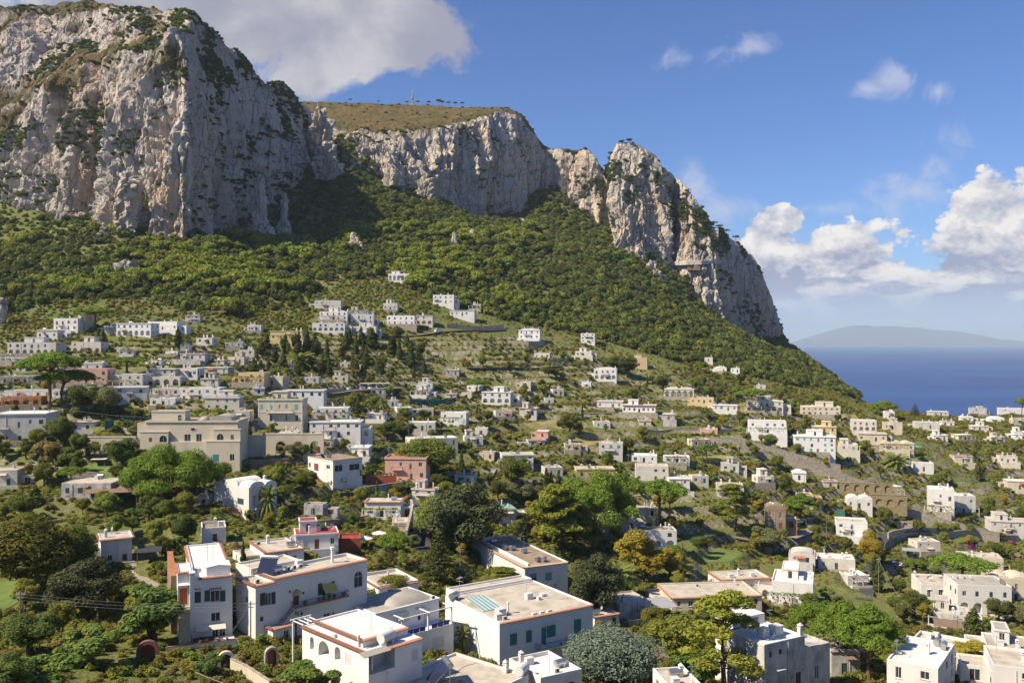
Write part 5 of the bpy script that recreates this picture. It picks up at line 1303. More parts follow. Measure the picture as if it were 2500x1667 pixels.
def h_dome():       # grey roof with low dome
 h = House('domed_house', 'white house with low domed grey roof and blue balcony panels', 'house', X(2,1312), X(2,1880), 1580, Y(2,925), ytr=Y(2,785), dep=('x',844), wall='bright', short='the white house with the low domed roof')
 w, d, H = h.w, h.d, h.h
 ops = [FO(h,2,'wc',1480,1540,925,1050,'w'), FO(h,2,'wc',1555,1610,895,980,'w'), FO(h,2,'wc',1745,1800,855,985,'w'), FO(h,2,'wc',1690,1715,925,965,'k'), LO(h,2,'wc',1085,1140,900,960,'w'), FO(h,2,'wc',1800,1870,1090,1200,'w')]
 h.block(0, w, 0, d, -6, H, ops); h.roof(0, w, 0, d, H, 'grey', 0.18, over=0.25)
 v = MB(); n = 14; x0, x1, y0, y1 = w*0.30, w*0.97, d*0.10, d*0.92; vs = []
 for i in range(n+1):
  for j in range(n+1):
   a, b = i/n, j/n; zz = (math.sin(math.pi*a)*math.sin(math.pi*b))**0.55*1.5; vs.append((x0+(x1-x0)*a, y0+(y1-y0)*b, H+0.22+zz))
 v.add(vs, [(i*(n+1)+j, (i+1)*(n+1)+j, (i+1)*(n+1)+j+1, i*(n+1)+j+1) for i in range(n) for j in range(n)]); h.part(v, 'dome', ROOFS['grey'], smooth=True)
 for a, b in ((0.28,0.48),(0.62,0.78)): h.part(MB().box(w*a, w*b, -0.3, -0.004, H-0.75, H-0.6), 'window_hood', h.wall)
 h.put('antenna', w*0.28, d*0.5, H+0.2, 0.3, 1.2); h.put('dish', 0.4, d*0.95, H+0.2, 0.2, 1.1); h.put('dish', 1.6, d*0.97, H+0.2, 0.4, 1.1); h.put('ac', w*0.93, 0.6, H+0.2)
 # terrace in front with blue panels, columns and beams
 zt = h.fz(X(2,1700), Y(2,1075), -3.0); xa, xb = w*0.22, w*1.06
 h.block(xa, xb, -3.2, -0.004, -6, zt, [('f','wc',xa+(xb-xa)*0.7,-1.9+0.1,2.6,2.0,'w')], name='terrace_wall')
 p = MB()
 for k in range(7):
  if k == 3: continue
  a = xa+(xb-xa)*(0.12+k*0.115); p.box(a, a+(xb-xa)*0.108, -3.15, -3.08, zt+0.05, zt+0.85)
 h.part(p, 'balcony_panel', BLUEP)
 c = MB()
 for x in (xa+0.4, (xa+xb)/2+0.2, xb-0.3): c.cyl(x, -3.0, zt, zt+2.9, 0.17, 12)
 h.part(c, 'column', h.wall)
 b = MB(); b.box(xa-0.3, xb+0.3, -3.12, -2.9, zt+2.9, zt+3.05)
 for x in (xa+0.4, (xa+xb)/2+0.2, xb-0.3): b.box(x-0.1, x+0.1, -3.6, -0.01, zt+3.05, zt+3.2)
 h.part(b, 'pergola_beam', h.wall); h.reg(xa, xb, -3.2, 0, 3)
 return h
def h_bigroof():
 h = House('flat_roof_house', 'large beige flat roof with tilted solar panel at the bottom edge', 'house', 1085, 1290, 1795, 1745, ytr=1652, dep=('x',905), wall='white', short='the large beige flat roof', D=114.0)
 w, d, H = h.w, h.d, h.h
 h.block(0, w, 0, d, -8, H, [('f','w',w*0.3,0.3,1.2,1.3,'k')]); h.roof(0, w, 0, d, H, 'beige', 0.34)
 h.tiles((w,d*0.35),(w,d),H+0.18,(1,0))
 h.put('solar', w*0.42, d*0.55, H+0.02, -2.1, 1.7); h.put('chimney', w*0.95, d*0.25, H, 0.2, 1.0); h.put('white_tank', w*0.98, d*0.06, H+0.02, 0.3, 1.1)
 pile = MB()
 rn = random.Random(4)
 for k in range(14): x, y = w*0.52+rn.uniform(-.7,.7), d*0.4+rn.uniform(-.5,.5); pile.box(x-.12,x+.14,y-.1,y+.1,H+0.012,H+0.1+rn.random()*0.3)
 h.part(pile, 'rubble_pile', WALLS['stone'], kind='stuff')
 # cable on the roof
 h.part(MB().tube([(w*(0.05+0.9*t), d*(0.62+0.06*math.sin(t*9)), H+0.05) for t in np.linspace(0,1,14)], 0.025, 4), 'cable', IRON)
 return h
def h_grey():       # weathered block at the lower right
 h = House('weathered_house', 'weathered grey house with white roof and steel tanks beside the loose pine', 'house', 1866, X(4,1708), 1700, Y(4,1195), ytr=Y(4,1112), dep=('x',1775), wall='grey', short='the weathered grey house')
 w, d, H = h.w, h.d, h.h
 ops = [FO(h,4,'b',1390,1412,1250,1300), FO(h,4,'b',1476,1502,1225,1270), FO(h,4,'wc',1627,1672,1432,1540,'k')]
 h.block(0, w, 0, d, -6, H, ops); h.roof(0, w, 0, d, H, 'white', 0.15, wall=WALLS['bright'])
 x2 = h.fx(X(4,1940)); z2 = h.fz(X(4,1940), Y(4,1195)); h.block(w+0.004, x2, 0.15, d*0.6, -6, z2, [h.fo('w', X(4,1805), X(4,1842), Y(4,1378), Y(4,1495), 'k')], name='wing_wall'); h.roof(w+0.02, x2, 0.15, d*0.6, z2-0.02, 'brown', 0.5)
 h.block(w*0.15, w*0.95, d+0.01, d+4.2, -6, H+1.5, [('f','o',w*0.7,H+0.2,1.6,1.0,'k')], wall=WALLS['bright'], name='rear_wall'); h.roof(w*0.15, w*0.95, d+0.01, d+4.2, H+1.5, 'white', 0.1, wall=WALLS['bright'])
 h.put('box', w*0.35, d*0.4, H+0.02, 0.1, 1.3); h.put('box', w*0.62, d*0.35, H+0.02, 0.1, 1.5); h.put('chimney', w*0.93, 0.4, H, 0, 1.1); h.put('antenna', w*0.8, d*0.7, H)
 for px in (1555,): x = h.fx(X(4,px)); h.part(MB().tube([(x,-0.1,H-0.2),(x,-0.1,-3)],0.08,6), 'downpipe', h.wall)
 h.canopy(h.fx(X(4,1445)), h.fx(X(4,1520)), h.fz(X(4,1480),Y(4,1400)), 0.6, 0.15, m=h.wall)
 h.reg(w, x2, 0, d*0.6, z2)
 return h
def h_villa_small():    # white house right, red terrace
 h = House('terrace_house', 'white house with two windows above a red terrace floor', 'house', X(5,1312), X(5,1605), Y(5,800), Y(5,668), yaw=-12, dep=('y',1401), wall='white', short='the white house with the red terrace')
 w, d, H = h.w, h.d, h.h
 h.block(0, w, 0, d, -2, H, [FO(h,5,'w',1368,1400,710,780), FO(h,5,'w',1473,1510,710,780), ('r','w',3,1,1,1.4,'k'), ('l','w',4,1,1,1.4,'k')]); h.roof(0, w, 0, d, H, 'beige', 0.35)
 for xa, xb in ((1362,1405),(1468,1516)): h.canopy(h.fx(X(5,xa)), h.fx(X(5,xb)), h.fz(X(5,xa), Y(5,705)), 0.3, 0.05, m=h.wall)
 x1 = w*1.12; h.block(-0.3, x1, -4.2, -0.004, -9, -0.3, [('f','o',w*0.4,-1.9,1.6,0.8,'k'),('f','o',w*0.85,-1.9,1.8,0.8,'k')], name='lower_wall')
 h.part(MB().box(-0.2, x1-0.1, -4.1, -0.02, -0.297, -0.25), 'terrace_floor', WALLS['rust']); h.part(MB().box(-0.3, x1, -4.2, -4.0, -0.29, 0.45).box(x1-0.2, x1, -4.0, -0.02, -0.29, 0.45), 'terrace_parapet', h.wall)
 h.put('dish', w*0.35, d*0.4, H, 0.3, 1.2); h.put('dish', w*0.45, d*0.45, H, 0.1, 1.2); h.put('chimney', 0.5, d*0.8, H)
 h.reg(-0.3, x1, -4.2, 0, 0.4)
 return h
def h_church():
 h = House('cloister_building', 'large cream building with oval window, bays and vaulted roof', 'building', X(6,1310), X(6,2132), Y(6,845), Y(6,482), yaw=1.5, dep=12, wall='cream', short='the large cream building with the oval window')
 w, d, H = h.w, h.d, h.h; zm = h.fz(X(6,1700), Y(6,650))
 ops = [FO(h,6,'w',1655,1712,588,652), FO(h,6,'w',1760,1812,585,655)]
 h.block(0, w, 0, d, -6, H, ops)
 h.roof(0, w, 0, d, H, 'grey', 0.35, over=0.3)
 # oval window with a rim
 c = h.fx(X(6,1733)); z = h.fz(X(6,1733), Y(6,543)); r = MB(); n = 16; ro, ri = (0.95, 0.62), (0.72, 0.45); vs = []
 for q in (ro, ri):
  for k in range(n): t = 2*math.pi*k/n; vs.append((c+q[0]*math.cos(t), -0.08, z+q[1]*math.sin(t)))
 for k in range(n): t = 2*math.pi*k/n; vs.append((c+ro[0]*math.cos(t), -0.003, z+ro[1]*math.sin(t)))
 r.add(vs, [(k,(k+1)%n,n+(k+1)%n,n+k) for k in range(n)]+[(k,2*n+k,2*n+(k+1)%n,(k+1)%n) for k in range(n)]); ow = h.part(r, 'oval_window', WALLS['cream'])
 h.part(MB().add([(c+ri[0]*math.cos(2*math.pi*k/n), -0.03, z+ri[1]*math.sin(2*math.pi*k/n)) for k in range(n)], [tuple(range(n))]), 'pane', GLASS, parent=ow)
 y1 = -1.1
 # left bay, right bay, lower base
 a, b = h.fx(X(6,1268)), h.fx(X(6,1520)); z1 = h.fz(X(6,1400), Y(6,568)); h.block(a, b, y1, -0.004, -6, z1, [h.fo('aw', X(6,1430), X(6,1500), Y(6,598), Y(6,662), 'k', y1), h.fo('wc', X(6,1335), X(6,1365), Y(6,618), Y(6,655), 'b', y1)], name='bay_wall'); h.roof(a, b, y1, -0.05, z1, 'grey', 0.1, over=0.12)
 a, b = h.fx(X(6,1925)), h.fx(X(6,2165)); z1 = h.fz(X(6,2050), Y(6,545)); h.block(a, b, y1, -0.004, zm, z1, [h.fo('aw', X(6,1945), X(6,2008), Y(6,582), Y(6,642), 'k', y1), h.fo('wc', X(6,2070), X(6,2098), Y(6,592), Y(6,636), 'b', y1)], name='bay_wall'); h.roof(a, b, y1, -0.05, z1, 'grey', 0.1, over=0.12)
 a, b = h.fx(X(6,1868)), h.fx(X(6,2168)); h.block(a, b, -2.2, -0.004, -6, zm, [h.fo('wc', X(6,1910), X(6,1965), Y(6,768), Y(6,832), 't', -2.2), h.fo('w', X(6,2062), X(6,2105), Y(6,765), Y(6,826), 'k', -2.2)], name='base_wall'); h.roof(a, b, -2.2, -1.15, zm, 'grey', 0.12, over=0.1)
 a = h.fx(X(6,1522)); b = h.fx(X(6,1866)); h.block(a, b, -0.8, -0.004, -6, zm-0.05, [], name='base_wall')
 # left low wing
 a, b = h.fx(X(6,1220)), -0.004; z1 = h.fz(X(6,1260), Y(6,498)); h.block(a, b, 1.0, d, -6, z1, []); h.roof(a, b, 1.0, d, z1, 'grey', 0.3)
 # attic, vault and small dome
 a, b = h.fx(X(6,1360), 3), h.fx(X(6,1660), 3); z1 = h.fz(X(6,1500), Y(6,388), 3); h.block(a, b, 3, 8, H, z1, [h.fo('wc', X(6,1598), X(6,1628), Y(6,415), Y(6,470), 'k', 3)], name='attic_wall'); h.roof(a, b, 3, 8, z1, 'grey', 0.2, over=0.15)
 a, b = h.fx(X(6,1895), 4), h.fx(X(6,2100), 4); c = (a+b)/2; r_ = (b-a)/2
 h.part(MB().prism([(c-r_*math.cos(math.pi*k/14), H+0.2+1.9*math.sin(math.pi*k/14)) for k in range(15)], 'y', 2.0, 10.5), 'vault', ROOFS['grey'], smooth=False)
 c = h.fx(X(6,1835), 5); h.part(MB().lathe([(1.6*math.cos(math.pi/2*k/6), H+0.3+1.3*math.sin(math.pi/2*k/6)) for k in range(7)], 14, (c, 5.5, 0)), 'dome', ROOFS['grey'], smooth=True)
 h.reg(h.fx(X(6,1220)), h.fx(X(6,2168)), -2.2, 0, H)
 return h
def h_villa():
 h = House('green_shutter_villa', 'cream villa with green shutters and ochre side wall beside the arcade', 'house', X(7,258), X(7,655), Y(7,505), Y(7,285), yaw=1, dep=9, wall='cream', short='the cream villa with green shutters')
 w, d, H = h.w, h.d, h.h
 ops = [FO(h,7,'wc',280,302,320,365,'e'), FO(h,7,'wc',371,398,326,366,'e'), FO(h,7,'w',444,458,322,360), FO(h,7,'wc',500,526,320,358,'e'), FO(h,7,'wc',588,616,320,372,'e'), FO(h,7,'ao',355,395,412,470), FO(h,7,'w',590,618,415,470), FO(h,7,'w',500,520,415,470),
   ('r','wc',2.2,H*0.58,0.9,1.7,'k'), ('r','wc',6.5,H*0.58,0.9,1.7,'k'), ('r','wc',2.2,H*0.2,0.9,1.5,'k'), ('r','wc',6.5,H*0.2,0.9,1.5,'k')]
 h.block(0, w, 0, d, -6, H, ops)
 h.part(MB().box(w+0.004, w+0.05, 0.25, d-0.02, -6, H-0.05), 'side_render', WALLS['tan']) if False else None
 h.roof(0, w, 0, d, H, 'beige', 0.5, over=0.25)
 zc = h.fz(X(7,450), Y(7,388)); h.part(MB().box(-0.06, w+0.06, -0.10, -0.003, zc-0.12, zc+0.12), 'string_course', WALLS['white'])
 for x in (0.0, w*0.235, w*0.33, w-0.45):
  q = MB()
  for k in range(14): q.box(x-0.02 if k % 2 else x, x+(0.47 if k % 2 else 0.36), -0.05, -0.003, k*H/14+0.02, (k+1)*H/14-0.03)
  h.part(q, 'quoin', WALLS['white'], kind='stuff')
 h.balcony(w*0.2, w*0.8, zc-0.15, 1.2, slab=WALLS['white'])
 a, b = h.fx(X(7,380), 3), h.fx(X(7,520), 3); z1 = h.fz(X(7,450), Y(7,210), 3); h.block(a, b, 3, d, H, z1, [('f','w',(a+b)/2,H+0.5,1.2,1.6,'k')], name='upper_wall'); h.roof(a, b, 3, d, z1, 'beige', 0.1, over=0.25)
 h.canopy(h.fx(X(7,345),2), a, z1-0.3, 2.0, 0.1, y0=4, name='terrace_awning', m=CANV)
 for k in range(9): o = link_mesh('potted_plant', leaf_blob(0.5, 60, 0.16, k), h.root, (w*(0.05+0.1*k), 0.6, H+0.75))
 return h
def h_boxy():
 h = House('boxy_house', 'boxy white house with dark windows and red outside steps', 'house', X(7,930), X(7,1192), Y(7,1062), Y(7,828), ytr=Y(7,800), dep=('x',752), wall='white', short='the boxy white house with red steps')
 w, d, H = h.w, h.d, h.h
 h.block(0, w, 0, d, -6, H, [FO(h,7,'w',945,1017,862,922), FO(h,7,'w',1075,1168,852,910), FO(h,7,'w',1210,1230,900,960), LO(h,7,'w',870,902,862,900), LO(h,7,'d',760,800,850,915,'b'), LO(h,7,'w',712,730,840,885), LO(h,7,'wc',865,890,965,1000,'w')])
 h.roof(0, w, 0, d, H, 'brown', 0.22, wall=WALLS['brown']); h.part(MB().box(-0.1,w+0.1,-0.1,d+0.1,H-0.35,H-0.004), 'cornice', h.wall)
 for xa, xb, yy in ((940,1022,852),(1068,1175,842)): h.canopy(h.fx(X(7,xa)), h.fx(X(7,xb)), h.fz(X(7,xa), Y(7,yy)), 0.35, 0.06, m=h.wall)
 ya, yb = h.ly(X(7,800)), 1.0; h.stairs(-2.3, -1.1, ya, H*0.38, -1.5, -0.6, 14, WALLS['rust'])
 h.part(MB().add([(-1.05,ya,H*0.38),(-1.05,-1.5,-0.6),(-1.05,-1.5,0.3),(-1.05,ya,H*0.38+0.9),(-0.9,ya,H*0.38),(-0.9,-1.5,-0.6),(-0.9,-1.5,0.3),(-0.9,ya,H*0.38+0.9)], [(0,1,2,3),(7,6,5,4),(3,2,6,7),(0,3,7,4),(1,5,6,2)]), 'stair_parapet', h.wall)
 h.part(MB().box(-2.3,-0.004,ya,d*0.95,-5,H*0.38), 'landing', h.wall)
 h.put('tank', w*0.35, -0.7, 1.2, 0.1, 1.0); h.put('ac', -0.4, 1.0, 1.5, 1.57); h.put('tank', w*0.3, d*0.5, H+0.02, 0, 0.9); h.put('solar', w*0.15, d*0.6, H, 0.3, 0.7)
 # lower annex
 a, b = h.fx(X(7,1130), -1.5), h.fx(X(7,1290), -1.5); z1 = h.fz(X(7,1200), Y(7,1062), -1.5); h.block(a, b, -1.5, 3, -6, z1, [h.fo('wc', X(7,1180), X(7,1232), Y(7,1095), Y(7,1130), 't', -1.5)], name='annex_wall'); h.roof(a, b, -1.5, -0.05, z1, 'white', 0.2)
 h.reg(a, b, -1.5, 0, z1); h.reg(-2.3, 0, -1.5, d, H*0.4)
 return h
def h_vaulted():
 h = House('vaulted_house', 'white house with curved vault gables, balcony and hanging laundry', 'house', X(7,175), X(7,425), Y(7,1365), Y(7,1075), ytr=Y(7,1035), dep=('x',522), wall='white', short='the white house with vault gables and laundry')
 w, d, H = h.w, h.d, h.h
 ops = [FO(h,7,'w',215,232,1150,1215), FO(h,7,'w',262,290,1125,1190), FO(h,7,'w',316,330,1100,1185), FO(h,7,'ao',262,300,1275,1370), FO(h,7,'ao',352,395,1235,1320), LO(h,7,'wc',72,128,1162,1215,'g'), LO(h,7,'ao',-30,10,1300,1370), LO(h,7,'w',-100,-60,1180,1220)]
 h.block(0, w, 0, d, -6, H, ops); h.roof(0, w, 0, d, H, 'white', 0.3)
 for c, r, y0, y1 in ((w*0.3, w*0.26, -0.01, 4.5), (w*0.78, w*0.2, -0.01, 4.0)):
  h.part(MB().prism([(c-r, H+0.01)]+[(c-r*math.cos(math.pi*k/12), H+0.3+r*0.55*math.sin(math.pi*k/12)) for k in range(13)]+[(c+r, H+0.01)], 'y', y0, y1), 'vault', h.wall)
 h.part(MB().prism([(d*0.55-3*math.cos(math.pi*k/12), H+0.25+1.5*math.sin(math.pi*k/12)) for k in range(13)], 'x', 0.5, w-0.6), 'vault', h.wall)
 h.balcony(w*0.15, w*1.02, h.fz(X(7,300), Y(7,1235)), 1.2)
 h.canopy(h.fx(X(7,205)), h.fx(X(7,240)), h.fz(X(7,205),Y(7,1145)), 0.3, 0.05); h.canopy(h.fx(X(7,255)), h.fx(X(7,298)), h.fz(X(7,255),Y(7,1118)), 0.3, 0.05)
 cols = [(0.62,0.50,0.12),(0.7,0.7,0.68),(0.62,0.25,0.33),(0.7,0.68,0.7),(0.45,0.1,0.2)]
 z = h.lz(X(7,80), Y(7,1238)); y0 = h.ly(X(7,190)); y1 = h.ly(X(7,20))
 for k, c in enumerate(cols):
  ya = y0+(y1-y0)*(k+0.1)/5; yb = y0+(y1-y0)*(k+0.75)/5; h.part(MB().box(-0.55,-0.5,min(ya,yb),max(ya,yb),z-1.0-0.2*(k % 2),z), 'laundry', mat('laundry_%d' % k, c, 0.9))
 h.part(MB().tube([(-0.52,y0,z),(-0.52,y1,z)],0.02,4), 'clothes_line', GREYM)
 h.put('chimney', w*0.95, d*0.3, H, 0, 1.1); h.put('tank', w*0.2, d*0.85, H+0.3, 0.3, 0.9); h.put('ac', 0.5, d*0.8, H+0.02)
 return h
# ------------------------------------------------------------------ foreground houses first, then the town and the slopes
h_tower(); h_long(); h_teal(); h_tanks(); h_arches(); h_dome(); h_bigroof(); h_grey(); h_villa_small(); h_church(); h_villa(); h_boxy(); h_vaulted()
def A(name, label, xl, xr, yb, yt, yaw=-12, dep=8.0, wall='white', short=None, ytr=None, cat='house', **kw):
 if ytr is None and yaw > 4 and xl < 1000 and yb < 1300: yaw -= 14
 h = House(name, label, cat, xl, xr, yb, yt, yaw=yaw, ytr=ytr, dep=dep, wall=wall, short=short)
 if h.D > 240: h.h *= 0.86
 h.auto(**kw); return h
# --- lower left and centre
A('garden_house','small white house with clay roof edge and steel tank left of the tall house',246,322,1380,1321,yaw=28,dep=7,roof='beige',tile=True,storeys=2,short='the small clay-edged house at the left')
A('low_house','low white house with flat brown roof behind the tall house',492,552,1329,1296,yaw=20,dep=8,roof='brown',short='the low house behind the tall one')
A('terrace_row_house','white house with stepped roofs and clay edges behind the long house',650,742,1392,1352,yaw=32,dep=12,roof='beige',tile=True,storeys=1,short='the stepped house behind the long house')
A('red_roof_house','white house with a flat red roof',722,826,1344,1309,yaw=16,dep=7,roof='red',short='the red-roofed house',over=0.2)
A('flat_house','low white house with beige roof and clay edge between the long house and the lane',926,1022,1462,1437,yaw=32,dep=11,roof='beige',tile=True,short='the low clay-edged house beside the lane',storeys=1)
A('garage_house','low house with brown roof and wide grey terrace cover',1513,1590,1512,1478,yaw=22,dep=9,roof='beige',wall='grey',short='the low house with the grey terrace cover',storeys=1,low='o')
A('ruined_villa','faded white villa with dark shutters and terrace behind the big pines',1468,1552,1298,1262,yaw=4,dep=8,wall='grey',roof='beige',vault=1,storeys=1,style='wc',ctype='k',short='the faded villa behind the big pines')
A('villa_wing','white wing with arched loggia and brown terrace wall',1557,1652,1338,1290,yaw=2,dep=6,wall='white',roof='brown',storeys=2,arcade=True,short='the white wing with the loggia')
A('cluster_house','white house with clay edged roof and potted terrace in the lower right',1760,1880,1452,1412,yaw=10,dep=9,roof='beige',tile=True,storeys=1,short='the clay-edged house at lower right')
A('curved_house','white house with rounded roof ends and satellite dish',1884,1985,1470,1420,yaw=-20,dep=13,roof='white',storeys=1,short='the rounded white house with the dish')
A('wide_roof_house','low house with wide cream roofs left of the loose pine',1640,1860,1490,1462,yaw=6,dep=13,wall='cream',roof='beige',storeys=1,tile=True,short='the low house with wide cream roofs')
A('roadside_house','low white house beside the road with stepped parapet',1998,2088,1388,1360,yaw=-14,dep=8,wall='bright',roof='white',storeys=1,short='the low white house beside the road')
A('vault_cottage','white vaulted cottage with solar panel',1925,1990,1370,1350,yaw=-20,dep=8,wall='white',roof='beige',vault=1,storeys=1,short='the vaulted cottage with the solar panel')
A('drive_house','white house at the end of the curved drive',2042,2118,1306,1270,yaw=-16,dep=9,wall='white',roof='beige',storeys=2,short='the house at the end of the drive')
A('tower_house','tall brown and white house with curved parapet beside the drive',1868,1918,1290,1232,yaw=-14,dep=8,wall='brown',roof='white',storeys=2,vault=1,short='the tall brown house beside the drive')
A('shade_house','white house with arched porch under the umbrella pine at right',2338,2470,1500,1418,yaw=-8,dep=12,wall='white',roof='grey',storeys=2,arcade=True,short='the house with the arched porch under the umbrella pine')
A('yellow_house','pale yellow house with teal blinds and curved parapet at right edge',2416,2520,1462,1405,yaw=-14,dep=10,wall='cream',roof='white',storeys=2,style='wc',ctype='e',vault=2,short='the pale yellow house at the right edge')
A('scaffold_house','house wrapped in scaffolding and blue netting',2345,2450,1386,1355,yaw=-16,dep=9,wall='cream',roof='beige',storeys=1,short='the scaffolded house')
A('edge_house','white two storey house with arched window near the right edge',2420,2520,1302,1268,yaw=-14,dep=10,wall='white',roof='beige',storeys=2,short='the two storey house near the right edge')
A('long_roof_house','low house with long cream roof below the brown awning',2212,2352,1602,1580,yaw=-38,dep=11,wall='white',roof='beige',storeys=1,short='the low house with the long cream roof')
A('awning_house','low white house with satellite dishes above the brown awning',2280,2365,1520,1497,yaw=-24,dep=9,wall='white',roof='beige',storeys=1,short='the low white house with satellite dishes')
A('corner_right_house','white house with pale roof in the bottom right corner',2425,2530,1690,1628,yaw=-20,dep=10,wall='white',roof='beige',storeys=2,short='the house in the bottom right corner')
A('striped_house','low white house with beige roof and chimneys at right edge',2408,2520,1600,1578,yaw=-22,dep=9,wall='white',roof='grey',storeys=1,short='the low house with chimneys at the right edge')
A('pine_yard_house','grey walled house behind the two pine trunks',2030,2100,1650,1590,yaw=0,dep=8,wall='grey',roof='brown',storeys=1,short='the house behind the pine trunks')
# --- left town
A('concrete_house','white house with concrete upper band and dark slit windows at left edge',-20,112,1082,1002,yaw=24,dep=14,wall='white',roof='white',storeys=2,style='wc',ctype='k',short='the concrete-banded house at the left edge')
A('orange_house','low orange house with arched window at the left edge',2,100,993,970,yaw=26,dep=8,wall='orange',roof='beige',storeys=1,arcade=True,short='the orange house')
A('cottage','small white cottage with clay roof edge beside the green net',170,230,1053,1030,yaw=24,dep=7,tile=True,storeys=1,short='the cottage beside the green net')
A('pink_house','long pink house behind the umbrella pines',160,262,938,898,yaw=20,dep=10,wall='pink',roof='beige',storeys=2,style='wc',ctype='g',short='the long pink house')
A('porch_house','white two storey house with covered porch right of the pines',242,348,945,911,yaw=14,dep=9,wall='white',roof='white',storeys=2,short='the white house with the covered porch')
A('stepped_house','white and cream house with stepped front above the garden hedge',278,358,988,941,yaw=30,dep=8,wall='white',roof='white',storeys=3,short='the stepped white and cream house')
A('hedge_house','low white house behind a clipped hedge',366,428,993,971,yaw=18,dep=8,wall='white',roof='beige',storeys=1,short='the low house behind the hedge')
A('veranda_house','long white house with glazed veranda and outside stair',440,536,978,944,yaw=14,dep=9,wall='white',roof='beige',storeys=2,short='the long house with the glazed veranda')
A('flat_long_house','low white house with long flat roof left of the veranda house',372,440,966,947,yaw=14,dep=9,wall='white',roof='beige',storeys=1,short='the low house left of the veranda house')
A('domed_row_house','white house with row of small vaults on its roof',500,584,1000,968,yaw=18,dep=8,wall='white',roof='white',storeys=2,vault=3,short='the white house with the row of small vaults')
A('lane_house','white house with arched doorway beside the steep lane',572,610,1035,1001,yaw=20,dep=8,wall='white',roof='beige',storeys=1,arcade=True,short='the white house beside the steep lane')
A('ochre_house','yellow ochre house with stepped roofs and round pine',582,645,936,908,yaw=12,dep=9,wall='yellow',roof='beige',storeys=2,short='the yellow ochre house')
A('ochre_back_house','pale yellow flat house behind the palm',640,690,940,918,yaw=8,dep=8,wall='cream',roof='beige',storeys=1,short='the pale yellow house behind the palm')
A('blue_door_house','white house with blue shutters behind the cream villa',690,790,972,952,yaw=16,dep=8,wall='bright',roof='beige',storeys=1,style='wc',ctype='n',short='the white house with blue shutters')
A('row_house','long white row house right of the cream villa',766,850,1024,994,yaw=18,dep=8,wall='bright',roof='white',storeys=2,short='the long white row house')
A('awning_row_house','white house with arched windows and tan end wall below the row house',756,880,1068,1026,yaw=16,dep=9,wall='white',roof='white',storeys=2,style='w',short='the white house with the tan end wall')
A('gable_house','pale cottage among potted flowers',858,900,1116,1090,yaw=14,dep=7,wall='white',roof='white',storeys=1,short='the pale cottage among potted flowers')
A('salmon_house','salmon pink house with roof terrace and white columns',940,1040,1172,1112,yaw=10,dep=9,wall='pink',roof='tile',storeys=2,par=0.5,short='the salmon pink house')
A('long_white_house','long white two storey house behind the big round tree',1002,1118,1108,1068,yaw=18,dep=10,wall='bright',roof='white',storeys=2,style='wc',ctype='n',short='the long white house behind the big round tree')
A('lane_corner_house','white house with beige square roof panel beside the lane wall',890,978,1264,1222,yaw=14,dep=7,wall='white',roof='beige',tile=True,storeys=1,short='the white house beside the lane wall')
A('shed','grey wooden shed below the boxy house',742,788,1258,1230,yaw=8,dep=4,wall='grey',roof='brown',storeys=1,clutter=False,short='the grey shed')
A('reed_house','long low house with reed roof terrace among dark trees',150,270,1215,1180,yaw=14,dep=10,wall='grey',roof='beige',storeys=1,par=0.1,short='the reed-roofed house')
A('left_edge_house','white house corner with beige roof at the left edge',-40,42,1190,1146,yaw=26,dep=8,wall='white',roof='beige',storeys=1,short='the house corner at the left edge')
A('blue_front_house','low building with dark blue front below the umbrella pine',0,95,940,918,yaw=22,dep=10,wall='grey',roof='white',storeys=1,ctype='n',style='wc',short='the low dark blue fronted building')
A('old_row_house','row of low white houses beside the left umbrella pine',10,150,972,952,yaw=22,dep=8,wall='white',roof='grey',storeys=1,short='the low row beside the left umbrella pine')
A('bright_house','white house with shaded terrace below the hillside',357,428,928,898,yaw=16,dep=8,wall='bright',roof='white',storeys=2,short='the white house with the shaded terrace')
A('arch_house','white house with arched ground floor left of the ochre house',372,440,944,920,yaw=16,dep=7,wall='white',roof='white',storeys=1,arcade=True,short='the arched white house left of the ochre house')
A('glazed_house','white house with long glazed front',436,482,920,898,yaw=12,dep=8,wall='white',roof='white',storeys=1,dens=1.6,short='the house with the long glazed front')
A('terraced_house','long white terraced house with teal shutters',482,556,914,896,yaw=12,dep=8,wall='bright',roof='white',storeys=1,style='wc',ctype='t',short='the terraced house with teal shutters')
A('wall_house','cream boxy house above the terraced house',556,596,888,872,yaw=10,dep=7,wall='cream',roof='white',storeys=1,short='the cream boxy house')
A('street_house','white cubic house above the street of the town',200,250,905,884,yaw=20,dep=7,wall='white',roof='white',storeys=1,short='the white cubic house above the street')
A('scrap_house','low grey house on the hillside above the town',440,500,880,862,yaw=10,dep=8,wall='grey',roof='brown',storeys=1,short='the low grey hillside house')
A('round_house','white round walled house above the pink house',355,395,892,880,yaw=6,dep=6,wall='white',roof='white',storeys=1,short='the white round house above the pink house')
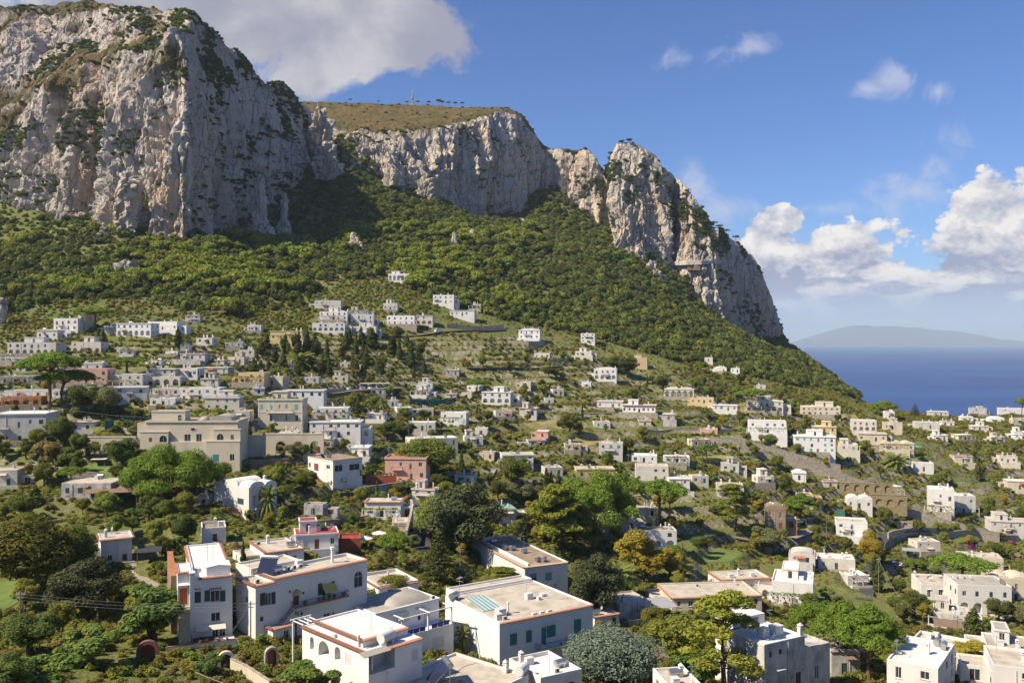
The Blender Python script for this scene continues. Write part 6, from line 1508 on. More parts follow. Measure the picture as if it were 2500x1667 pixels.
# --- upper left villas
A('castle_villa','white villa with crenellated walls and arched windows below the forest',131,190,808,776,yaw=10,dep=9,wall='white',roof='white',storeys=2,par=0.8,short='the crenellated white villa')
A('castle_wing','tall cream wing with dome beside the crenellated villa',190,212,806,766,yaw=10,dep=7,wall='cream',roof='white',storeys=3,vault=1,short='the tall wing of the crenellated villa')
A('loggia_villa','long white villa with large arch and loggia at far left',18,136,866,833,yaw=14,dep=10,wall='bright',roof='white',storeys=2,arcade=True,short='the long villa with the large arch')
A('cube_villa','white cubic villa with terrace right of the long arched villa',174,246,861,832,yaw=12,dep=8,wall='bright',roof='white',storeys=2,arcade=True,short='the white cubic villa')
A('arch_window_villa','grey white villa with pointed windows above the long arched villa',90,140,828,804,yaw=12,dep=7,wall='white',roof='beige',storeys=1,short='the villa with pointed windows')
A('porch_villa','long white villa with arched porch and blind arches',284,368,820,786,yaw=8,dep=9,wall='bright',roof='white',storeys=2,arcade=True,short='the villa with the arched porch')
A('chimney_villa','white villa with many roof posts right of the arched porch villa',362,432,808,785,yaw=6,dep=8,wall='bright',roof='white',storeys=1,par=0.7,short='the villa with many roof posts')
A('small_villa','low white villa left of the arched porch villa',253,296,814,794,yaw=8,dep=7,wall='white',roof='white',storeys=1,short='the low villa left of the arched porch villa')
A('high_cottage','white cottage against the dark wood',452,488,788,768,yaw=4,dep=7,wall='bright',roof='white',storeys=2,short='the cottage against the dark wood')
A('glass_cottage','white cottage with glazed front above the yellow garage',604,637,810,792,yaw=4,dep=7,wall='bright',roof='white',storeys=1,dens=1.6,short='the cottage above the yellow garage')
A('garage_building','yellow building with row of dark garages',660,738,832,806,yaw=-2,dep=9,wall='yellow',roof='beige',storeys=1,low='o',style='n',short='the yellow garage building')
A('hut','small white hut among trees left of the yellow garage',479,518,838,824,yaw=6,dep=6,wall='white',roof='white',storeys=1,short='the small hut left of the yellow garage')
# --- middle slope
A('upper_villa','white villa with red balcony low on the wooded slope',768,832,752,733,yaw=-2,dep=8,wall='bright',roof='white',storeys=2,short='the villa with the red balcony')
A('slope_house','white house with green shutters below the villa with the red balcony',780,848,783,758,yaw=-4,dep=8,wall='bright',roof='white',storeys=2,style='wc',ctype='g',short='the slope house with green shutters')
A('cubist_house','white stepped house with square windows on the slope',856,912,792,764,yaw=2,dep=8,wall='bright',roof='white',storeys=2,short='the stepped house with square windows')
A('upper_cubist_house','white upper house behind the stepped house with square windows',852,895,768,757,yaw=2,dep=8,wall='bright',roof='white',storeys=1,short='the upper house behind the stepped house')
A('balcony_house','long pink white house with balconies above the car park',762,842,808,786,yaw=0,dep=8,wall='white',roof='white',storeys=2,arcade=True,short='the long house with balconies')
A('parking_house','white house above the parked van',846,918,816,796,yaw=0,dep=8,wall='bright',roof='white',storeys=2,short='the white house above the parked van')
A('cypress_villa','white villa with three arched windows among the cypresses',944,1012,794,769,yaw=-4,dep=9,wall='bright',roof='white',storeys=2,style='aw',short='the villa with three arched windows')
A('column_villa','white villa with columned terrace on stone base',1014,1056,792,768,yaw=-6,dep=8,wall='bright',roof='white',storeys=2,arcade=True,short='the columned villa on the stone base')
A('hill_villa','white two storey villa standing alone above the pergola terrace',1057,1108,742,718,yaw=-8,dep=8,wall='bright',roof='white',storeys=2,short='the villa standing alone')
A('pergola_villa','low white villa with long columned pergola terrace',1098,1158,772,757,yaw=-8,dep=8,wall='bright',roof='white',storeys=1,short='the low villa with the long pergola')
A('ivy_cottage','white cottage between the cypresses on the slope',936,970,758,738,yaw=-4,dep=7,wall='bright',roof='white',storeys=1,short='the cottage between the cypresses')
A('top_villa','white villa with arched terrace high in the pine wood',948,998,686,668,yaw=-4,dep=8,wall='bright',roof='white',storeys=1,arcade=True,par=0.7,short='the villa high in the pine wood')
A('stair_house','white house with outside steps right of the lone villa',1150,1174,756,741,yaw=-8,dep=7,wall='bright',roof='white',storeys=1,short='the house with outside steps')
A('balustrade_villa','white villa with three bays standing on a stone terrace',1266,1318,828,803,yaw=-10,dep=8,wall='bright',roof='white',storeys=2,vault=1,short='the villa with three bays')
A('terrace_villa','white stepped house at the edge of the wood',1418,1452,836,811,yaw=-12,dep=8,wall='bright',roof='white',storeys=3,short='the stepped house at the edge of the wood')
A('vine_cottage','low white cottage above the vineyard wall',1304,1342,876,862,yaw=-12,dep=7,wall='bright',roof='white',storeys=1,short='the cottage above the vineyard wall')
A('field_cottage','low white cottage right of the vineyard wall',1404,1444,870,858,yaw=-12,dep=7,wall='white',roof='white',storeys=1,short='the cottage right of the vineyard wall')
A('stone_house','unplastered tan house with red terrace roof',1542,1580,893,872,yaw=-14,dep=8,wall='tan',roof='beige',storeys=2,short='the unplastered tan house')
A('rose_villa','pink white villa with arcade and upper loggia',1450,1505,926,898,yaw=-12,dep=8,wall='white',roof='white',storeys=2,arcade=True,vault=1,short='the villa with the arcade and upper loggia')
A('wood_cottage','white cottage high at the edge of the sea slope',1720,1740,884,872,yaw=-15,dep=6,wall='bright',roof='white',storeys=1,short='the cottage at the edge of the sea slope')
A('slope_cottage','low white cottage under the sea slope',1742,1774,908,897,yaw=-15,dep=6,wall='bright',roof='white',storeys=1,vault=1,short='the low cottage under the sea slope')
A('wall_cottage','tiny white cottage right of the low slope cottage',1784,1806,909,899,yaw=-15,dep=6,wall='bright',roof='white',storeys=1,short='the tiny cottage right of the slope cottage')
A('mast_cottage','small white cottage beside the tall post',1847,1868,950,941,yaw=-15,dep=6,wall='bright',roof='white',storeys=1,short='the small cottage beside the tall post')
# --- centre valley
A('stair_villa','bright white villa with outside stair beside the green net terrace',1176,1246,984,954,yaw=-10,dep=9,wall='bright',roof='white',storeys=2,arcade=True,short='the bright villa beside the green net terrace')
A('field_house','white house with terracotta edge in the vineyards',1268,1310,1012,996,yaw=-10,dep=8,wall='white',roof='white',storeys=1,tile=True,short='the clay-edged house in the vineyards')
A('veranda_cottage','white house with deep front veranda',1458,1520,996,978,yaw=-10,dep=8,wall='white',roof='beige',storeys=1,low='o',over=0.3,short='the white house with the deep veranda')
A('long_veranda_house','long white house with cream window bays',1520,1600,1008,987,yaw=-12,dep=8,wall='bright',roof='beige',storeys=1,dens=1.4,tile=True,short='the long house with cream window bays')
A('arched_cottage','white house with three tall arches',1622,1694,970,948,yaw=-12,dep=8,wall='bright',roof='white',storeys=1,arcade=True,vault=2,short='the white house with three tall arches')
A('apricot_house','apricot coloured flat house',1684,1742,986,970,yaw=-14,dep=8,wall='yellow',roof='beige',storeys=1,short='the apricot house')
A('palm_villa','white villa with columned front near the red roofed hut',1076,1138,1034,1006,yaw=-6,dep=8,wall='white',roof='beige',storeys=2,short='the villa near the red roofed hut')
A('pool_house','low white house with flat terrace in the gardens',998,1062,1052,1030,yaw=0,dep=8,wall='bright',roof='white',storeys=1,short='the low house with flat terrace')
A('tiny_field_house','tiny white field house above the green net',1020,1056,948,934,yaw=-4,dep=6,wall='bright',roof='white',storeys=1,short='the tiny field house above the green net')
A('grey_field_house','grey unfinished field house in the vines',1088,1120,918,902,yaw=-6,dep=7,wall='grey',roof='beige',storeys=1,short='the grey unfinished field house')
A('middle_house','white house with glazed corner porch in the centre of the valley',1462,1520,1114,1078,yaw=-8,dep=8,wall='bright',roof='beige',storeys=2,short='the white house with the glazed corner porch')
A('terrace_cottage','white house with covered upper terrace left of the dark tree',1226,1302,1136,1108,yaw=6,dep=8,wall='white',roof='beige',storeys=2,over=0.3,short='the house with the covered upper terrace')
A('primrose_house','pale yellow house with clay eaves above the big pines',1408,1500,1168,1143,yaw=2,dep=8,wall='yellow',roof='beige',storeys=1,over=0.3,short='the pale yellow house above the big pines')
A('plain_house','plain white two storey house with arched windows above the pines',1552,1632,1175,1134,yaw=-6,dep=9,wall='bright',roof='beige',storeys=2,style='aw',short='the plain two storey house')
A('plain_wing','white stepped extension right of the plain two storey house',1634,1684,1200,1165,yaw=-2,dep=8,wall='bright',roof='white',storeys=2,short='the stepped extension')
A('low_row_house','low white house behind the plain two storey house',1540,1604,1128,1110,yaw=-8,dep=8,wall='white',roof='white',storeys=1,short='the low house behind the plain house')
A('small_row_house','low white house with side terrace right of the low row',1620,1684,1130,1114,yaw=-8,dep=7,wall='bright',roof='white',storeys=1,short='the low house with the side terrace')
A('dark_front_house','white roofed hut with dark front among shrubs',1618,1648,1026,1010,yaw=-10,dep=7,wall='grey',roof='white',storeys=1,short='the dark fronted hut')
A('apricot_hut','small apricot hut in dry grass',1308,1338,1068,1052,yaw=-10,dep=6,wall='pink',roof='white',storeys=1,clutter=False,short='the small apricot hut')
A('green_roof_house','white house with green sheet roof and arched front',1212,1258,1284,1238,yaw=14,dep=7,wall='white',roof='green',storeys=1,arcade=True,par=0,short='the green-roofed house')
# --- right valley
A('long_arcade_house','long white house with ground floor arcade and teal awning',1822,1912,1004,976,yaw=-14,dep=9,wall='bright',roof='white',storeys=2,arcade=True,vault=1,short='the long arcade house with teal awning')
A('cream_arcade_house','long cream house with large fan window near the shore crest',1956,2052,1013,990,yaw=-14,dep=9,wall='cream',roof='white',storeys=2,short='the long cream house with the fan window')
A('corner_block','white block with cream rounded corner and dark balconies',1828,1920,1058,1025,yaw=-12,dep=10,wall='white',roof='beige',storeys=2,short='the white block with dark balconies')
A('teal_shutter_house','white three storey house with teal shutters above the stone terraces',1940,2040,1104,1060,yaw=-12,dep=10,wall='bright',roof='white',storeys=3,style='wc',ctype='e',short='the three storey house with teal shutters')
A('two_arch_house','white house with two large arches',2080,2140,1052,1024,yaw=-14,dep=8,wall='bright',roof='white',storeys=2,arcade=True,par=0.6,short='the house with two large arches')
A('colonnade_house','cream house with columned veranda right of the two arches',2096,2165,1077,1056,yaw=-16,dep=9,wall='cream',roof='beige',storeys=1,low='o',over=0.35,short='the cream columned house')
A('barrel_house','low house with three white barrel vaults',2150,2232,1098,1080,yaw=-14,dep=9,wall='cream',roof='white',storeys=1,vault=3,low='o',short='the house with three barrel vaults')
A('beside_house','low white house with brown awning below the three storey house',2050,2094,1100,1084,yaw=-14,dep=7,wall='white',roof='white',storeys=1,short='the low house beside the three storey house')
A('back_yellow_house','pale yellow house behind the three storey house',1984,2042,1056,1040,yaw=-14,dep=8,wall='yellow',roof='white',storeys=1,short='the pale yellow house behind')
A('cliff_cottage','white cottage beside the round pine on the crest',2160,2184,1022,1003,yaw=-14,dep=7,wall='bright',roof='white',storeys=1,short='the cottage beside the crest pine')
A('shore_villa','white villa with stepped roof on the shore crest',2268,2316,1015,1004,yaw=-14,dep=8,wall='bright',roof='white',storeys=1,short='the stepped villa on the crest')
A('shore_house','long low white house below the crest',2234,2294,1046,1030,yaw=-14,dep=8,wall='bright',roof='white',storeys=1,short='the long low house below the crest')
A('shore_cottage','tiny white cottage on the right crest',2346,2376,1028,1017,yaw=-14,dep=7,wall='bright',roof='white',storeys=1,short='the tiny cottage on the right crest')
A('far_right_villa','white villa at the far right of the crest',2438,2510,1008,994,yaw=-14,dep=8,wall='bright',roof='white',storeys=1,short='the villa at the far right of the crest')
A('mid_right_cottage','white cottage in the orchards at right',2372,2414,1050,1039,yaw=-14,dep=7,wall='white',roof='white',storeys=1,short='the cottage in the right orchards')
A('tent_house','white tent roofed shed right of the orchard cottage',2414,2452,1032,1019,yaw=-14,dep=7,wall='bright',roof='white',storeys=1,vault=1,short='the tent-roofed shed')
A('side_cottage','white cottage cut by the right edge of the picture',2476,2520,1072,1052,yaw=-14,dep=7,wall='bright',roof='white',storeys=1,short='the cottage at the right edge')
A('big_white_house','large white stepped house with terraces above the stone wall',2266,2330,1248,1186,yaw=-22,dep=11,wall='bright',roof='white',storeys=2,style='w',short='the large stepped white house')
A('big_white_wing','white front wing of the large stepped house with glazed doors',2322,2382,1252,1206,yaw=-10,dep=9,wall='bright',roof='white',storeys=2,style='wc',ctype='t',short='the front wing of the large white house')
A('gate_cottage','small white vaulted cottage with red eaves among trees',1936,1968,1172,1152,yaw=-12,dep=6,wall='bright',roof='white',storeys=1,vault=1,style='wc',ctype='g',clutter=False,short='the small vaulted cottage with red eaves')
A('orchard_house','white house behind the tall pine with beige roof',1750,1816,1214,1182,yaw=-10,dep=8,wall='white',roof='beige',storeys=2,short='the white house behind the tall pine')
A('vault_terrace_house','bright white house with arched gables below the arched terraces',2068,2130,1240,1214,yaw=-14,dep=7,wall='bright',roof='white',storeys=1,vault=2,short='the white house with arched gables')
A('right_edge_house','low cream house at the right edge above the wall',2460,2520,1194,1172,yaw=-14,dep=8,wall='cream',roof='white',storeys=1,short='the low cream house at the right edge')
A('shed_house','low pink white shed row with flat roofs',1708,1752,1060,1046,yaw=-12,dep=6,wall='pink',roof='beige',storeys=1,short='the low pink shed row')
A('gap_house','white house left of the long arcade house',1740,1800,1002,988,yaw=-14,dep=7,wall='white',roof='white',storeys=1,short='the white house left of the arcade house')

A('scalloped_house','white house with scalloped white parapet at the bottom right',2165,2290,1690,1612,yaw=-36,dep=14,wall='white',roof='white',storeys=2,short='the scalloped white house',extras=False)
A('small_roof_house','low house with clay edge right of the house with teal blinds',1452,1512,1532,1508,yaw=24,dep=8,wall='white',roof='beige',storeys=1,tile=True,short='the low house right of the teal blinds',extras=False)
A('bottom_roof_house','pale roofed house at the bottom edge below the blue cedar',1320,1420,1720,1664,yaw=30,dep=9,wall='white',roof='white',storeys=1,short='the pale roofed house at the bottom edge',extras=False)
A('edge_bottom_house','white house cut by the bottom edge below the loose pine',1640,1720,1740,1688,yaw=10,dep=8,wall='white',roof='beige',storeys=1,short='the house cut by the bottom edge',extras=False)
# small houses, sheds and annexes between the gardens
FILL = [(40,905,30,12),(130,905,34,12),(215,958,30,12),(150,878,40,14),(300,868,40,12),(560,848,44,12),(610,870,36,12),(520,860,30,12),(690,905,40,14),(905,965,44,16),(760,948,50,16),(830,900,40,14),
 (1270,945,34,12),(1350,965,36,12),(1330,985,30,10),(1420,945,30,10),(1560,1040,30,12),(1450,1045,40,14),(1210,1020,40,14),(1290,1090,40,14),(1500,1190,50,18),(1690,1090,44,14),(1760,1150,44,16),(1690,1180,40,16),
 (1850,1180,40,16),(2010,1190,34,14),(2230,1150,50,18),(2330,1130,44,16),(2440,1130,44,16),(2280,1075,34,12),(2340,1075,34,12),(2420,1080,34,12),(2300,1040,30,10),(2250,1030,26,10),(2160,1210,44,18),
 (2240,1345,56,20),(2420,1345,50,22),(2070,1430,50,22),(2210,1440,50,22),(2460,1545,60,26),(1720,1420,50,22),(1600,1440,56,20),(1400,1450,44,20),(820,1180,36,16),(700,1245,50,20),(960,1300,60,22),(690,1190,44,18),
 (80,1080,60,24),(250,1200,40,18),(560,1240,44,20),(480,1230,30,14),(1170,1120,36,14),(1090,1080,34,14),(1160,1060,30,12),(1380,1100,36,14),(1330,1160,44,16),(1110,1180,44,18),(1560,1260,44,18),(1950,1225,36,16),(2480,1420,50,24)]
rq = random.Random(21)
for _ in range(400): FILL.append((*rq.choice([(rq.uniform(-10,640),rq.uniform(852,985)),(rq.uniform(2150,2490),rq.uniform(1010,1070)),(rq.uniform(-10,640),rq.uniform(852,985)),(rq.uniform(640,1150),rq.uniform(930,1230))]), rq.uniform(32,58), 0))
FILL = [(x, y, w_*(0.75 if y < 1000 else 1), h_ or (y-835)*0.045+6.5) for x, y, w_, h_ in FILL]; USED = set(); NF = 0
SIDE = ['low','small','flat','plain','narrow']
for i, (x, y, w_, h_) in enumerate(FILL):
 rnf = random.Random(i*5+1); wl = rnf.choice(('white','bright','white','cream')); rf = rnf.choice(('beige','white','brown','white','tile'))
 colr = {'white':'white','bright':'bright white','cream':'cream','grey':'grey','pink':'pink'}[wl]
 ref = min(((math.hypot((b[0]+b[1])/2-x, (b[2]+b[3])/2-y), b) for b in BOXES), key=lambda q: q[0])[1]
 side = 'left of' if x < (ref[0]+ref[1])/2 else 'right of'
 lab = '%s %s outbuilding with %s roof %s %s' % (rnf.choice(SIDE), colr, {'beige':'beige','white':'pale','brown':'brown','tile':'clay red'}[rf], side, ref[5])
 if lab in USED or NF > 66: continue
 if any(x+w_ > b[0]-4 and x < b[1]+4 and y-h_ < b[3]+3 and y > b[2]-3 for b in BOXES): continue
 USED.add(lab); NF += 1
 h = House('outbuilding', ' '.join(lab.split()[:16]), 'house', x, x+w_, y, y-h_, yaw=rnf.uniform(-18, 12) if x > 1000 else rnf.uniform(-6, 16), dep=rnf.uniform(4, 7), wall=wl, short='the '+' '.join(lab.split()[:6])); h.auto(roof=rf, storeys=1 if h_ < 19 else 2)
# ------------------------------------------------------------------ trees, shrubs and woods
TREES = {
 'stone_pine': [tree_stone_pine(1), tree_stone_pine(2, thick=3.0), tree_stone_pine(3, thick=2.2)],
 'round_pine': [tree_stone_pine(4, H=11, Rr=5.6, n=16500, thick=4.6, size=0.164), tree_stone_pine(5, H=12, Rr=4.6, n=14250, thick=5.0, size=0.164)],
 'dome_pine': [tree_stone_pine(34, H=11, Rr=8.2, n=28500, thick=6.2, size=0.164)],
 'loose_pine': [tree_loose_pine(6), tree_loose_pine(7, Rr=4.8)],
 'bright_pine': [tree_loose_pine(8, H=10, Rr=4.4, n=11250, cl=60, leaf='pine')],
 'broad': [tree_broad(10), tree_broad(11, Rr=3.6), tree_broad(12, H=7, Rr=3.4, cl=24)],
 'big_broad': [tree_broad(13, H=9, Rr=4.6, n=18000, cl=42, size=0.156, trunkh=0.16), tree_broad(14, H=9, Rr=4.2, n=16500, cl=38, size=0.156, leaf='holm', trunkh=0.14)],
 'dark': [tree_broad(15, leaf='oak', n=7800), tree_broad(16, leaf='oak', Rr=3.7, n=8400)],
 'citrus': [tree_broad(17, leaf='citrus', H=4.5, Rr=2.3, n=3900, cl=12, size=0.139, trunkh=0.15), tree_broad(18, leaf='citrus', H=4.2, Rr=2.2, n=3900, cl=11, size=0.139, trunkh=0.15)],
 'yellow': [tree_broad(19, leaf='yellow', n=8400, trunkh=0.18), tree_broad(20, leaf='yellow', Rr=3.6, n=9000, trunkh=0.18)],
 'olive': [tree_broad(21, leaf='olive', H=5.5, Rr=3.0, n=5700, size=0.139, cl=18), tree_broad(22, leaf='olive', H=5.0, Rr=2.8, n=5400, size=0.139, cl=16)],
 'cypress': [tree_cypress(23), tree_cypress(24, Rr=1.5), tree_cypress(25, Rr=1.0)],
 'norfolk': [tree_norfolk(26)],
 'palm': [tree_palm(27), tree_palm(28, H=1.2, L_=2.0, trunk=0.3)],
 'cedar': [tree_broad(29, leaf='blue', H=7.5, Rr=6.0, n=24000, cl=60, size=0.131, squash=0.6, trunkh=0.08)],
 'dry': [tree_broad(30, leaf='dry', H=6, Rr=2.6, n=3900)],
}
TNAME = {'stone_pine': ('umbrella_pine', 'umbrella pine', 'tree'), 'round_pine': ('round_pine', 'dense round crowned pine', 'tree'), 'dome_pine': ('domed_pine', 'dense domed pine', 'tree'), 'loose_pine': ('loose_pine', 'tall loose pine', 'tree'), 'bright_pine': ('yellow_green_pine', 'yellow green pine', 'tree'),
 'broad': ('broadleaf_tree', 'leafy green tree', 'tree'), 'big_broad': ('large_broadleaf_tree', 'large dense dark green tree', 'tree'), 'dark': ('evergreen_oak', 'dark evergreen tree', 'tree'), 'citrus': ('citrus_tree', 'small glossy green fruit tree', 'tree'),
 'yellow': ('yellow_tree', 'yellow leaved tree', 'tree'), 'olive': ('olive_tree', 'grey green olive tree', 'tree'), 'cypress': ('cypress', 'dark narrow cypress', 'tree'), 'norfolk': ('tiered_conifer', 'tiered dark conifer', 'tree'), 'palm': ('palm', 'palm', 'palm'), 'cedar': ('blue_cedar', 'wide blue green cedar', 'tree'), 'dry': ('dry_tree', 'brown leaved tree', 'tree')}
TREE_BOX = []
_CW = {}
def crown_width(me):
 if me.name not in _CW:
  a = np.zeros(len(me.vertices)*3, np.float32); me.vertices.foreach_get('co', a); a = a.reshape(-1, 3)
  _CW[me.name] = 2*float(np.percentile(np.abs(a[:, :2]), 99.0))
 return _CW[me.name]
LABELS = {}
def where(px, py, D):
 best = None
 for b in BOXES:
  cx = min(max(px, b[0]), b[1]); cyy = min(max(py, b[2]), b[3]); dd = math.hypot(px-cx, (py-cyy)*1.4)
  if best is None or dd < best[0]: best = (dd, b)
 dd, b = best; mid = (b[0]+b[1])/2
 if px < b[0]: rel = 'left of'
 elif px > b[1]: rel = 'right of'
 else: rel = 'in front of' if D < b[4] else 'behind'
 near = 'just ' if dd < 30 and rel in ('left of', 'right of') else ('' if dd < 90 or rel in ('in front of', 'behind') else 'some way ')
 return near+rel+' '+b[5]
def plant(kind, px, py, hpx, wpx=None, label=None, var=None, group=None, P=None, H=None, W=None, note=''):
 """one tree: an Empty at its foot with trunk and crown; photo pixels give foot, height and crown width"""
 if P is None: P = ground_hit(px, py)
 D = P[1]; v = TREES[kind]; rn = random.Random(int(px*13+py*7)); tr, cr, H0 = v[rn.randrange(len(v)) if var is None else var]
 s = (hpx*D/F if H is None else H)/H0
 bb = crown_width(cr)
 sx = ((wpx*D/F if W is None else W)/bb) if (wpx or W) else s*rn.uniform(0.9, 1.15)
 nm, desc, cat = TNAME[kind]
 o = empty(nm, (P[0], P[1], P[2]), rn.uniform(0, 6.28)); o.scale = (sx, sx, s)
 link_mesh('trunk', tr, o); link_mesh('crown', cr, o)
 if label is None:
  size = 'small ' if s*H0 < 4 else ('tall ' if s*H0 > 8.5 else '')
  label = (size if not desc.startswith(('small', 'tall', 'large')) else '')+desc+' '+where(px, py, D)
 if len(label.split()) > 16: label = ' '.join(label.split()[:16])
 LABELS.setdefault(label, []).append(o); tag(o, label, cat, group)
 hp = s*H0*F/D; TREE_BOX.append((px, py-hp, py, D))
 return o
T = plant
T('stone_pine',122,992,136,150,'tall umbrella pine with leaning pink trunk at the left of the town',0)
T('stone_pine',151,986,86,150,'broad dark umbrella pine in front of the pink house',1)
T('dome_pine',420,1236,150,235,'huge dense round pine in front of the large cream building',0)
T('round_pine',2059,1645,184,150,'round topped pine behind the tall twin pine at lower right',1)
T('round_pine',2126,1668,202,150,'foremost twin pine with straight bare trunk at lower right',1)
T('round_pine',1996,1612,150,140,'dark leaning pine left of the twin pines at lower right',0)
T('stone_pine',2349,1452,98,148,'flat umbrella pine shading the house with the arched porch',0)
T('dome_pine',1448,1326,176,215,'great spreading umbrella pine in the centre of the valley',0)
T('bright_pine',1362,1338,158,140,'yellow green pine left of the great umbrella pine',0)
T('bright_pine',1405,1352,120,110,'lower yellow green pine under the great umbrella pine',0)
T('stone_pine',1512,1292,136,120,'umbrella pine right behind the great umbrella pine',2)
T('stone_pine',1612,1292,124,128,'umbrella pine with forked trunk over the white wing with the loggia',2)
T('stone_pine',1836,1004,58,76,'umbrella pine over the long arcade house',0)
T('round_pine',2158,1016,40,66,'round pine on the shore crest')
T('stone_pine',1166,972,48,62,'yellow green umbrella pine above the bright villa')
T('stone_pine',230,806,58,95,'umbrella pine in front of the crenellated villa')
T('stone_pine',312,915,44,98,'low umbrella pine behind the white house with the covered porch')
T('round_pine',1958,1274,72,70,'round pine beside the curved drive')
T('loose_pine',1792,1294,118,84,'tall pine with bare crooked trunk left of the tall brown house')
T('stone_pine',2495,1016,46,40,'umbrella pine on the crest at the right edge')
T('round_pine',672,926,28,42,'small clipped pine above the yellow ochre house')
T('loose_pine',1772,1690,255,200,'tall loose pine in front of the weathered grey house',1)
T('norfolk',1072,1424,135,85,'tiered conifer beside the lane and the brown roofed house')
T('norfolk',2234,1016,32,22,'tiered conifer against the sea on the crest')
T('loose_pine',1232,1458,74,96,'small flat topped pine in front of the brown roofed house',0)
T('big_broad',1452,1508,158,132,'large dense tree right of the brown roofed house',1)
T('big_broad',1130,1352,176,180,'large dark tree beside the lane in the centre',1)
T('big_broad',1062,1340,130,100,'grey green tree at the left of the large dark lane tree',0)
T('yellow',1548,1408,118,92,'tall yellow tree left of the white wing with the loggia')
T('yellow',1580,1420,96,100,'round yellow tree below the white wing with the loggia')
T('yellow',1636,1412,76,70,'brownish yellow tree right of the round yellow tree')
T('cypress',1667,1425,98,20,'narrow cypress right of the yellow trees')
T('cedar',1492,1668,140,225,'wide blue green cedar right of the white house with teal blinds',0)
T('broad',1650,1640,150,130,'leafy tree between the blue cedar and the loose pine')
T('broad',1595,1548,70,60,'dark tree in front of the grey terrace cover')
T('citrus',1690,1690,90,120,'dense green bush at the foot of the loose pine')
T('cypress',2376,1572,92,54,'broad cypress below the house with the arched porch',1)
T('yellow',2126,1388,96,58,'yellow green plane tree beside the road')
T('big_broad',62,1452,190,215,'large dark leafy tree at the left edge',0)
T('big_broad',165,1410,125,130,'large leafy tree left of the small clay-edged house',0)
T('big_broad',205,1512,150,165,'large grey green tree in the left garden',1)
T('citrus',365,1572,145,175,'large glossy leaved tree left of the tall white house')
T('citrus',215,1628,110,150,'bright green bush in the bottom left garden')
T('dark',72,1604,110,140,'brownish dark tree by the left pole')
T('citrus',110,1700,120,170,'bright green shrub at the bottom left')
T('dark',20,1720,130,120,'dark tree in the bottom left corner')
T('broad',382,1338,74,62,'leafy tree left of the clipped dark hedge tree')
T('dark',452,1336,86,72,'clipped dark tree behind the tall white house')
T('citrus',512,1652,66,66,'small green tree in front of the tall white house terrace')
T('citrus',756,1700,100,150,'round green bush in front of the white house with three arches')
T('citrus',1020,1640,42,52,'small bush beside the white house with three arches')
T('broad',955,1452,52,86,'low tree in front of the low clay-edged house beside the lane')
T('citrus',1232,1612,52,40,'climbing shrub on the corner of the house with teal blinds')
T('palm',1086,1585,40,34,'small palm in the courtyard of the house with teal blinds',1)
T('palm',1130,1592,36,36,'low palm right of the courtyard palm',1)
T('palm',936,1032,48,26,'tall palm in the valley centre',0)
T('palm',702,948,42,30,'tall palm left of the cypress grove',0)
T('palm',655,1268,46,40,'palm below the white house with vault gables',1)
T('dark',150,1104,95,80,'dark tree right of the concrete-banded house')
T('dry',110,1152,80,72,'brown leaved tree in the walled garden')
T('citrus',166,1154,66,70,'green garden tree in the walled garden')
T('dark',298,1152,88,72,'dark tree in front of the left arcade')
T('dark',205,1012,74,90,'dark tree below the umbrella pines of the town'); T('olive',262,1014,72,70,'grey tree below the stepped white and cream house')
T('broad',745,1208,62,62,'tree in front of the boxy white house with red steps')
T('big_broad',1036,1160,94,140,'big round tree in front of the long white house',0)
T('broad',866,994,38,36); T('broad',912,1014,50,40); T('broad',990,1024,30,36); T('dark',1034,1028,28,38); T('broad',946,1078,52,60); T('dark',985,1074,46,60)
T('dark',1256,1194,84,86,'very dark rounded tree left of the three cypresses'); T('cypress',1333,1212,74,17,'first of the three cypresses in the centre'); T('cypress',1346,1214,66,17,'middle one of the three cypresses in the centre'); T('cypress',1363,1208,58,17,'last of the three cypresses in the centre')
T('olive',1270,1230,50,72); T('olive',1304,1226,42,60); T('olive',1240,1212,38,50)
T('dark',1392,1062,58,58,'dark round tree in the middle of the dry field')
T('olive',1865,1345,60,80,'grey round bush below the tall brown house'); T('cypress',435,848,50,20,'single cypress right of the arched porch villa'); T('cypress',240,836,36,12); T('cypress',252,838,38,12)
T('dark',1620,958,48,40); T('cypress',2388,1172,60,16,'tall cypress at the right of the valley'); T('dark',1500,912,46,60); T('dark',1530,918,50,60)
T('broad',2195,1610,40,60); T('citrus',2300,1620,50,62); T('yellow',2372,1625,62,76,'yellow green tree left of the house in the bottom right corner'); T('olive',2265,1420,40,60); T('dark',2235,1510,70,60,'dark conifer left of the white house with the red terrace')
T('cypress',2145,1445,80,30,'dark cypress right of the road'); T('citrus',2395,1475,46,60); T('dark',2440,1520,60,66)
# cypress grove in the middle of the slope
rg = random.Random(3)
for k in range(64):
 for _ in range(50):
  px, py = rg.uniform(618, 1046), rg.uniform(838, 925)
  if py < 925-abs(px-720)*0.04 and not (px > 640 and px < 745 and py < 850): break
 T('cypress' if k % 5 else 'dark', px, py, rg.uniform(30, 52), rg.uniform(11, 22), 'dark cypress in the grove in the middle of the slope' if k % 5 else 'dark evergreen in the cypress grove in the middle of the slope', group='trees of the cypress grove')
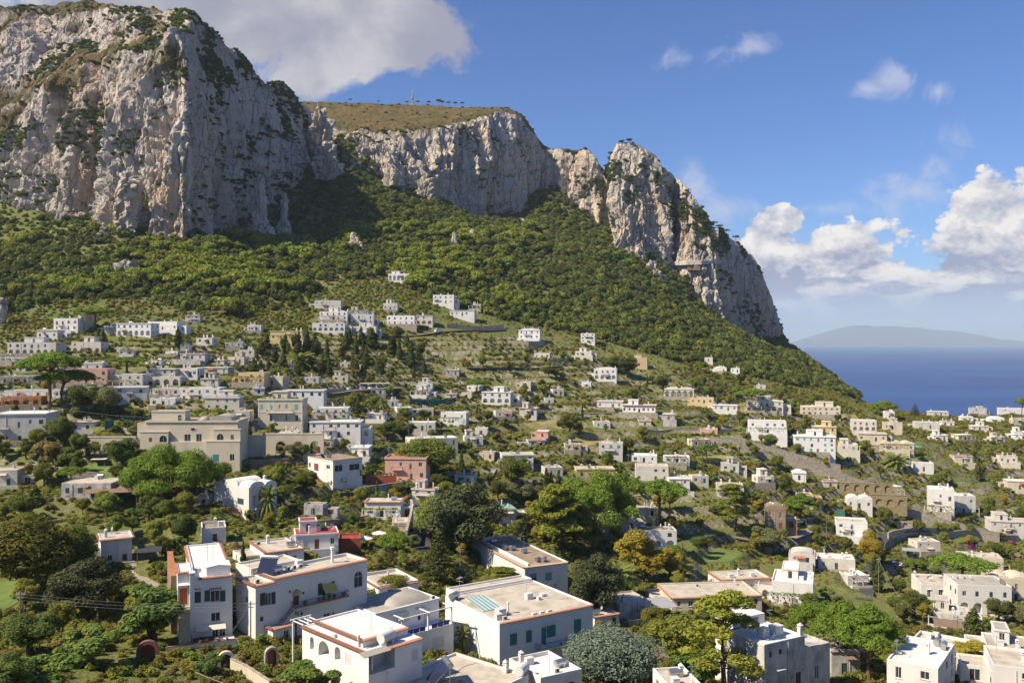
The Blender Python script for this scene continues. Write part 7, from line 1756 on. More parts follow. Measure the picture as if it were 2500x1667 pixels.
# ---- planting rule: nothing grows through a house or hides one
BX = np.array([b[:5] for b in BOXES]); FT = np.array(FOOT)
ROADS = []
def clear(x, y, z, r, h, tol=0.55):
 D = y
 if D < 60: return False
 dx, dy = x-FT[:, 0], y-FT[:, 1]; lx = dx*FT[:, 2]+dy*FT[:, 3]; ly = -dx*FT[:, 3]+dy*FT[:, 2]; m = r*0.75+0.25
 if np.any((lx > FT[:, 4]-m) & (lx < FT[:, 5]+m) & (ly > FT[:, 6]-m) & (ly < FT[:, 7]+m)): return False
 for (rx, ry, rw) in ROADS:
  if (x-rx)**2+(y-ry)**2 < (rw+r*0.7)**2: return False
 px = 1250+x/D*F; pt = 833.5-(z+h-CAMZ)/D*F; pb = 833.5-(z-CAMZ)/D*F; pr = r*F/D
 hh = BX[:, 3]-BX[:, 2]
 bad = (BX[:, 4] > D-4) & (px+pr > BX[:, 0]+2) & (px-pr < BX[:, 1]-2) & (pt < BX[:, 3]-hh*tol) & (pb > BX[:, 2])
 return not np.any(bad)
def clear_many(P, r, h, tol):
 ok = np.ones(len(P), bool); FTa = np.array(FOOT); BXa = np.array([b[:5] for b in BOXES]); RD = np.array(ROADS)
 for i in range(0, len(P), 4000):
  p = P[i:i+4000]; rr = r[i:i+4000]; hh_ = h[i:i+4000]; x, y, z = p[:, 0:1], p[:, 1:2], p[:, 2:3]; R_ = rr[:, None]
  dx, dy = x-FTa[None, :, 0], y-FTa[None, :, 1]; lx = dx*FTa[:, 2]+dy*FTa[:, 3]; ly = -dx*FTa[:, 3]+dy*FTa[:, 2]; m = R_*0.75+0.25
  bad = np.any((lx > FTa[:, 4]-m) & (lx < FTa[:, 5]+m) & (ly > FTa[:, 6]-m) & (ly < FTa[:, 7]+m), 1)
  bad |= np.any((x-RD[:, 0])**2+(y-RD[:, 1])**2 < (RD[:, 2]+R_*0.7)**2, 1)
  px = 1250+x/y*F; pt = 833.5-(z+hh_[:, None]-CAMZ)/y*F; pb = 833.5-(z-CAMZ)/y*F; pr = R_*F/y; bh = BXa[:, 3]-BXa[:, 2]
  bad |= np.any((BXa[:, 4] > y-4) & (px+pr > BXa[:, 0]+2) & (px-pr < BXa[:, 1]-2) & (pt < BXa[:, 3]-bh*tol) & (pb > BXa[:, 2]), 1)
  ok[i:i+4000] = ~bad
 return ok
def line_forest(px):
 return np.interp(px*2352/2500, [-200,0,200,350,430,560,690,740,880,1000,1110,1200,1330,1450,1550,1700,1850,1970,2100,2400], [720,715,690,690,715,728,705,650,640,690,722,742,762,800,832,858,888,914,700,700])*2500/2352
def auto_trees(n):
 rn = random.Random(11); placed = []; tries = 0
 while len(placed) < n and tries < n*30:
  tries += 1
  px = rn.uniform(-40, 2540); py = rn.triangular(845, 1640, 960)
  if py < line_forest(px)+10: continue
  P = ground_hit(px, py); D = P[1]
  if D > 760: continue
  kind = rn.choices(['broad','dark','citrus','olive','yellow','cypress','stone_pine','palm','dry'], [30,16,22,10,7,4,3,1.0,2])[0]
  if px < 900 and py < 1010 and kind == 'olive': kind = 'citrus'
  H = {'broad': rn.uniform(4, 7.5), 'dark': rn.uniform(4.5, 8), 'citrus': rn.uniform(2.6, 4.2), 'olive': rn.uniform(3.5, 5.2), 'yellow': rn.uniform(4, 6), 'cypress': rn.uniform(6, 10), 'stone_pine': rn.uniform(7, 9), 'palm': rn.uniform(3.5, 5), 'dry': rn.uniform(3, 5)}[kind]
  r = {'cypress': 1.0, 'palm': 1.5, 'stone_pine': H*0.42}.get(kind, H*0.45)
  if any((P[0]-q[0])**2+(P[1]-q[1])**2 < ((r+q[2])*0.62)**2 for q in placed): continue
  if not clear(P[0], P[1], P[2], r, H): continue
  placed.append((P[0], P[1], r)); plant(kind, px, py, 0, P=P, H=H)
auto_trees(540)
def settle_labels():
 for lb, os_ in LABELS.items():
  if 'group' in os_[0] or len(os_) == 1: continue
  os_.sort(key=lambda o: o.location.x/o.location.y); n = len(os_); w_ = {2: 'two', 3: 'three', 4: 'four', 5: 'five', 6: 'six', 7: 'seven', 8: 'eight'}.get(n, 'several')
  pos = {2: ['left one', 'right one'], 3: ['leftmost', 'middle one', 'rightmost']}.get(n) or (['leftmost', 'second from left', 'third from left', 'fourth from left', 'fifth from left', 'sixth from left', 'seventh from left'][:n-1]+['rightmost'])
  for o, p in zip(os_, pos): o['label'] = ' '.join((lb+', '+p+' of '+w_).split()[:16]) if len((lb+' x of y z').split()) <= 16 else p+' '+' '.join(lb.split()[:13])
settle_labels()
# ---- wood on the slopes (one mass)
def in_cliff(P):    # keep the wood off what the cliffs cover
 return P
def woods():
 rng = np.random.default_rng(5); sp = 5.6
 xs = np.arange(-620, 560, sp); ys = np.arange(360, 1180, sp); X_, Y_ = np.meshgrid(xs, ys); X_ = X_+rng.uniform(-2.4, 2.4, X_.shape); Y_ = Y_+rng.uniform(-2.4, 2.4, Y_.shape)
 P = np.stack([X_.ravel(), Y_.ravel()], 1); P = P[(np.abs(P[:, 0]/P[:, 1]) < 0.68)]
 z = z_ground(P); P3 = np.concatenate([P, z[:, None]], 1); px, py = proj(P3); lim = line_forest(px)
 n1 = fbm(P3/55.0, 3, 77)
 keep = (py < lim+6*n1) & ~((px > 2090)) & (z > 4)
 keep |= (px > 1800) & (px < 2100) & (P[:, 1] > 700) & (py < lim+4) & (z > 4)
 P3, px, py, n1 = P3[keep], px[keep], py[keep], n1[keep]
 D = P3[:, 1]; hmask = np.ones(len(P3), bool)
 for b in BOXES:
  if b[4] < 380: continue
  hmask &= ~((px > b[0]-5) & (px < b[1]+5) & (py > b[2]-4) & (py < b[3]+9) & (D < b[4]+12))
  hmask &= ~((px > b[0]-3) & (px < b[1]+3) & (py > b[3]) & (py < b[3]+9) & (D < b[4]))
 P3, px, py, n1 = P3[hmask], px[hmask], py[hmask], n1[hmask]
 n2 = fbm(P3/38.0, 3, 91)
 pinezone = ((px < 760) & (py > 555) & (py < 790)) | ((px > 830) & (px < 1330) & (py > 560) & (py < 760))
 ispine = pinezone & (n2 + rng.uniform(-0.35, 0.35, len(n2)) > 0.18)
 dry = (px < 560) & (py < 590) & (py > 430)
 thin = dry & (n1 + rng.uniform(-0.5, 0.5, len(n1)) > -0.1)
 oak = ~ispine & ~(thin & (rng.random(len(n1)) < 0.08))
 gid = rng.integers(0, 4, len(P3))
 sc_ = rng.uniform(0.55, 1.45, len(P3))*(1+0.35*n2); rz = rng.uniform(0, 6.28, len(P3)); sc_ = np.where(thin, sc_*0.68, sc_*1.12)
 for g in range(4):
  m = oak & (gid == g); n_ = m.sum()
  stuff_scatter('oak_wood', 'dense dark evergreen wood covering the mountain slope', crown_far(40+g, 'oak' if g < 3 else 'broad', 3.4, 520, 0.50, 0.85), P3[m]-np.array([0,0,0.4]), sc_[m], rz[m], rng.uniform(0.85, 1.35, n_))
 for g in range(2):
  m = ispine & (gid % 2 == g)
  stuff_scatter('pine_wood', 'bright green pines scattered through the mountain wood', crown_far(50+g, 'pine', 3.8, 620, 0.50, 0.7, cl=12), P3[m]+np.array([0,0,2.2]), sc_[m]*1.05, rz[m], rng.uniform(0.9, 1.4, m.sum()))
 print('wood', len(P3))
woods()
def ledge_shrubs():
 rng = np.random.default_rng(8); pts = []; sc_ = []
 for i, (V, n, G) in enumerate(LEDGES):
  noise_ = fbm(V/26.0, 3, 60+i); fine = fbm(V/9.0, 2, 70+i)
  p = np.where(G > 0.55, 0.004, sstep(n[:, 2]+0.95*noise_+0.2*fine, 0.80, 1.25)*0.15)
  # the sheltered north-east faces carry more scrub
  p = p + np.where((G <= 0.55) & (n[:, 0] > 0.2), sstep(1.1*noise_+0.35*fine+0.5*n[:, 2], 0.28, 0.75)*0.085, 0)
  k = np.nonzero(rng.random(len(V)) < p)[0]; pts.append(V[k]); s_ = rng.uniform(0.45, 1.25, len(k)); s_[G[k] > 0.55] *= 0.8; sc_.append(s_)
 P = np.concatenate(pts); S = np.concatenate(sc_); vis = P[:, 1] < 1250; P, S = P[vis], S[vis]
 g = rng.integers(0, 2, len(P)); print('ledge', len(P))
 for q in range(2):
  m = g == q; stuff_scatter('cliff_scrub', 'dark scrub clinging to the cliff ledges', crown_far(60+q, 'oak', 2.6, 260, 0.55, 0.8), P[m]-np.array([0,0,0.6]), S[m], rng.uniform(0, 6.28, m.sum()))
ledge_shrubs()
def undergrowth():
 rng = np.random.default_rng(9); cand = []
 for D0, D1, sp in ((78, 200, 1.8), (200, 330, 2.0), (330, 520, 2.4), (520, 800, 3.3)):
  xs = np.arange(-0.62*D1, 0.62*D1, sp); ys = np.arange(D0, D1, sp); X_, Y_ = np.meshgrid(xs, ys)
  P = np.stack([X_.ravel(), Y_.ravel()], 1)+rng.uniform(-sp*0.45, sp*0.45, (X_.size, 2)); P = P[np.abs(P[:, 0])/P[:, 1] < 0.62]
  cand.append(np.concatenate([P, np.full((len(P), 1), sp)], 1))
 C = np.concatenate(cand); z = z_ground(C[:, :2]); P3 = np.concatenate([C[:, :2], z[:, None]], 1); px, py = proj(P3)
 m = (py > line_forest(px)-4) & (z > 3); P3, sp, px, py = P3[m], C[m, 2], px[m], py[m]
 n1 = fbm(P3/34.0, 3, 15); n2 = fbm(P3/13.0, 2, 25)
 dens = np.clip(0.86+0.55*n1+0.30*n2, 0.15, 0.98)
 vine = (n1 < -0.12) & (P3[:, 1] > 240) & (px > 880)
 k = (rng.random(len(P3)) < dens) | vine; P3, sp, n1, n2, vine = P3[k], sp[k], n1[k], n2[k], vine[k]
 s_ = sp*rng.uniform(0.32, 0.75, len(P3))*np.where(P3[:, 1] < 200, 1.0, 0.8); s_[vine] *= 0.62
 # contour rows for the vines
 zz = P3[:, 2]/0.55; row = (zz-np.floor(zz)) < 0.55; ok = ~vine | row
 P3, s_, n1, n2, vine = P3[ok], s_[ok], n1[ok], n2[ok], vine[ok]
 keep = clear_many(P3, s_, s_*0.9, 0.36)
 P3, s_, n2, vine = P3[keep], s_[keep], n2[keep], vine[keep]; rz = rng.uniform(0, 6.28, len(P3)); g = rng.random(len(P3))
 sets = [('shrub_undergrowth', 'mixed green shrubs filling the gardens of the valley', 'shrub', ~vine & (g < 0.45)), ('green_undergrowth', 'dark green shrubs filling the gardens of the valley', 'broad', ~vine & (g >= 0.45) & (g < 0.93)),
   ('dry_undergrowth', 'dry straw coloured scrub between the gardens', 'dry', ~vine & (g >= 0.93)), ('vineyard', 'rows of vines on the terraces of the valley', 'vine', vine)]
 for i, (nm, lb, lf, m) in enumerate(sets):
  if m.sum(): stuff_scatter(nm, lb, bush(70+i, lf, 1.0, 300, 0.16, 0.95), P3[m]-np.array([0,0,0.1]), s_[m], rz[m])
 print('under', len(P3))
# ------------------------------------------------------------------ walls, roads, vehicles, poles and other things of the valley
def stone_wall(name, label, pts, h, thick=0.5, wall='stone', cap=None, cat='wall', step=2.0, flat=False):
 G = [ground_hit(x, y) for x, y in pts]
 if flat:
  D0 = np.mean([g[1] for g in G]); x0 = G[0][0]; G = [np.array([(x-1250)/F*(D0-0.10*(g[0]-x0)), D0-0.10*(g[0]-x0), 0]) for (x, y), g in zip(pts, G)]; G = [np.array([g[0], g[1], gz(g[0], g[1])]) for g in G]
 o = empty(name, tuple(G[0])); tag(o, label, cat); O = Vector(G[0]); mb = MB(); cp = MB()
 line = []
 for a, b in zip(G[:-1], G[1:]):
  n = max(1, int(np.linalg.norm(b[:2]-a[:2])/step))
  for k in range(n): line.append(a[:2]+(b[:2]-a[:2])*k/n)
 line.append(G[-1][:2]); line = np.array(line); z = z_ground(line); z = np.convolve(np.pad(z, 3, 'edge'), np.ones(7)/7, 'valid')
 t = np.gradient(line, axis=0); t /= np.linalg.norm(t, axis=1, keepdims=True)+1e-9; nrm = np.stack([-t[:, 1], t[:, 0]], 1)
 vs = []; n = len(line)
 for i in range(n):
  for sgn, zz in ((-1, z[i]-3), (-1, z[i]+h), (1, z[i]+h), (1, z[i]-3)):
   q = line[i]+nrm[i]*sgn*thick/2; vs.append((q[0]-O.x, q[1]-O.y, zz-O.z))
 fs = []
 for i in range(n-1):
  for k in range(4): fs.append((i*4+k, i*4+(k+1) % 4, (i+1)*4+(k+1) % 4, (i+1)*4+k))
 fs += [(0,1,2,3), (n*4-1,n*4-2,n*4-3,n*4-4)]; mb.add(vs, fs); mb.build('masonry', WALLS[wall], o)
 vs = []
 for i in range(n):
  for sgn, zz in ((-1, z[i]+h+0.004), (-1, z[i]+h+0.14), (1, z[i]+h+0.14), (1, z[i]+h+0.004)):
   q = line[i]+nrm[i]*sgn*(thick/2+0.06); vs.append((q[0]-O.x, q[1]-O.y, zz-O.z))
 cp.add(vs, fs); cp.build('coping', cap or WALLS['stone'], o)
 for i in range(n): ROADS.append((line[i][0], line[i][1], 0.3))
 return o
SW = stone_wall
SW('retaining_wall','long stone retaining wall under the three storey house with teal shutters',[(1700,1102),(1800,1106),(1905,1118),(2000,1120),(2052,1122)],3.2,flat=True)
SW('retaining_wall','middle stone terrace wall below the long retaining wall',[(1808,1128),(1900,1134),(2000,1142),(2095,1150)],2.4,flat=True)
SW('retaining_wall','lower stone wall with stairs above the small vaulted cottage',[(1912,1158),(2000,1164),(2100,1172),(2185,1172)],3.4,flat=True)
SW('road_wall','curved stone wall below the upper road at right',[(2168,1318),(2185,1309),(2230,1304),(2290,1304),(2360,1308),(2420,1318)],2.6,0.6)
SW('road_wall','tall stone wall above the upper road at right',[(2205,1291),(2260,1287),(2320,1286),(2345,1288),(2440,1276)],4.2,0.6,flat=True)
SW('lane_wall','tall stone wall along the left of the central lane',[(992,1338),(1000,1305),(1006,1275),(1004,1250)],4.5,0.6)
SW('garden_wall','brown plastered wall in front of the large cream building',[(612,1146),(660,1146),(706,1142)],3.0,0.4,'brown')
SW('vineyard_wall','pale stone wall above the vineyards',[(1338,888),(1365,889),(1388,887)],2.6)
SW('garden_wall','pale rubble wall of the left walled garden',[(66,1150),(110,1155),(170,1168),(240,1176)],2.2,0.5,'stone')
SW('boundary_wall','beige panel wall in front of the stone arch gate',[(563,1632),(600,1652),(660,1690)],1.5,0.25,'cream')
SW('field_wall','long low field wall below the white house in the valley centre',[(1560,1050),(1640,1052),(1720,1056),(1790,1054)],1.4)
SW('field_wall','stone wall under the villa with three bays',[(1238,842),(1290,846),(1330,844)],3.0)
SW('field_wall','stone wall under the long pergola terrace',[(1090,800),(1150,806),(1230,802)],2.6)
SW('yard_wall','dark stone wall below the car yard in the valley',[(795,965),(860,966),(925,960)],3.0)
SW('yard_wall','wall behind the boxy white house and its annex',[(880,1206),(930,1204),(985,1196)],2.2)
SW('garden_wall','low stone wall of the terraced garden below the red roofed house',[(770,1285),(830,1278),(900,1268)],1.2)
# ---- arcades beside the large cream building
def arcade(label, xl, xr, yb, yt, yaw, n, w_, wall='cream', deep=0.9, x0=0.05, hfrac=0.62, blind=False, cat='wall', name='arcade_wall'):
 h = House(name, label, cat, xl, xr, yb, yt, yaw=yaw, dep=0.9, wall=wall, short=label); ops = []
 for k in range(n):
  c = h.w*(x0+(1-x0)*(k+0.5)/n); ww = h.w*(1-x0)/n*w_
  ops.append(('f', 'ao' if blind else 'at', c, 0.35, ww, h.h*hfrac, 'k'))
  if not blind: ops.append(('b', 'at', c, 0.35, ww, h.h*hfrac, 'k'))
 h.block(0, h.w, 0, 0.9, -4, h.h, ops, deep=0.45, name='arched_wall'); h.part(MB().box(-0.08, h.w+0.08, -0.1, 1.0, h.h+0.003, h.h+0.28), 'coping', h.wall); return h
arcade('cream arcade wall with open arches left of the large cream building',190,330,1108,1068,1,3,0.6)
arcade('tall cream wall with three open arches right of the large cream building',648,790,1110,1060,1,3,0.62,x0=0.12)
h = House('plain_wall','tall plain cream wall with peeling plaster beside the large cream building','wall',591,648,1116,1064,yaw=1,dep=0.9,wall='cream'); h.block(0,h.w,0,0.9,-4,h.h,[('f','wc',h.w*0.35,0.3,1.6,2.2,'w')]); h.part(MB().box(-0.05,h.w+0.05,-0.08,0.98,h.h+0.003,h.h+0.25),'coping',h.wall)
arcade('upper terrace wall with five blind tufa arches',2050,2180,1200,1178,-14,5,0.6,'tufa',blind=True,hfrac=0.78)
arcade('lower terrace wall with four blind tufa arches',2100,2215,1232,1206,-14,4,0.6,'tufa',blind=True,hfrac=0.55)
arcade('low stone wall with round arch beside the upper road',2190,2228,1290,1274,-12,1,0.4,'stone',blind=True,hfrac=0.8)
# ---- arched garden gates
def gate(label, xc, yb, yt, wpx, wall, door='b', yaw=20):
 P = ground_hit(xc, yb); s = P[1]/F; H = (yb-yt)*s; Wd = wpx*s; o = empty('arched_gate', tuple(P), R(yaw)); tag(o, label, 'gate'); mb = MB(); n = 12; r = Wd/2; ri = r*0.66
 zs = H-r
 for a, b in ((r, ri),):
  pl = [(-a, -2), (-b, -2), (-b, zs)] + [(-b*math.cos(math.pi*k/n), zs+b*math.sin(math.pi*k/n)) for k in range(1, n)] + [(b, zs), (b, -2), (a, -2), (a, zs)] + [(a*math.cos(math.pi*k/n), zs+a*math.sin(math.pi*k/n)) for k in range(1, n)] + [(-a, zs)]
  m = len(pl); loops = [[Vector((p[0], p[1], 0)) for p in pl]]; tr = tessellate_polygon(loops)
  mb.add([(p[0], 0, p[1]) for p in pl]+[(p[0], 0.7, p[1]) for p in pl], [tuple(t) for t in tr]+[tuple(m+i for i in reversed(t)) for t in tr]+[(i, (i+1) % m, m+(i+1) % m, m+i) for i in range(m)])
 mb.build('arch', wall, o); d = MB(); d.prism([(-ri, 0), (ri, 0)]+[(ri*math.cos(math.pi*k/n), zs+ri*math.sin(math.pi*k/n)) for k in range(n+1)], 'y', 0.3, 0.4); d.build('door', DOORS[door], o)
BRICK = mat('brick_red', (0.27, 0.115, 0.075), 0.9, rgb2=(0.18, 0.085, 0.06), scale=4, bump=0.4, bscale=8)
gate('red brick arched gate with wooden door below the tall white house',360,1618,1566,52,BRICK,'b',14)
gate('rough stone arched gate with brown door right of the tall white house',664,1636,1580,33,WALLS['stone'],'b',30)
gate('grey plaster arch with metal gate below the tall white house',552,1634,1592,38,WALLS['cream'],'k',20)
# ---- roads
ASPH = mat('asphalt', (0.075, 0.072, 0.08), 0.95, rgb2=(0.055, 0.053, 0.06), scale=0.8, world=True)
PAVE = mat('pale_paving', (0.34, 0.29, 0.23), 0.95, rgb2=(0.25, 0.21, 0.165), scale=1.2, world=True)
def road(name, pts, width, m, lift=0.12):
 G = np.array([ground_hit(x, y) for x, y in pts]); seg = []
 for a, b in zip(G[:-1], G[1:]):
  n = max(2, int(np.linalg.norm(b-a)/1.5)); seg += [a[:2]+(b[:2]-a[:2])*k/n for k in range(n)]
 L_ = np.array(seg+[G[-1][:2]])
 k = 5; Lp = np.pad(L_, ((k, k), (0, 0)), 'edge'); L_ = np.stack([np.convolve(Lp[:, i], np.ones(2*k+1)/(2*k+1), 'valid') for i in (0, 1)], 1)
 t = np.gradient(L_, axis=0); t /= np.linalg.norm(t, axis=1, keepdims=True)+1e-9; nr = np.stack([-t[:, 1], t[:, 0]], 1)
 offs = np.array([-0.5, -0.25, 0, 0.25, 0.5])*width; Z = np.max([z_ground(L_+nr*o_) for o_ in offs], axis=0)
 Z = np.convolve(np.pad(Z, 6, 'edge'), np.ones(13)/13, 'valid')+lift
 V = np.zeros((len(L_), 4, 3));
 for j, (o_, dz) in enumerate(((-0.5*width, -0.5), (-0.5*width, 0), (0.5*width, 0), (0.5*width, -0.5))): V[:, j, :2] = L_+nr*o_; V[:, j, 2] = Z+dz
 me = grid_mesh(name, V, [m], False); tag(link_mesh(name, me), kind='structure')
 for p in L_[::2]: ROADS.append((p[0], p[1], width*0.55))
 return L_, Z, t
R1 = road('lane', [(1036,1350),(1032,1320),(1026,1285),(1018,1255),(1008,1232),(990,1218)], 4.0, ASPH)
R2 = road('hill_road', [(2108,1470),(2118,1430),(2130,1390),(2142,1350),(2152,1318),(2172,1302),(2230,1297),(2300,1294),(2380,1294),(2450,1300)], 4.6, ASPH)
R3 = road('drive', [(1925,1318),(1950,1306),(1978,1296),(1992,1287),(1975,1281),(1950,1283)], 3.6, PAVE)
R4 = road('town_lane', [(612,1060),(606,1030),(600,1006),(596,990)], 3.6, ASPH)
R5 = road('upper_road', [(870,826),(960,822),(1060,816),(1150,808),(1240,806)], 3.4, PAVE, 0.05)
R6 = road('car_yard', [(790,962),(850,958),(930,952),(985,950)], 7.0, PAVE)
for q in ([(700,1330),(720,1305),(742,1290),(770,1275)],[(1180,1180),(1205,1150),(1225,1120),(1240,1090)],[(1460,1240),(1520,1215),(1580,1205),(1650,1208)],[(1700,1320),(1740,1300),(1790,1310),(1850,1322)],[(1300,1000),(1350,1006),(1420,1008),(1500,1012)],[(1130,900),(1200,905),(1290,905),(1380,900)],[(2240,1420),(2300,1405),(2345,1398)],[(300,1340),(340,1420),(420,1440)]):
 road('footpath', q, 1.7, PAVE, 0.08)
# ---- vehicles
def car_mesh(kind, paint):
 key = ('car', kind, paint.name)
 if key in WCACHE: return WCACHE[key]
 if kind == 'car':
  L_, Wd = 3.9, 1.62; prof = [(-1.95,0.28),(-1.95,0.72),(-1.75,0.86),(-0.95,0.95),(-0.35,1.40),(0.85,1.43),(1.55,1.0),(1.92,0.92),(1.95,0.30)]
  glass = [(-0.86,0.97),(-0.32,1.36),(0.80,1.38),(1.38,1.0)]
 else:
  L_, Wd = 5.0, 1.9; prof = [(-2.5,0.3),(-2.5,1.0),(-2.3,1.1),(-1.7,2.0),(-1.5,2.1),(2.4,2.15),(2.5,2.0),(2.5,0.3)]
  glass = [(-2.1,1.2),(-1.66,1.92),(-0.6,1.95),(-0.6,1.2)]
 b = MB(); b.prism(prof, 'y', -Wd/2, Wd/2); body = mesh_of(b, 'car_body', paint, False)
 g = MB(); g.prism(glass, 'y', -Wd/2-0.012, Wd/2+0.012); gl = mesh_of(g, 'car_glass', GLASS, False)
 ws = MB(); ws.add([(-0.93,-Wd*0.42,0.985),(-0.93,Wd*0.42,0.985),(-0.40,Wd*0.40,1.39),(-0.40,-Wd*0.40,1.39)] if kind == 'car' else [(-2.31,-0.8,1.13),(-2.31,0.8,1.13),(-1.74,0.78,1.96),(-1.74,-0.78,1.96)], [(0,1,2,3)]); wsm = mesh_of(ws, 'windscreen', GLASS, False)
 w = MB(); w.tube([(0,-0.1,0),(0,0.1,0)], 0.31, 12); wh = mesh_of(w, 'wheel', mat('tyre', (0.02,0.02,0.02), 0.9), False)
 rr = MB(); rr.tube([(0,-0.105,0),(0,0.105,0)], 0.18, 10); rim = mesh_of(rr, 'rim', STEEL, False)
 hl = MB().box(-1.97,-1.90,-0.12,0.12,0.62,0.76) if kind == 'car' else MB().box(-2.53,-2.45,-0.14,0.14,0.75,0.95); hlm = mesh_of(hl, 'headlight', PVC, False)
 WCACHE[key] = (body, gl, wsm, wh, rim, hlm, Wd, 1.2 if kind == 'car' else 1.6); return WCACHE[key]
CARP = {'white': mat('white_car_paint', (0.72,0.72,0.72), 0.3, spec=0.5), 'silver': mat('silver_car_paint', (0.42,0.44,0.46), 0.3, metal=0.5), 'dark': mat('dark_car_paint', (0.03,0.035,0.05), 0.3, spec=0.5), 'red': mat('red_car_paint', (0.35,0.04,0.03), 0.3, spec=0.5), 'blue': mat('blue_car_paint', (0.05,0.10,0.28), 0.3, spec=0.5)}
def car(label, px, py, paint, rz, kind='car', on=None):
 P = ground_hit(px, py); z = P[2]+0.12
 if on is not None: i = int(np.argmin(((on[0]-P[:2])**2).sum(1))); z = on[1][i]+0.01; rz = math.atan2(on[2][i][1], on[2][i][0]) if rz is None else rz
 o = empty('van' if kind == 'van' else 'parked_car', (P[0], P[1], z), rz or 0); tag(o, label, 'van' if kind == 'van' else 'car')
 body, gl, wsm, wh, rim, hlm, Wd, ax = car_mesh(kind, CARP[paint]); link_mesh('body', body, o); link_mesh('side_glass', gl, o); link_mesh('windscreen', wsm, o)
 for sx in (-1, 1):
  for sy in (-1, 1):
   w = link_mesh('wheel', wh, o, (sx*ax, sy*(Wd/2-0.08), 0.31)); link_mesh('rim', rim, w)
 for sy in (-1, 1): link_mesh('headlight', hlm, o, (0, sy*Wd*0.36, 0))
car('silver car parked on the curved drive',1947,1290,'silver',0.2,on=R3); car('white car on the upper road at right',2290,1296,'white',None,on=R2); car('dark car on the upper road left of the white car',2238,1299,'dark',None,on=R2)
car('dark car on the hill road beside the plane tree',2146,1340,'dark',None,on=R2); car('white car on the hill road below the plane tree',2121,1415,'white',None,on=R2); car('blue car parked beside the dark cypress',2182,1382,'blue',0.4); car('white car parked right of the blue car',2200,1384,'white',0.5)
car('silver car in the steep town lane',604,1022,'silver',None,on=R4); car('dark car at the foot of the town lane',608,1042,'dark',None,on=R4)
car('white van parked below the white house on the slope',884,822,'white',None,'van',on=R5); car('dark car parked on the slope road',905,822,'dark',None,on=R5); car('white delivery van on the slope road under the columned villa',1070,812,'white',None,'van',on=R5)
for k, (x, c) in enumerate(((808,'white'),(822,'silver'),(838,'dark'),(852,'white'),(868,'red'),(884,'silver'),(905,'white'))):
 car(['white car at the left end of the car yard','silver car second in the car yard','dark car third in the car yard','white car in the middle of the car yard','red car in the car yard','silver car right of the red car in the yard','white car at the right end of the car yard'][k], x, 956, c, 1.2, on=R6)
# ---- poles and wires
POLEW = mat('weathered_pole', (0.20, 0.17, 0.13), 0.9); POLEG = mat('green_pole', (0.20, 0.25, 0.20), 0.7)
PTOP = {}
def pole(key, label, px, py, yt, lamp=False, m=None, arms=True):
 P = ground_hit(px, py); s = P[1]/F; H = max(4.0, (py-yt)*s); o = empty('street_lamp' if lamp else 'utility_pole', tuple(P)); tag(o, label, 'lamp' if lamp else 'pole')
 MB().tube([(0,0,-1),(0,0,H)], 0.13, 8, 0.085).build('shaft', m or (POLEG if lamp else POLEW), o)
 if lamp: MB().tube([(0,0,H-0.1),(0.5,-0.3,H+0.25),(1.1,-0.5,H+0.2)], 0.04, 5).build('bracket', POLEG, o); MB().lathe([(0.04,0.2),(0.26,0.05),(0.24,0.0),(0.0,-0.06)], 10, (1.15,-0.52,H)).build('lamp_head', PVC, o)
 elif arms:
  MB().box(-0.7,0.7,-0.05,0.05,H-0.5,H-0.38).box(-0.5,0.5,-0.05,0.05,H-1.0,H-0.9).build('crossarm', GREYM, o)
  q = MB()
  for x in (-0.6,-0.2,0.2,0.6): q.cyl(x,0,H-0.38,H-0.2,0.05,6)
  q.build('insulator', PVC, o)
 PTOP[key] = Vector((P[0], P[1], P[2]+H-0.35)); return o
for a in [('a','weathered wooden pole at the lower left',50,1590,1443),('b','pole with many wires between the tall and the long white house',612,1600,1468),('c','pole in front of the grey terrace cover',1556,1520,1468),('d','pole beside the lane above the brown roofed house',1124,1404,1337),('e','pole right of the lane dark tree',1099,1328,1258),
   ('f','wooden pole left of the curved drive',1850,1314,1266),('g','tall pole left of the house at the end of the drive',2018,1334,1258),('h','pole behind the low house with wide cream roofs',1696,1437,1387),('i','tall pole in front of the large cream building',442,1128,1017),('j','pole at the far left of the town',11,1066,965),
   ('k','pole at the bend of the central lane',1003,1196,1131),('l','pole in front of the salmon pink house',949,1155,1085),('n','green pole at the foot of the hill road',2145,1460,1362),('o','pole below the hill road',2206,1504,1468),('p','pole beside the broad cypress',2337,1560,1503),('q','pole in the shade of the blue cedar',1498,1668,1614),
   ('r','pole left of the large stepped white house',2288,1167,1135),('s','pole right of the large stepped white house',2412,1208,1158),('t','pole on the slope above the town',400,873,830),('u','pole above the terraced houses',552,894,836),('v','pole right of the white house with the covered porch',395,1000,955),('w','pole in the vineyards',1362,1128,1085),('x','tall post at the foot of the sea slope',1866,942,915),('y','pole right of the grey roundabout',1534,1150,1108),('z','pole in the orchards at right',2140,1130,1100)]:
 pole(*a)
pole('L1','street lamp at the bend of the central lane',1062,1250,1195,True); pole('L2','street lamp with white head in the left garden',238,1500,1416,True); pole('L3','street lamp below the hill road at right',2190,1508,1475,True)
for a in (('n2','slim antenna post beside the brown roofed house',1075,1405,1365),): pole(*a, arms=False)
WIRE = mat('wire', (0.22, 0.22, 0.24), 0.6)
def wire(a, b, label, sag=0.03, r=0.025, off=(0,0,0)):
 a, b = Vector(a)+Vector(off), Vector(b)+Vector(off); L_ = (b-a).length; mb = MB()
 mb.tube([a+(b-a)*t-Vector((0,0,4*sag*L_*t*(1-t))) for t in np.linspace(0,1,15)], r, 4, cap=False); o = mb.build('overhead_wire', WIRE); tag(o, label, 'wire', 'overhead wires')
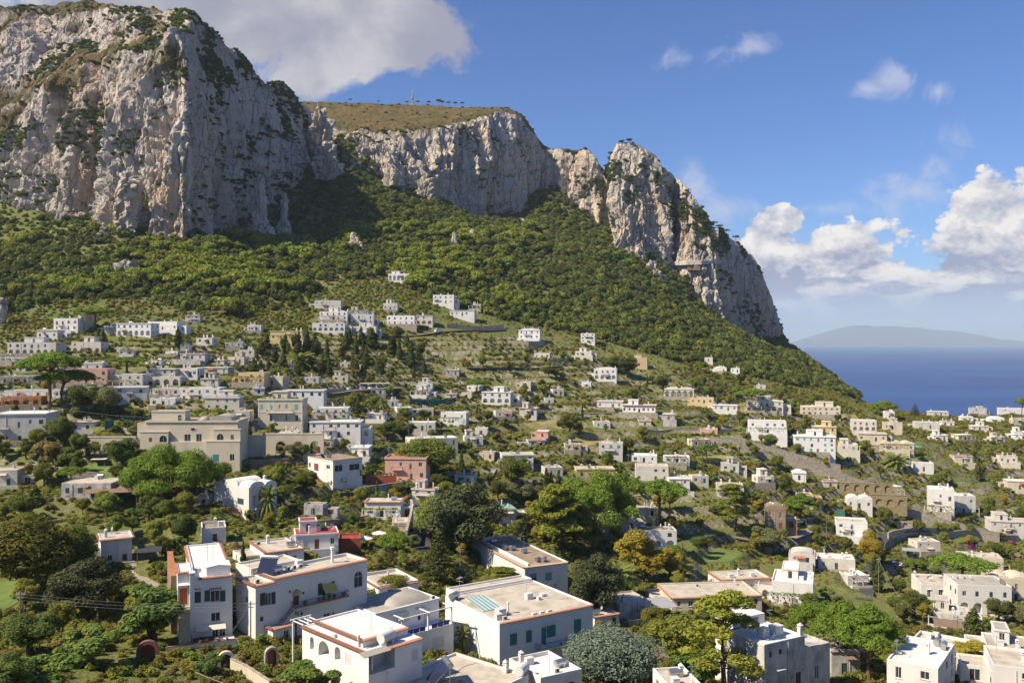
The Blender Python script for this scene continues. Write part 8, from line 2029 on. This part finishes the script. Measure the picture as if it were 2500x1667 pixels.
for k in range(3): wire(PTOP['a'], PTOP['b'], ['top','middle','lowest'][k]+' of three thin wires sagging from the lower left pole to the wired pole', 0.02, 0.014, (0,0,-0.5*k))
wire(PTOP['a'], (-80,95,105), 'thick pale cable dropping left from the lower left pole', 0.05, 0.04); wire(PTOP['b'], world_at(478,1640,118), 'pale cable dropping from the wired pole to the bottom gate', 0.04, 0.04); wire(world_at(478,1640,118), world_at(640,1700,112), 'pale cable along the bottom edge', 0.01, 0.045)
wire(PTOP['n'], PTOP['o'], 'cable from the green pole to the pole below the hill road', 0.05, 0.04); wire(PTOP['o'], PTOP['p'], 'cable from below the hill road to the broad cypress pole', 0.05, 0.04); wire(PTOP['p'], world_at(2420,1600,185), 'cable running right from the broad cypress pole', 0.05, 0.04)
wire(PTOP['k'], PTOP['l'], 'wire between the lane bend pole and the salmon house pole', 0.03); wire(PTOP['j'], PTOP['i'], 'wire from the far left pole to the cream building pole', 0.03); wire(PTOP['d'], PTOP['e'], 'wire along the lane beside the dark tree', 0.03); wire(PTOP['f'], PTOP['g'], 'wire across the curved drive', 0.03)
# ---- canopies on posts
def canopy(name, label, px, py, w, d, h, m, yaw, tilt=0.0, cat='canopy', slats=0, short=None):
 P = ground_hit(px, py); o = empty(name, tuple(P), R(yaw)); tag(o, label, cat); z1 = h+tilt*d
 MB().add([(-0.2,-0.2,h),(w+0.2,-0.2,h),(w+0.2,d+0.2,z1),(-0.2,d+0.2,z1),(-0.2,-0.2,h+0.09),(w+0.2,-0.2,h+0.09),(w+0.2,d+0.2,z1+0.09),(-0.2,d+0.2,z1+0.09)], [(0,3,2,1),(4,5,6,7),(0,1,5,4),(1,2,6,5),(2,3,7,6),(3,0,4,7)]).build('cover', m, o)
 for x in (0.1, w-0.1):
  for y, zt in ((0.1, h), (d-0.1, z1)): MB().tube([(x,y,-2),(x,y,zt)], 0.07, 6).build('post', POLEW, o)
 s_, c_ = math.sin(R(yaw)), math.cos(R(yaw)); FOOT.append((P[0], P[1], c_, s_, 0, w, 0, d)); BOXES.append((px-5, px+w*F/P[1], py-h*F/P[1], py, P[1], short or label))
GREYC = mat('grey_membrane', (0.33, 0.33, 0.34), 0.8, rgb2=(0.29,0.29,0.30), scale=0.6); NETD = mat('dark_shade_net', (0.045, 0.045, 0.055), 0.9)
canopy('reed_canopy','reed covered terrace roof of the low house among dark trees',205,1232,13,7,2.6,ROOFS['reed'],12,0.12)
canopy('reed_canopy','brown reed canopy below the low house with satellite dishes',2284,1552,7,4.5,2.5,ROOFS['reed'],-20,0.1)
canopy('reed_canopy','brown slatted canopy between the blue cedar and the green bush',1606,1640,4.8,3.2,2.4,ROOFS['reed'],10,0.08)
canopy('terrace_cover','wide grey terrace cover beside the low house with brown roof',1560,1520,9.5,7,2.9,GREYC,14,0.05)
canopy('dark_canopy','dark net canopy between the small clay-edged house and the tall house',334,1378,4.6,5,2.4,NETD,18,0.05)
canopy('vine_pergola','brown pergola at the right of the two storey edge house',2428,1320,9,4,2.6,ROOFS['reed'],-14,0.08)
canopy('garden_tent','white garden tent in the left walled garden',222,1140,4,3,2.2,CANV,10,0.0); canopy('blue_canopy','pale blue canopy right of the yellow green plane tree',2205,1362,5.5,4,2.4,GREYC,-20,0.05)
canopy('car_shelter','long low metal shelter above the car yard',878,950,14,5,2.6,ROOFS['grey'],4,0.04); canopy('teal_awning','small teal awning beside the barrel vault house',2232,1102,3.6,3,2.2,SHUT['e'],-14,0.1)
# ---- nets, tarps and blocks
def strip(name, label, pts, h, m, cat='fence', post=3.0):
 G = [ground_hit(x, y) for x, y in pts]; o = empty(name, tuple(G[0])); tag(o, label, cat); O = G[0]; n = MB();
 for a, b in zip(G[:-1], G[1:]):
  a_, b_ = a-O, b-O; n.add([(a_[0],a_[1],a_[2]-0.3),(b_[0],b_[1],b_[2]-0.3),(b_[0],b_[1],b_[2]+h),(a_[0],a_[1],a_[2]+h),(a_[0],a_[1]+0.05,a_[2]-0.3),(b_[0],b_[1]+0.05,b_[2]-0.3),(b_[0],b_[1]+0.05,b_[2]+h),(a_[0],a_[1]+0.05,a_[2]+h)], [(0,1,2,3),(7,6,5,4),(3,2,6,7)])
  k = max(1, int(np.linalg.norm(b-a)/post))
  for i in range(k): q = a_+(b_-a_)*i/k; MB().tube([(q[0],q[1]-0.08,q[2]-1),(q[0],q[1]-0.08,q[2]+h+0.25)], 0.05, 5).build('post', POLEW, o)
 n.build('net', m, o)
TEALN = mat('teal_net', (0.045, 0.19, 0.165), 0.9, rgb2=(0.03, 0.13, 0.115), scale=0.8)
strip('net_fence','long teal net fence along the vineyard terrace',[(1000,984),(1050,988),(1100,984),(1142,974)],2.0,TEALN); strip('net_fence','teal tarp fence below the white house with arched gables',[(2042,1262),(2062,1264),(2080,1262)],3.0,TEALN); strip('net_fence','green net beside the white cottage in the left town',[(256,1052),(268,1050),(278,1046)],3.2,TEALN); strip('net_fence','dark green mesh fence below the boxy white house',[(830,1218),(856,1216),(884,1210)],1.8,SHUT['g'])
strip('scaffold_net','blue net and scaffolding round the house at right',[(2338,1388),(2345,1390),(2398,1392),(2452,1388)],3.6,mat('blue_net',(0.22,0.26,0.42),0.9,rgb2=(0.30,0.32,0.42),scale=1.5),'scaffold',1.8)
h = House('red_terrace','brick red terrace wall with flower pots right of the boxy house','terrace',893,968,1186,1164,yaw=8,dep=5,wall='rust'); h.block(0,h.w,0,5,-4,h.h,[]); h.roof(0,h.w,0,5,h.h,'beige',0.4)
for k in range(8): o = link_mesh('potted_plant', leaf_blob(0.45,60,0.15,k), h.root, (h.w*(0.06+0.125*k),0.5,h.h+0.6))
h = House('red_wall_terrace','dark red terrace wall right of the red roofed house','terrace',826,880,1346,1320,yaw=10,dep=6,wall='rust'); h.block(0,h.w,0,6,-4,h.h,[]); h.roof(0,h.w,0,6,h.h,'red',0.5)
# ---- parasols
def parasol(label, px, py, r=1.5, col=CANV):
 P = ground_hit(px, py); o = empty('parasol', tuple(P)); tag(o, label, 'parasol'); MB().tube([(0,0,-0.3),(0,0,2.7)],0.04,6).build('pole', POLEW, o); MB().lathe([(0.02,2.75),(r,2.15),(r,2.0)],8).build('canopy', col, o)
WCAN = mat('white_canvas', (0.70,0.66,0.60), 0.9)
for k, (x, y) in enumerate(((892,1336),(926,1322),(948,1330))): parasol(['leftmost cream parasol above the red terrace','middle cream parasol above the red terrace','rightmost cream parasol above the red terrace'][k], x, y, 1.9, WCAN)
parasol('white parasol beside the white house with the tan end wall',874,1076,1.5,WCAN); parasol('white parasol in front of the cream columned house',2108,1102,1.8,WCAN)
# ---- flowering shrubs
def flower(label, px, py, r, m='magenta'):
 P = ground_hit(px, py); o = empty('flowering_shrub', tuple(P)); tag(o, label, 'shrub'); c = link_mesh('foliage', leaves('flower_bush', [(0,0,r*0.6,r,r,r*0.8),(r*0.6,0,r*0.5,r*0.7,r*0.7,r*0.6)], 420, 0.16, LEAF[m], 5), o); MB().tube([(0,0,-0.3),(0,0,r*0.6)],0.06,5).build('stem', BARK, o)
flower('purple bougainvillea beside the pale cottage',800,1090,2.0); flower('magenta bougainvillea below the curved stone wall',2368,1342,2.0); flower('red flowering bush under the arcade',778,1112,1.6); flower('pink flowering bush at the right edge',2470,1330,1.5); flower('crimson creeper at the great umbrella pine',1450,1248,1.2)
# ---- lawns
def lawn(name, poly, m, lift=0.10):
 c = np.mean(poly, axis=0); G = [ground_hit(x, y) for x, y in poly]; ctr = ground_hit(*c); n = 6; V = np.zeros((len(G)*4, n+1, 3)); ring = []
 for a, b in zip(G, G[1:]+G[:1]):
  for k in range(4): ring.append(a+(b-a)*k/4)
 for i, g in enumerate(ring):
  for j in range(n+1): q = ctr+(g-ctr)*j/n; V[i, j] = (q[0], q[1], gz(q[0], q[1])+lift)
 V = np.concatenate([V, V[:1]], 0); me = grid_mesh(name, V, [m], True); tag(link_mesh(name, me), kind='structure')
 for i in range(0, len(ring), 1):
  for j in (0.3, 0.6, 0.9): q = ctr+(ring[i]-ctr)*j; ROADS.append((q[0], q[1], 2.0))
LAWN = mat('lawn_grass', (0.135, 0.185, 0.04), 0.95, rgb2=(0.10, 0.145, 0.03), scale=0.4, world=True)
DRYG = mat('dry_grass', (0.30, 0.24, 0.10), 0.95, rgb2=(0.20, 0.175, 0.07), scale=0.25, world=True)
lawn('lawn', [(1712,1345),(1750,1338),(1800,1350),(1822,1362),(1780,1372),(1720,1374)], LAWN); lawn('lawn', [(205,1135),(250,1128),(300,1135),(320,1160),(260,1170),(215,1158)], LAWN); lawn('lawn', [(2335,1318),(2390,1316),(2400,1322),(2340,1326)], LAWN)
lawn('dry_meadow', [(1275,1035),(1360,1022),(1385,1030),(1370,1050),(1300,1048)], DRYG); lawn('dry_meadow', [(1390,1070),(1470,1062),(1500,1075),(1440,1092),(1400,1088)], DRYG); lawn('dry_meadow', [(1700,1118),(1760,1112),(1800,1122),(1760,1130)], DRYG); lawn('dry_meadow', [(1790,985),(1830,980),(1860,1010),(1810,1015)], DRYG); lawn('dry_meadow',[(2050,1012),(2090,1010),(2100,1030),(2060,1034)], DRYG)
lawn('lawn',[(0,1425),(40,1420),(45,1470),(10,1490),(-10,1480)], LAWN)
# ---- the mountain road on its shelf, with piers, parapet and vehicles
def cliff_road():
 LV = LEDGES[2][0]; lx, ly_ = proj(LV)
 def surf(x, y):
  m = (np.abs(lx-x*K) < 5) & (np.abs(ly_-y*K) < 5); return float(np.percentile(LV[m, 1], 30)) if m.any() else 955.0
 pts = [(1505,606,948),(1540,604,962),(1575,602,952),(1610,601,950),(1640,600,952),(1655,600,962)]; G = [Vector(world_at(x*K, y*K, surf(x, y)-1.0)) for x, y, D in pts]; o = empty('cliff_road', tuple(G[0])); tag(o, 'mountain road on a walled shelf across the sea tower', 'road'); O = G[0]; r = MB(); p = MB()
 for a, b in zip(G[:-1], G[1:]):
  a_, b_ = a-O, b-O
  r.add([(a_.x,a_.y-3,a_.z),(b_.x,b_.y-3,b_.z),(b_.x,b_.y+16,b_.z),(a_.x,a_.y+16,a_.z),(a_.x,a_.y-3,a_.z-3.2),(b_.x,b_.y-3,b_.z-3.2),(b_.x,b_.y+16,b_.z-3.2),(a_.x,a_.y+16,a_.z-3.2)], [(0,1,2,3),(0,4,5,1),(4,7,6,5)])
  p.add([(a_.x,a_.y-3.2,a_.z-0.5),(b_.x,b_.y-3.2,b_.z-0.5),(b_.x,b_.y-3.2,b_.z+1.0),(a_.x,a_.y-3.2,a_.z+1.0),(a_.x,a_.y-2.9,a_.z-0.5),(b_.x,b_.y-2.9,b_.z-0.5),(b_.x,b_.y-2.9,b_.z+1.0),(a_.x,a_.y-2.9,a_.z+1.0)], [(0,1,2,3),(3,2,6,7),(7,6,5,4)])
 r.build('roadbed', WALLS['grey'], o); p.build('parapet', WALLS['cream'], o)
 for x in (1634,1643): q = Vector(world_at(x*K, 600*K, surf(x, 600)))-O; MB().box(q.x-1.2,q.x+1.2,q.y-3.1,q.y+8,q.z-19,q.z-3.2).build('pier', WALLS['cream'], o)
 for x in (1585,1600): q = Vector(world_at(x*K, 602*K, surf(x, 602)))-O; MB().box(q.x-3.2,q.x+3.2,q.y-3.3,q.y+6,q.z-9,q.z-3.1).build('buttress', WALLS['brown'], o)
 for k, (x, pnt, kind) in enumerate(((1560,'white','car'),(1592,'silver','car'),(1626,'white','van'))):
  P = world_at(x*K, 602*K, surf(x, 602)-2.0); c = empty('van' if kind == 'van' else 'parked_car', (P[0], P[1]-0.5, P[2]+0.02), 0.1); tag(c, ['white car at the left on the mountain road','silver car on the mountain road','white bus like van on the mountain road'][k], 'van' if kind == 'van' else 'car')
  body, gl, wsm, wh, rim, hlm, Wd, ax = car_mesh(kind, CARP[pnt]); link_mesh('body', body, c); link_mesh('side_glass', gl, c); link_mesh('windscreen', wsm, c)
  for sx in (-1,1):
   for sy in (-1,1): link_mesh('wheel', wh, c, (sx*ax, sy*(Wd/2-0.08), 0.31))
cliff_road()
# ---- free standing pinnacles of rock
def pinnacle(label, px, yb, yt, wpx, D, seed, lean=0.0, dfac=0.8):
 b = world_at(px*K, yb*K, D); H = (yb-yt)*K*D/F; Wd = wpx*K*D/F/2; nu, nv = 56, 60; V = np.zeros((nu, nv, 3)); rng = random.Random(seed)
 for j in range(nv):
  t = j/(nv-1); r = Wd*(1-t**2.2)**0.6*(0.85+0.15*math.sin(7*t+seed))
  for i in range(nu): a = 2*math.pi*i/(nu-1); V[i, j] = (r*math.cos(a)+lean*H*t, r*math.sin(a)*dfac, H*(1.25*t-0.25))
 W_ = V+b; n = V.copy(); n[..., 0] -= lean*V[..., 2]; n[..., 2] = 0.2*Wd; n /= np.linalg.norm(n, axis=2, keepdims=True)+1e-9
 d = (np.abs(fbm(W_*np.array([1,1,0.3])/9.0, 3, seed))*1.1-0.45+0.35*np.abs(fbm(W_*np.array([1,1,0.5])/3.5, 4, seed+3, 0.6)))*min(Wd, 14)*0.8; d[-1] = d[0]; V = V+n*d[..., None]
 me = grid_mesh('rock_pinnacle', V, [ROCK], False); o = link_mesh('rock_pinnacle', me, None, tuple(b)); tag(o, label, 'rock')
 if me.polygons[20*(nv-1)+30].normal.dot(Vector(n[20, 30])) < 0: me.flip_normals()
for a in [('tall pale rock spire against the shaded face of the left summit',603,530,398,44,770,1,-0.05),('thin forked rock needle right of the tall spire',650,528,438,26,790,2,0.05),('broad rock fin on the shoulder below the plateau',742,350,236,52,930,3,-0.08),('rock knob in the trees below the fin',748,405,352,62,905,4),
   ('pale rock tooth in the wood of the middle slope',815,580,535,34,745,5),('rock stack with shrubs below the plateau cliff',1196,556,500,34,960,6),('small rock needle in the pine wood',1042,556,533,14,800,7),('rock block high on the middle slope',1085,540,528,12,830,8),('buttress leaning on the foot of the left summit',272,520,372,84,690,9,0.0),
   ('small pale outcrop in the left wood',290,632,598,44,610,10),('narrow buttress at the far left foot of the summit',165,455,330,40,742,11),('rock rib at the foot of the tower',1500,640,600,40,930,12),('pale outcrop on the middle slope near the plateau',1130,535,515,30,900,13),('lowest outcrop below the plateau cliff',975,455,410,46,965,14),('rock tooth beside the shaded gully',900,420,378,40,945,15),('pale rock at the left edge of the wood',3,735,690,22,480,16)]:
 pinnacle(*a)
# ---- mast and pines on the plateau skyline
ORD = 'first second third fourth fifth sixth seventh eighth ninth tenth'.split()
def skyline(px):
 xs = [c[0] for c in C_COLS]; y = np.interp(px, xs, [c[1][-1][0] for c in C_COLS]); D = np.interp(px, xs, [c[1][-1][1] for c in C_COLS]); return world_at(px*K, y*K, D)
def mast():
 P = skyline(948)-np.array([0,2,1.5]); H = 21.0; o = empty('radio_mast', tuple(P)); tag(o, 'lattice radio mast on the plateau skyline', 'mast'); m = MB()
 for sx in (-1,1):
  for sy in (-1,1): m.tube([(sx*1.5,sy*1.5,0),(sx*0.5,sy*0.5,H*0.75)], 0.42, 5)
 for k in range(9):
  z = k*H*0.75/9; w0 = 1.5-1.0*k/9; w1 = 1.5-1.0*(k+1)/9; z1 = (k+1)*H*0.75/9
  for s in (-1,1): m.tube([(-w0,s*w0,z),(w1,s*w1,z1)],0.22,4); m.tube([(s*w0,-w0,z),(s*w1,w1,z1)],0.22,4)
 m.build('lattice', GREYM, o); MB().tube([(0,0,H*0.7),(0,0,H)],0.4,6).build('top_rod', GREYM, o)
 for k, (z, a) in enumerate(((6,0.3),(8,2.0),(9.5,4.0),(11,1.0),(12.5,5.0),(4.5,3.0))): MB().lathe([(0.1,-0.6),(1.0,-0.2),(1.1,0.5),(0,0.6)],10,(1.1*math.cos(a),1.1*math.sin(a),z)).build('antenna_dish', PVC, o)
 MB().box(-3,3,-2,2,-1,2.6).box(-3.2,3.2,-2.2,2.2,2.6,2.8).build('equipment_hut', WALLS['grey'], o)
mast()
for k, (x, hh) in enumerate(((985,6),(1008,9),(1016,7),(1030,6),(1046,6),(1062,6),(935,5),(870,4),(805,5),(960,6))):
 P = skyline(x)-np.array([0,3,1.0]); plant('stone_pine', x*K, 250, 0, None, 'umbrella pine on the plateau skyline, %s from the left' % ORD[sorted((985,1008,1016,1030,1046,1062,935,870,805,960)).index(x)], None, 'pines on the plateau skyline', P, hh, hh*1.0)
for k, (x, D) in enumerate(((1402,1002),(1428,992),(1445,990),(1640,990),(1652,998),(1668,1006),(1690,1018))):
 cs = [c[0] for c in D_COLS]; y = np.interp(x, cs, [c[1][-1][0] for c in D_COLS]); D = np.interp(x, cs, [c[1][-1][1] for c in D_COLS]); P = world_at(x*K, (y+1)*K, D)
 plant('stone_pine' if k > 2 else 'dark', x*K, y*K, 0, None, 'small evergreen clinging to the sea tower skyline, %s from the left' % ORD[k], None, 'pines on the sea tower skyline', P, 7.5 if k > 2 else 4.0, 9 if k > 2 else 7)
h = House('cliff_house','white house on the shoulder of the sea tower','house',1636*K,1650*K,542*K,526*K,yaw=-10,dep=7,wall='bright',D=985.0); h.auto(roof='white',storeys=2)
undergrowth()
# ------------------------------------------------------------------ air: one closed box of even, thin haze round everything
def build_haze():
 m = bpy.data.materials.new('sea_air'); m.use_nodes = True; nt = m.node_tree; nt.nodes.clear()
 o = nt.nodes.new('ShaderNodeOutputMaterial'); v = nt.nodes.new('ShaderNodeVolumePrincipled')
 v.inputs['Color'].default_value = (0.70, 0.84, 1.0, 1); v.inputs['Density'].default_value = HAZE; v.inputs['Anisotropy'].default_value = 0.0
 nt.links.new(v.outputs[0], o.inputs['Volume'])
 B = 96000.0
 b = MB().box(-B, B, -B, B, -45, 640); h = b.build('haze', m); tag(h, kind='stuff')
HAZE = 4.2e-5
build_haze()
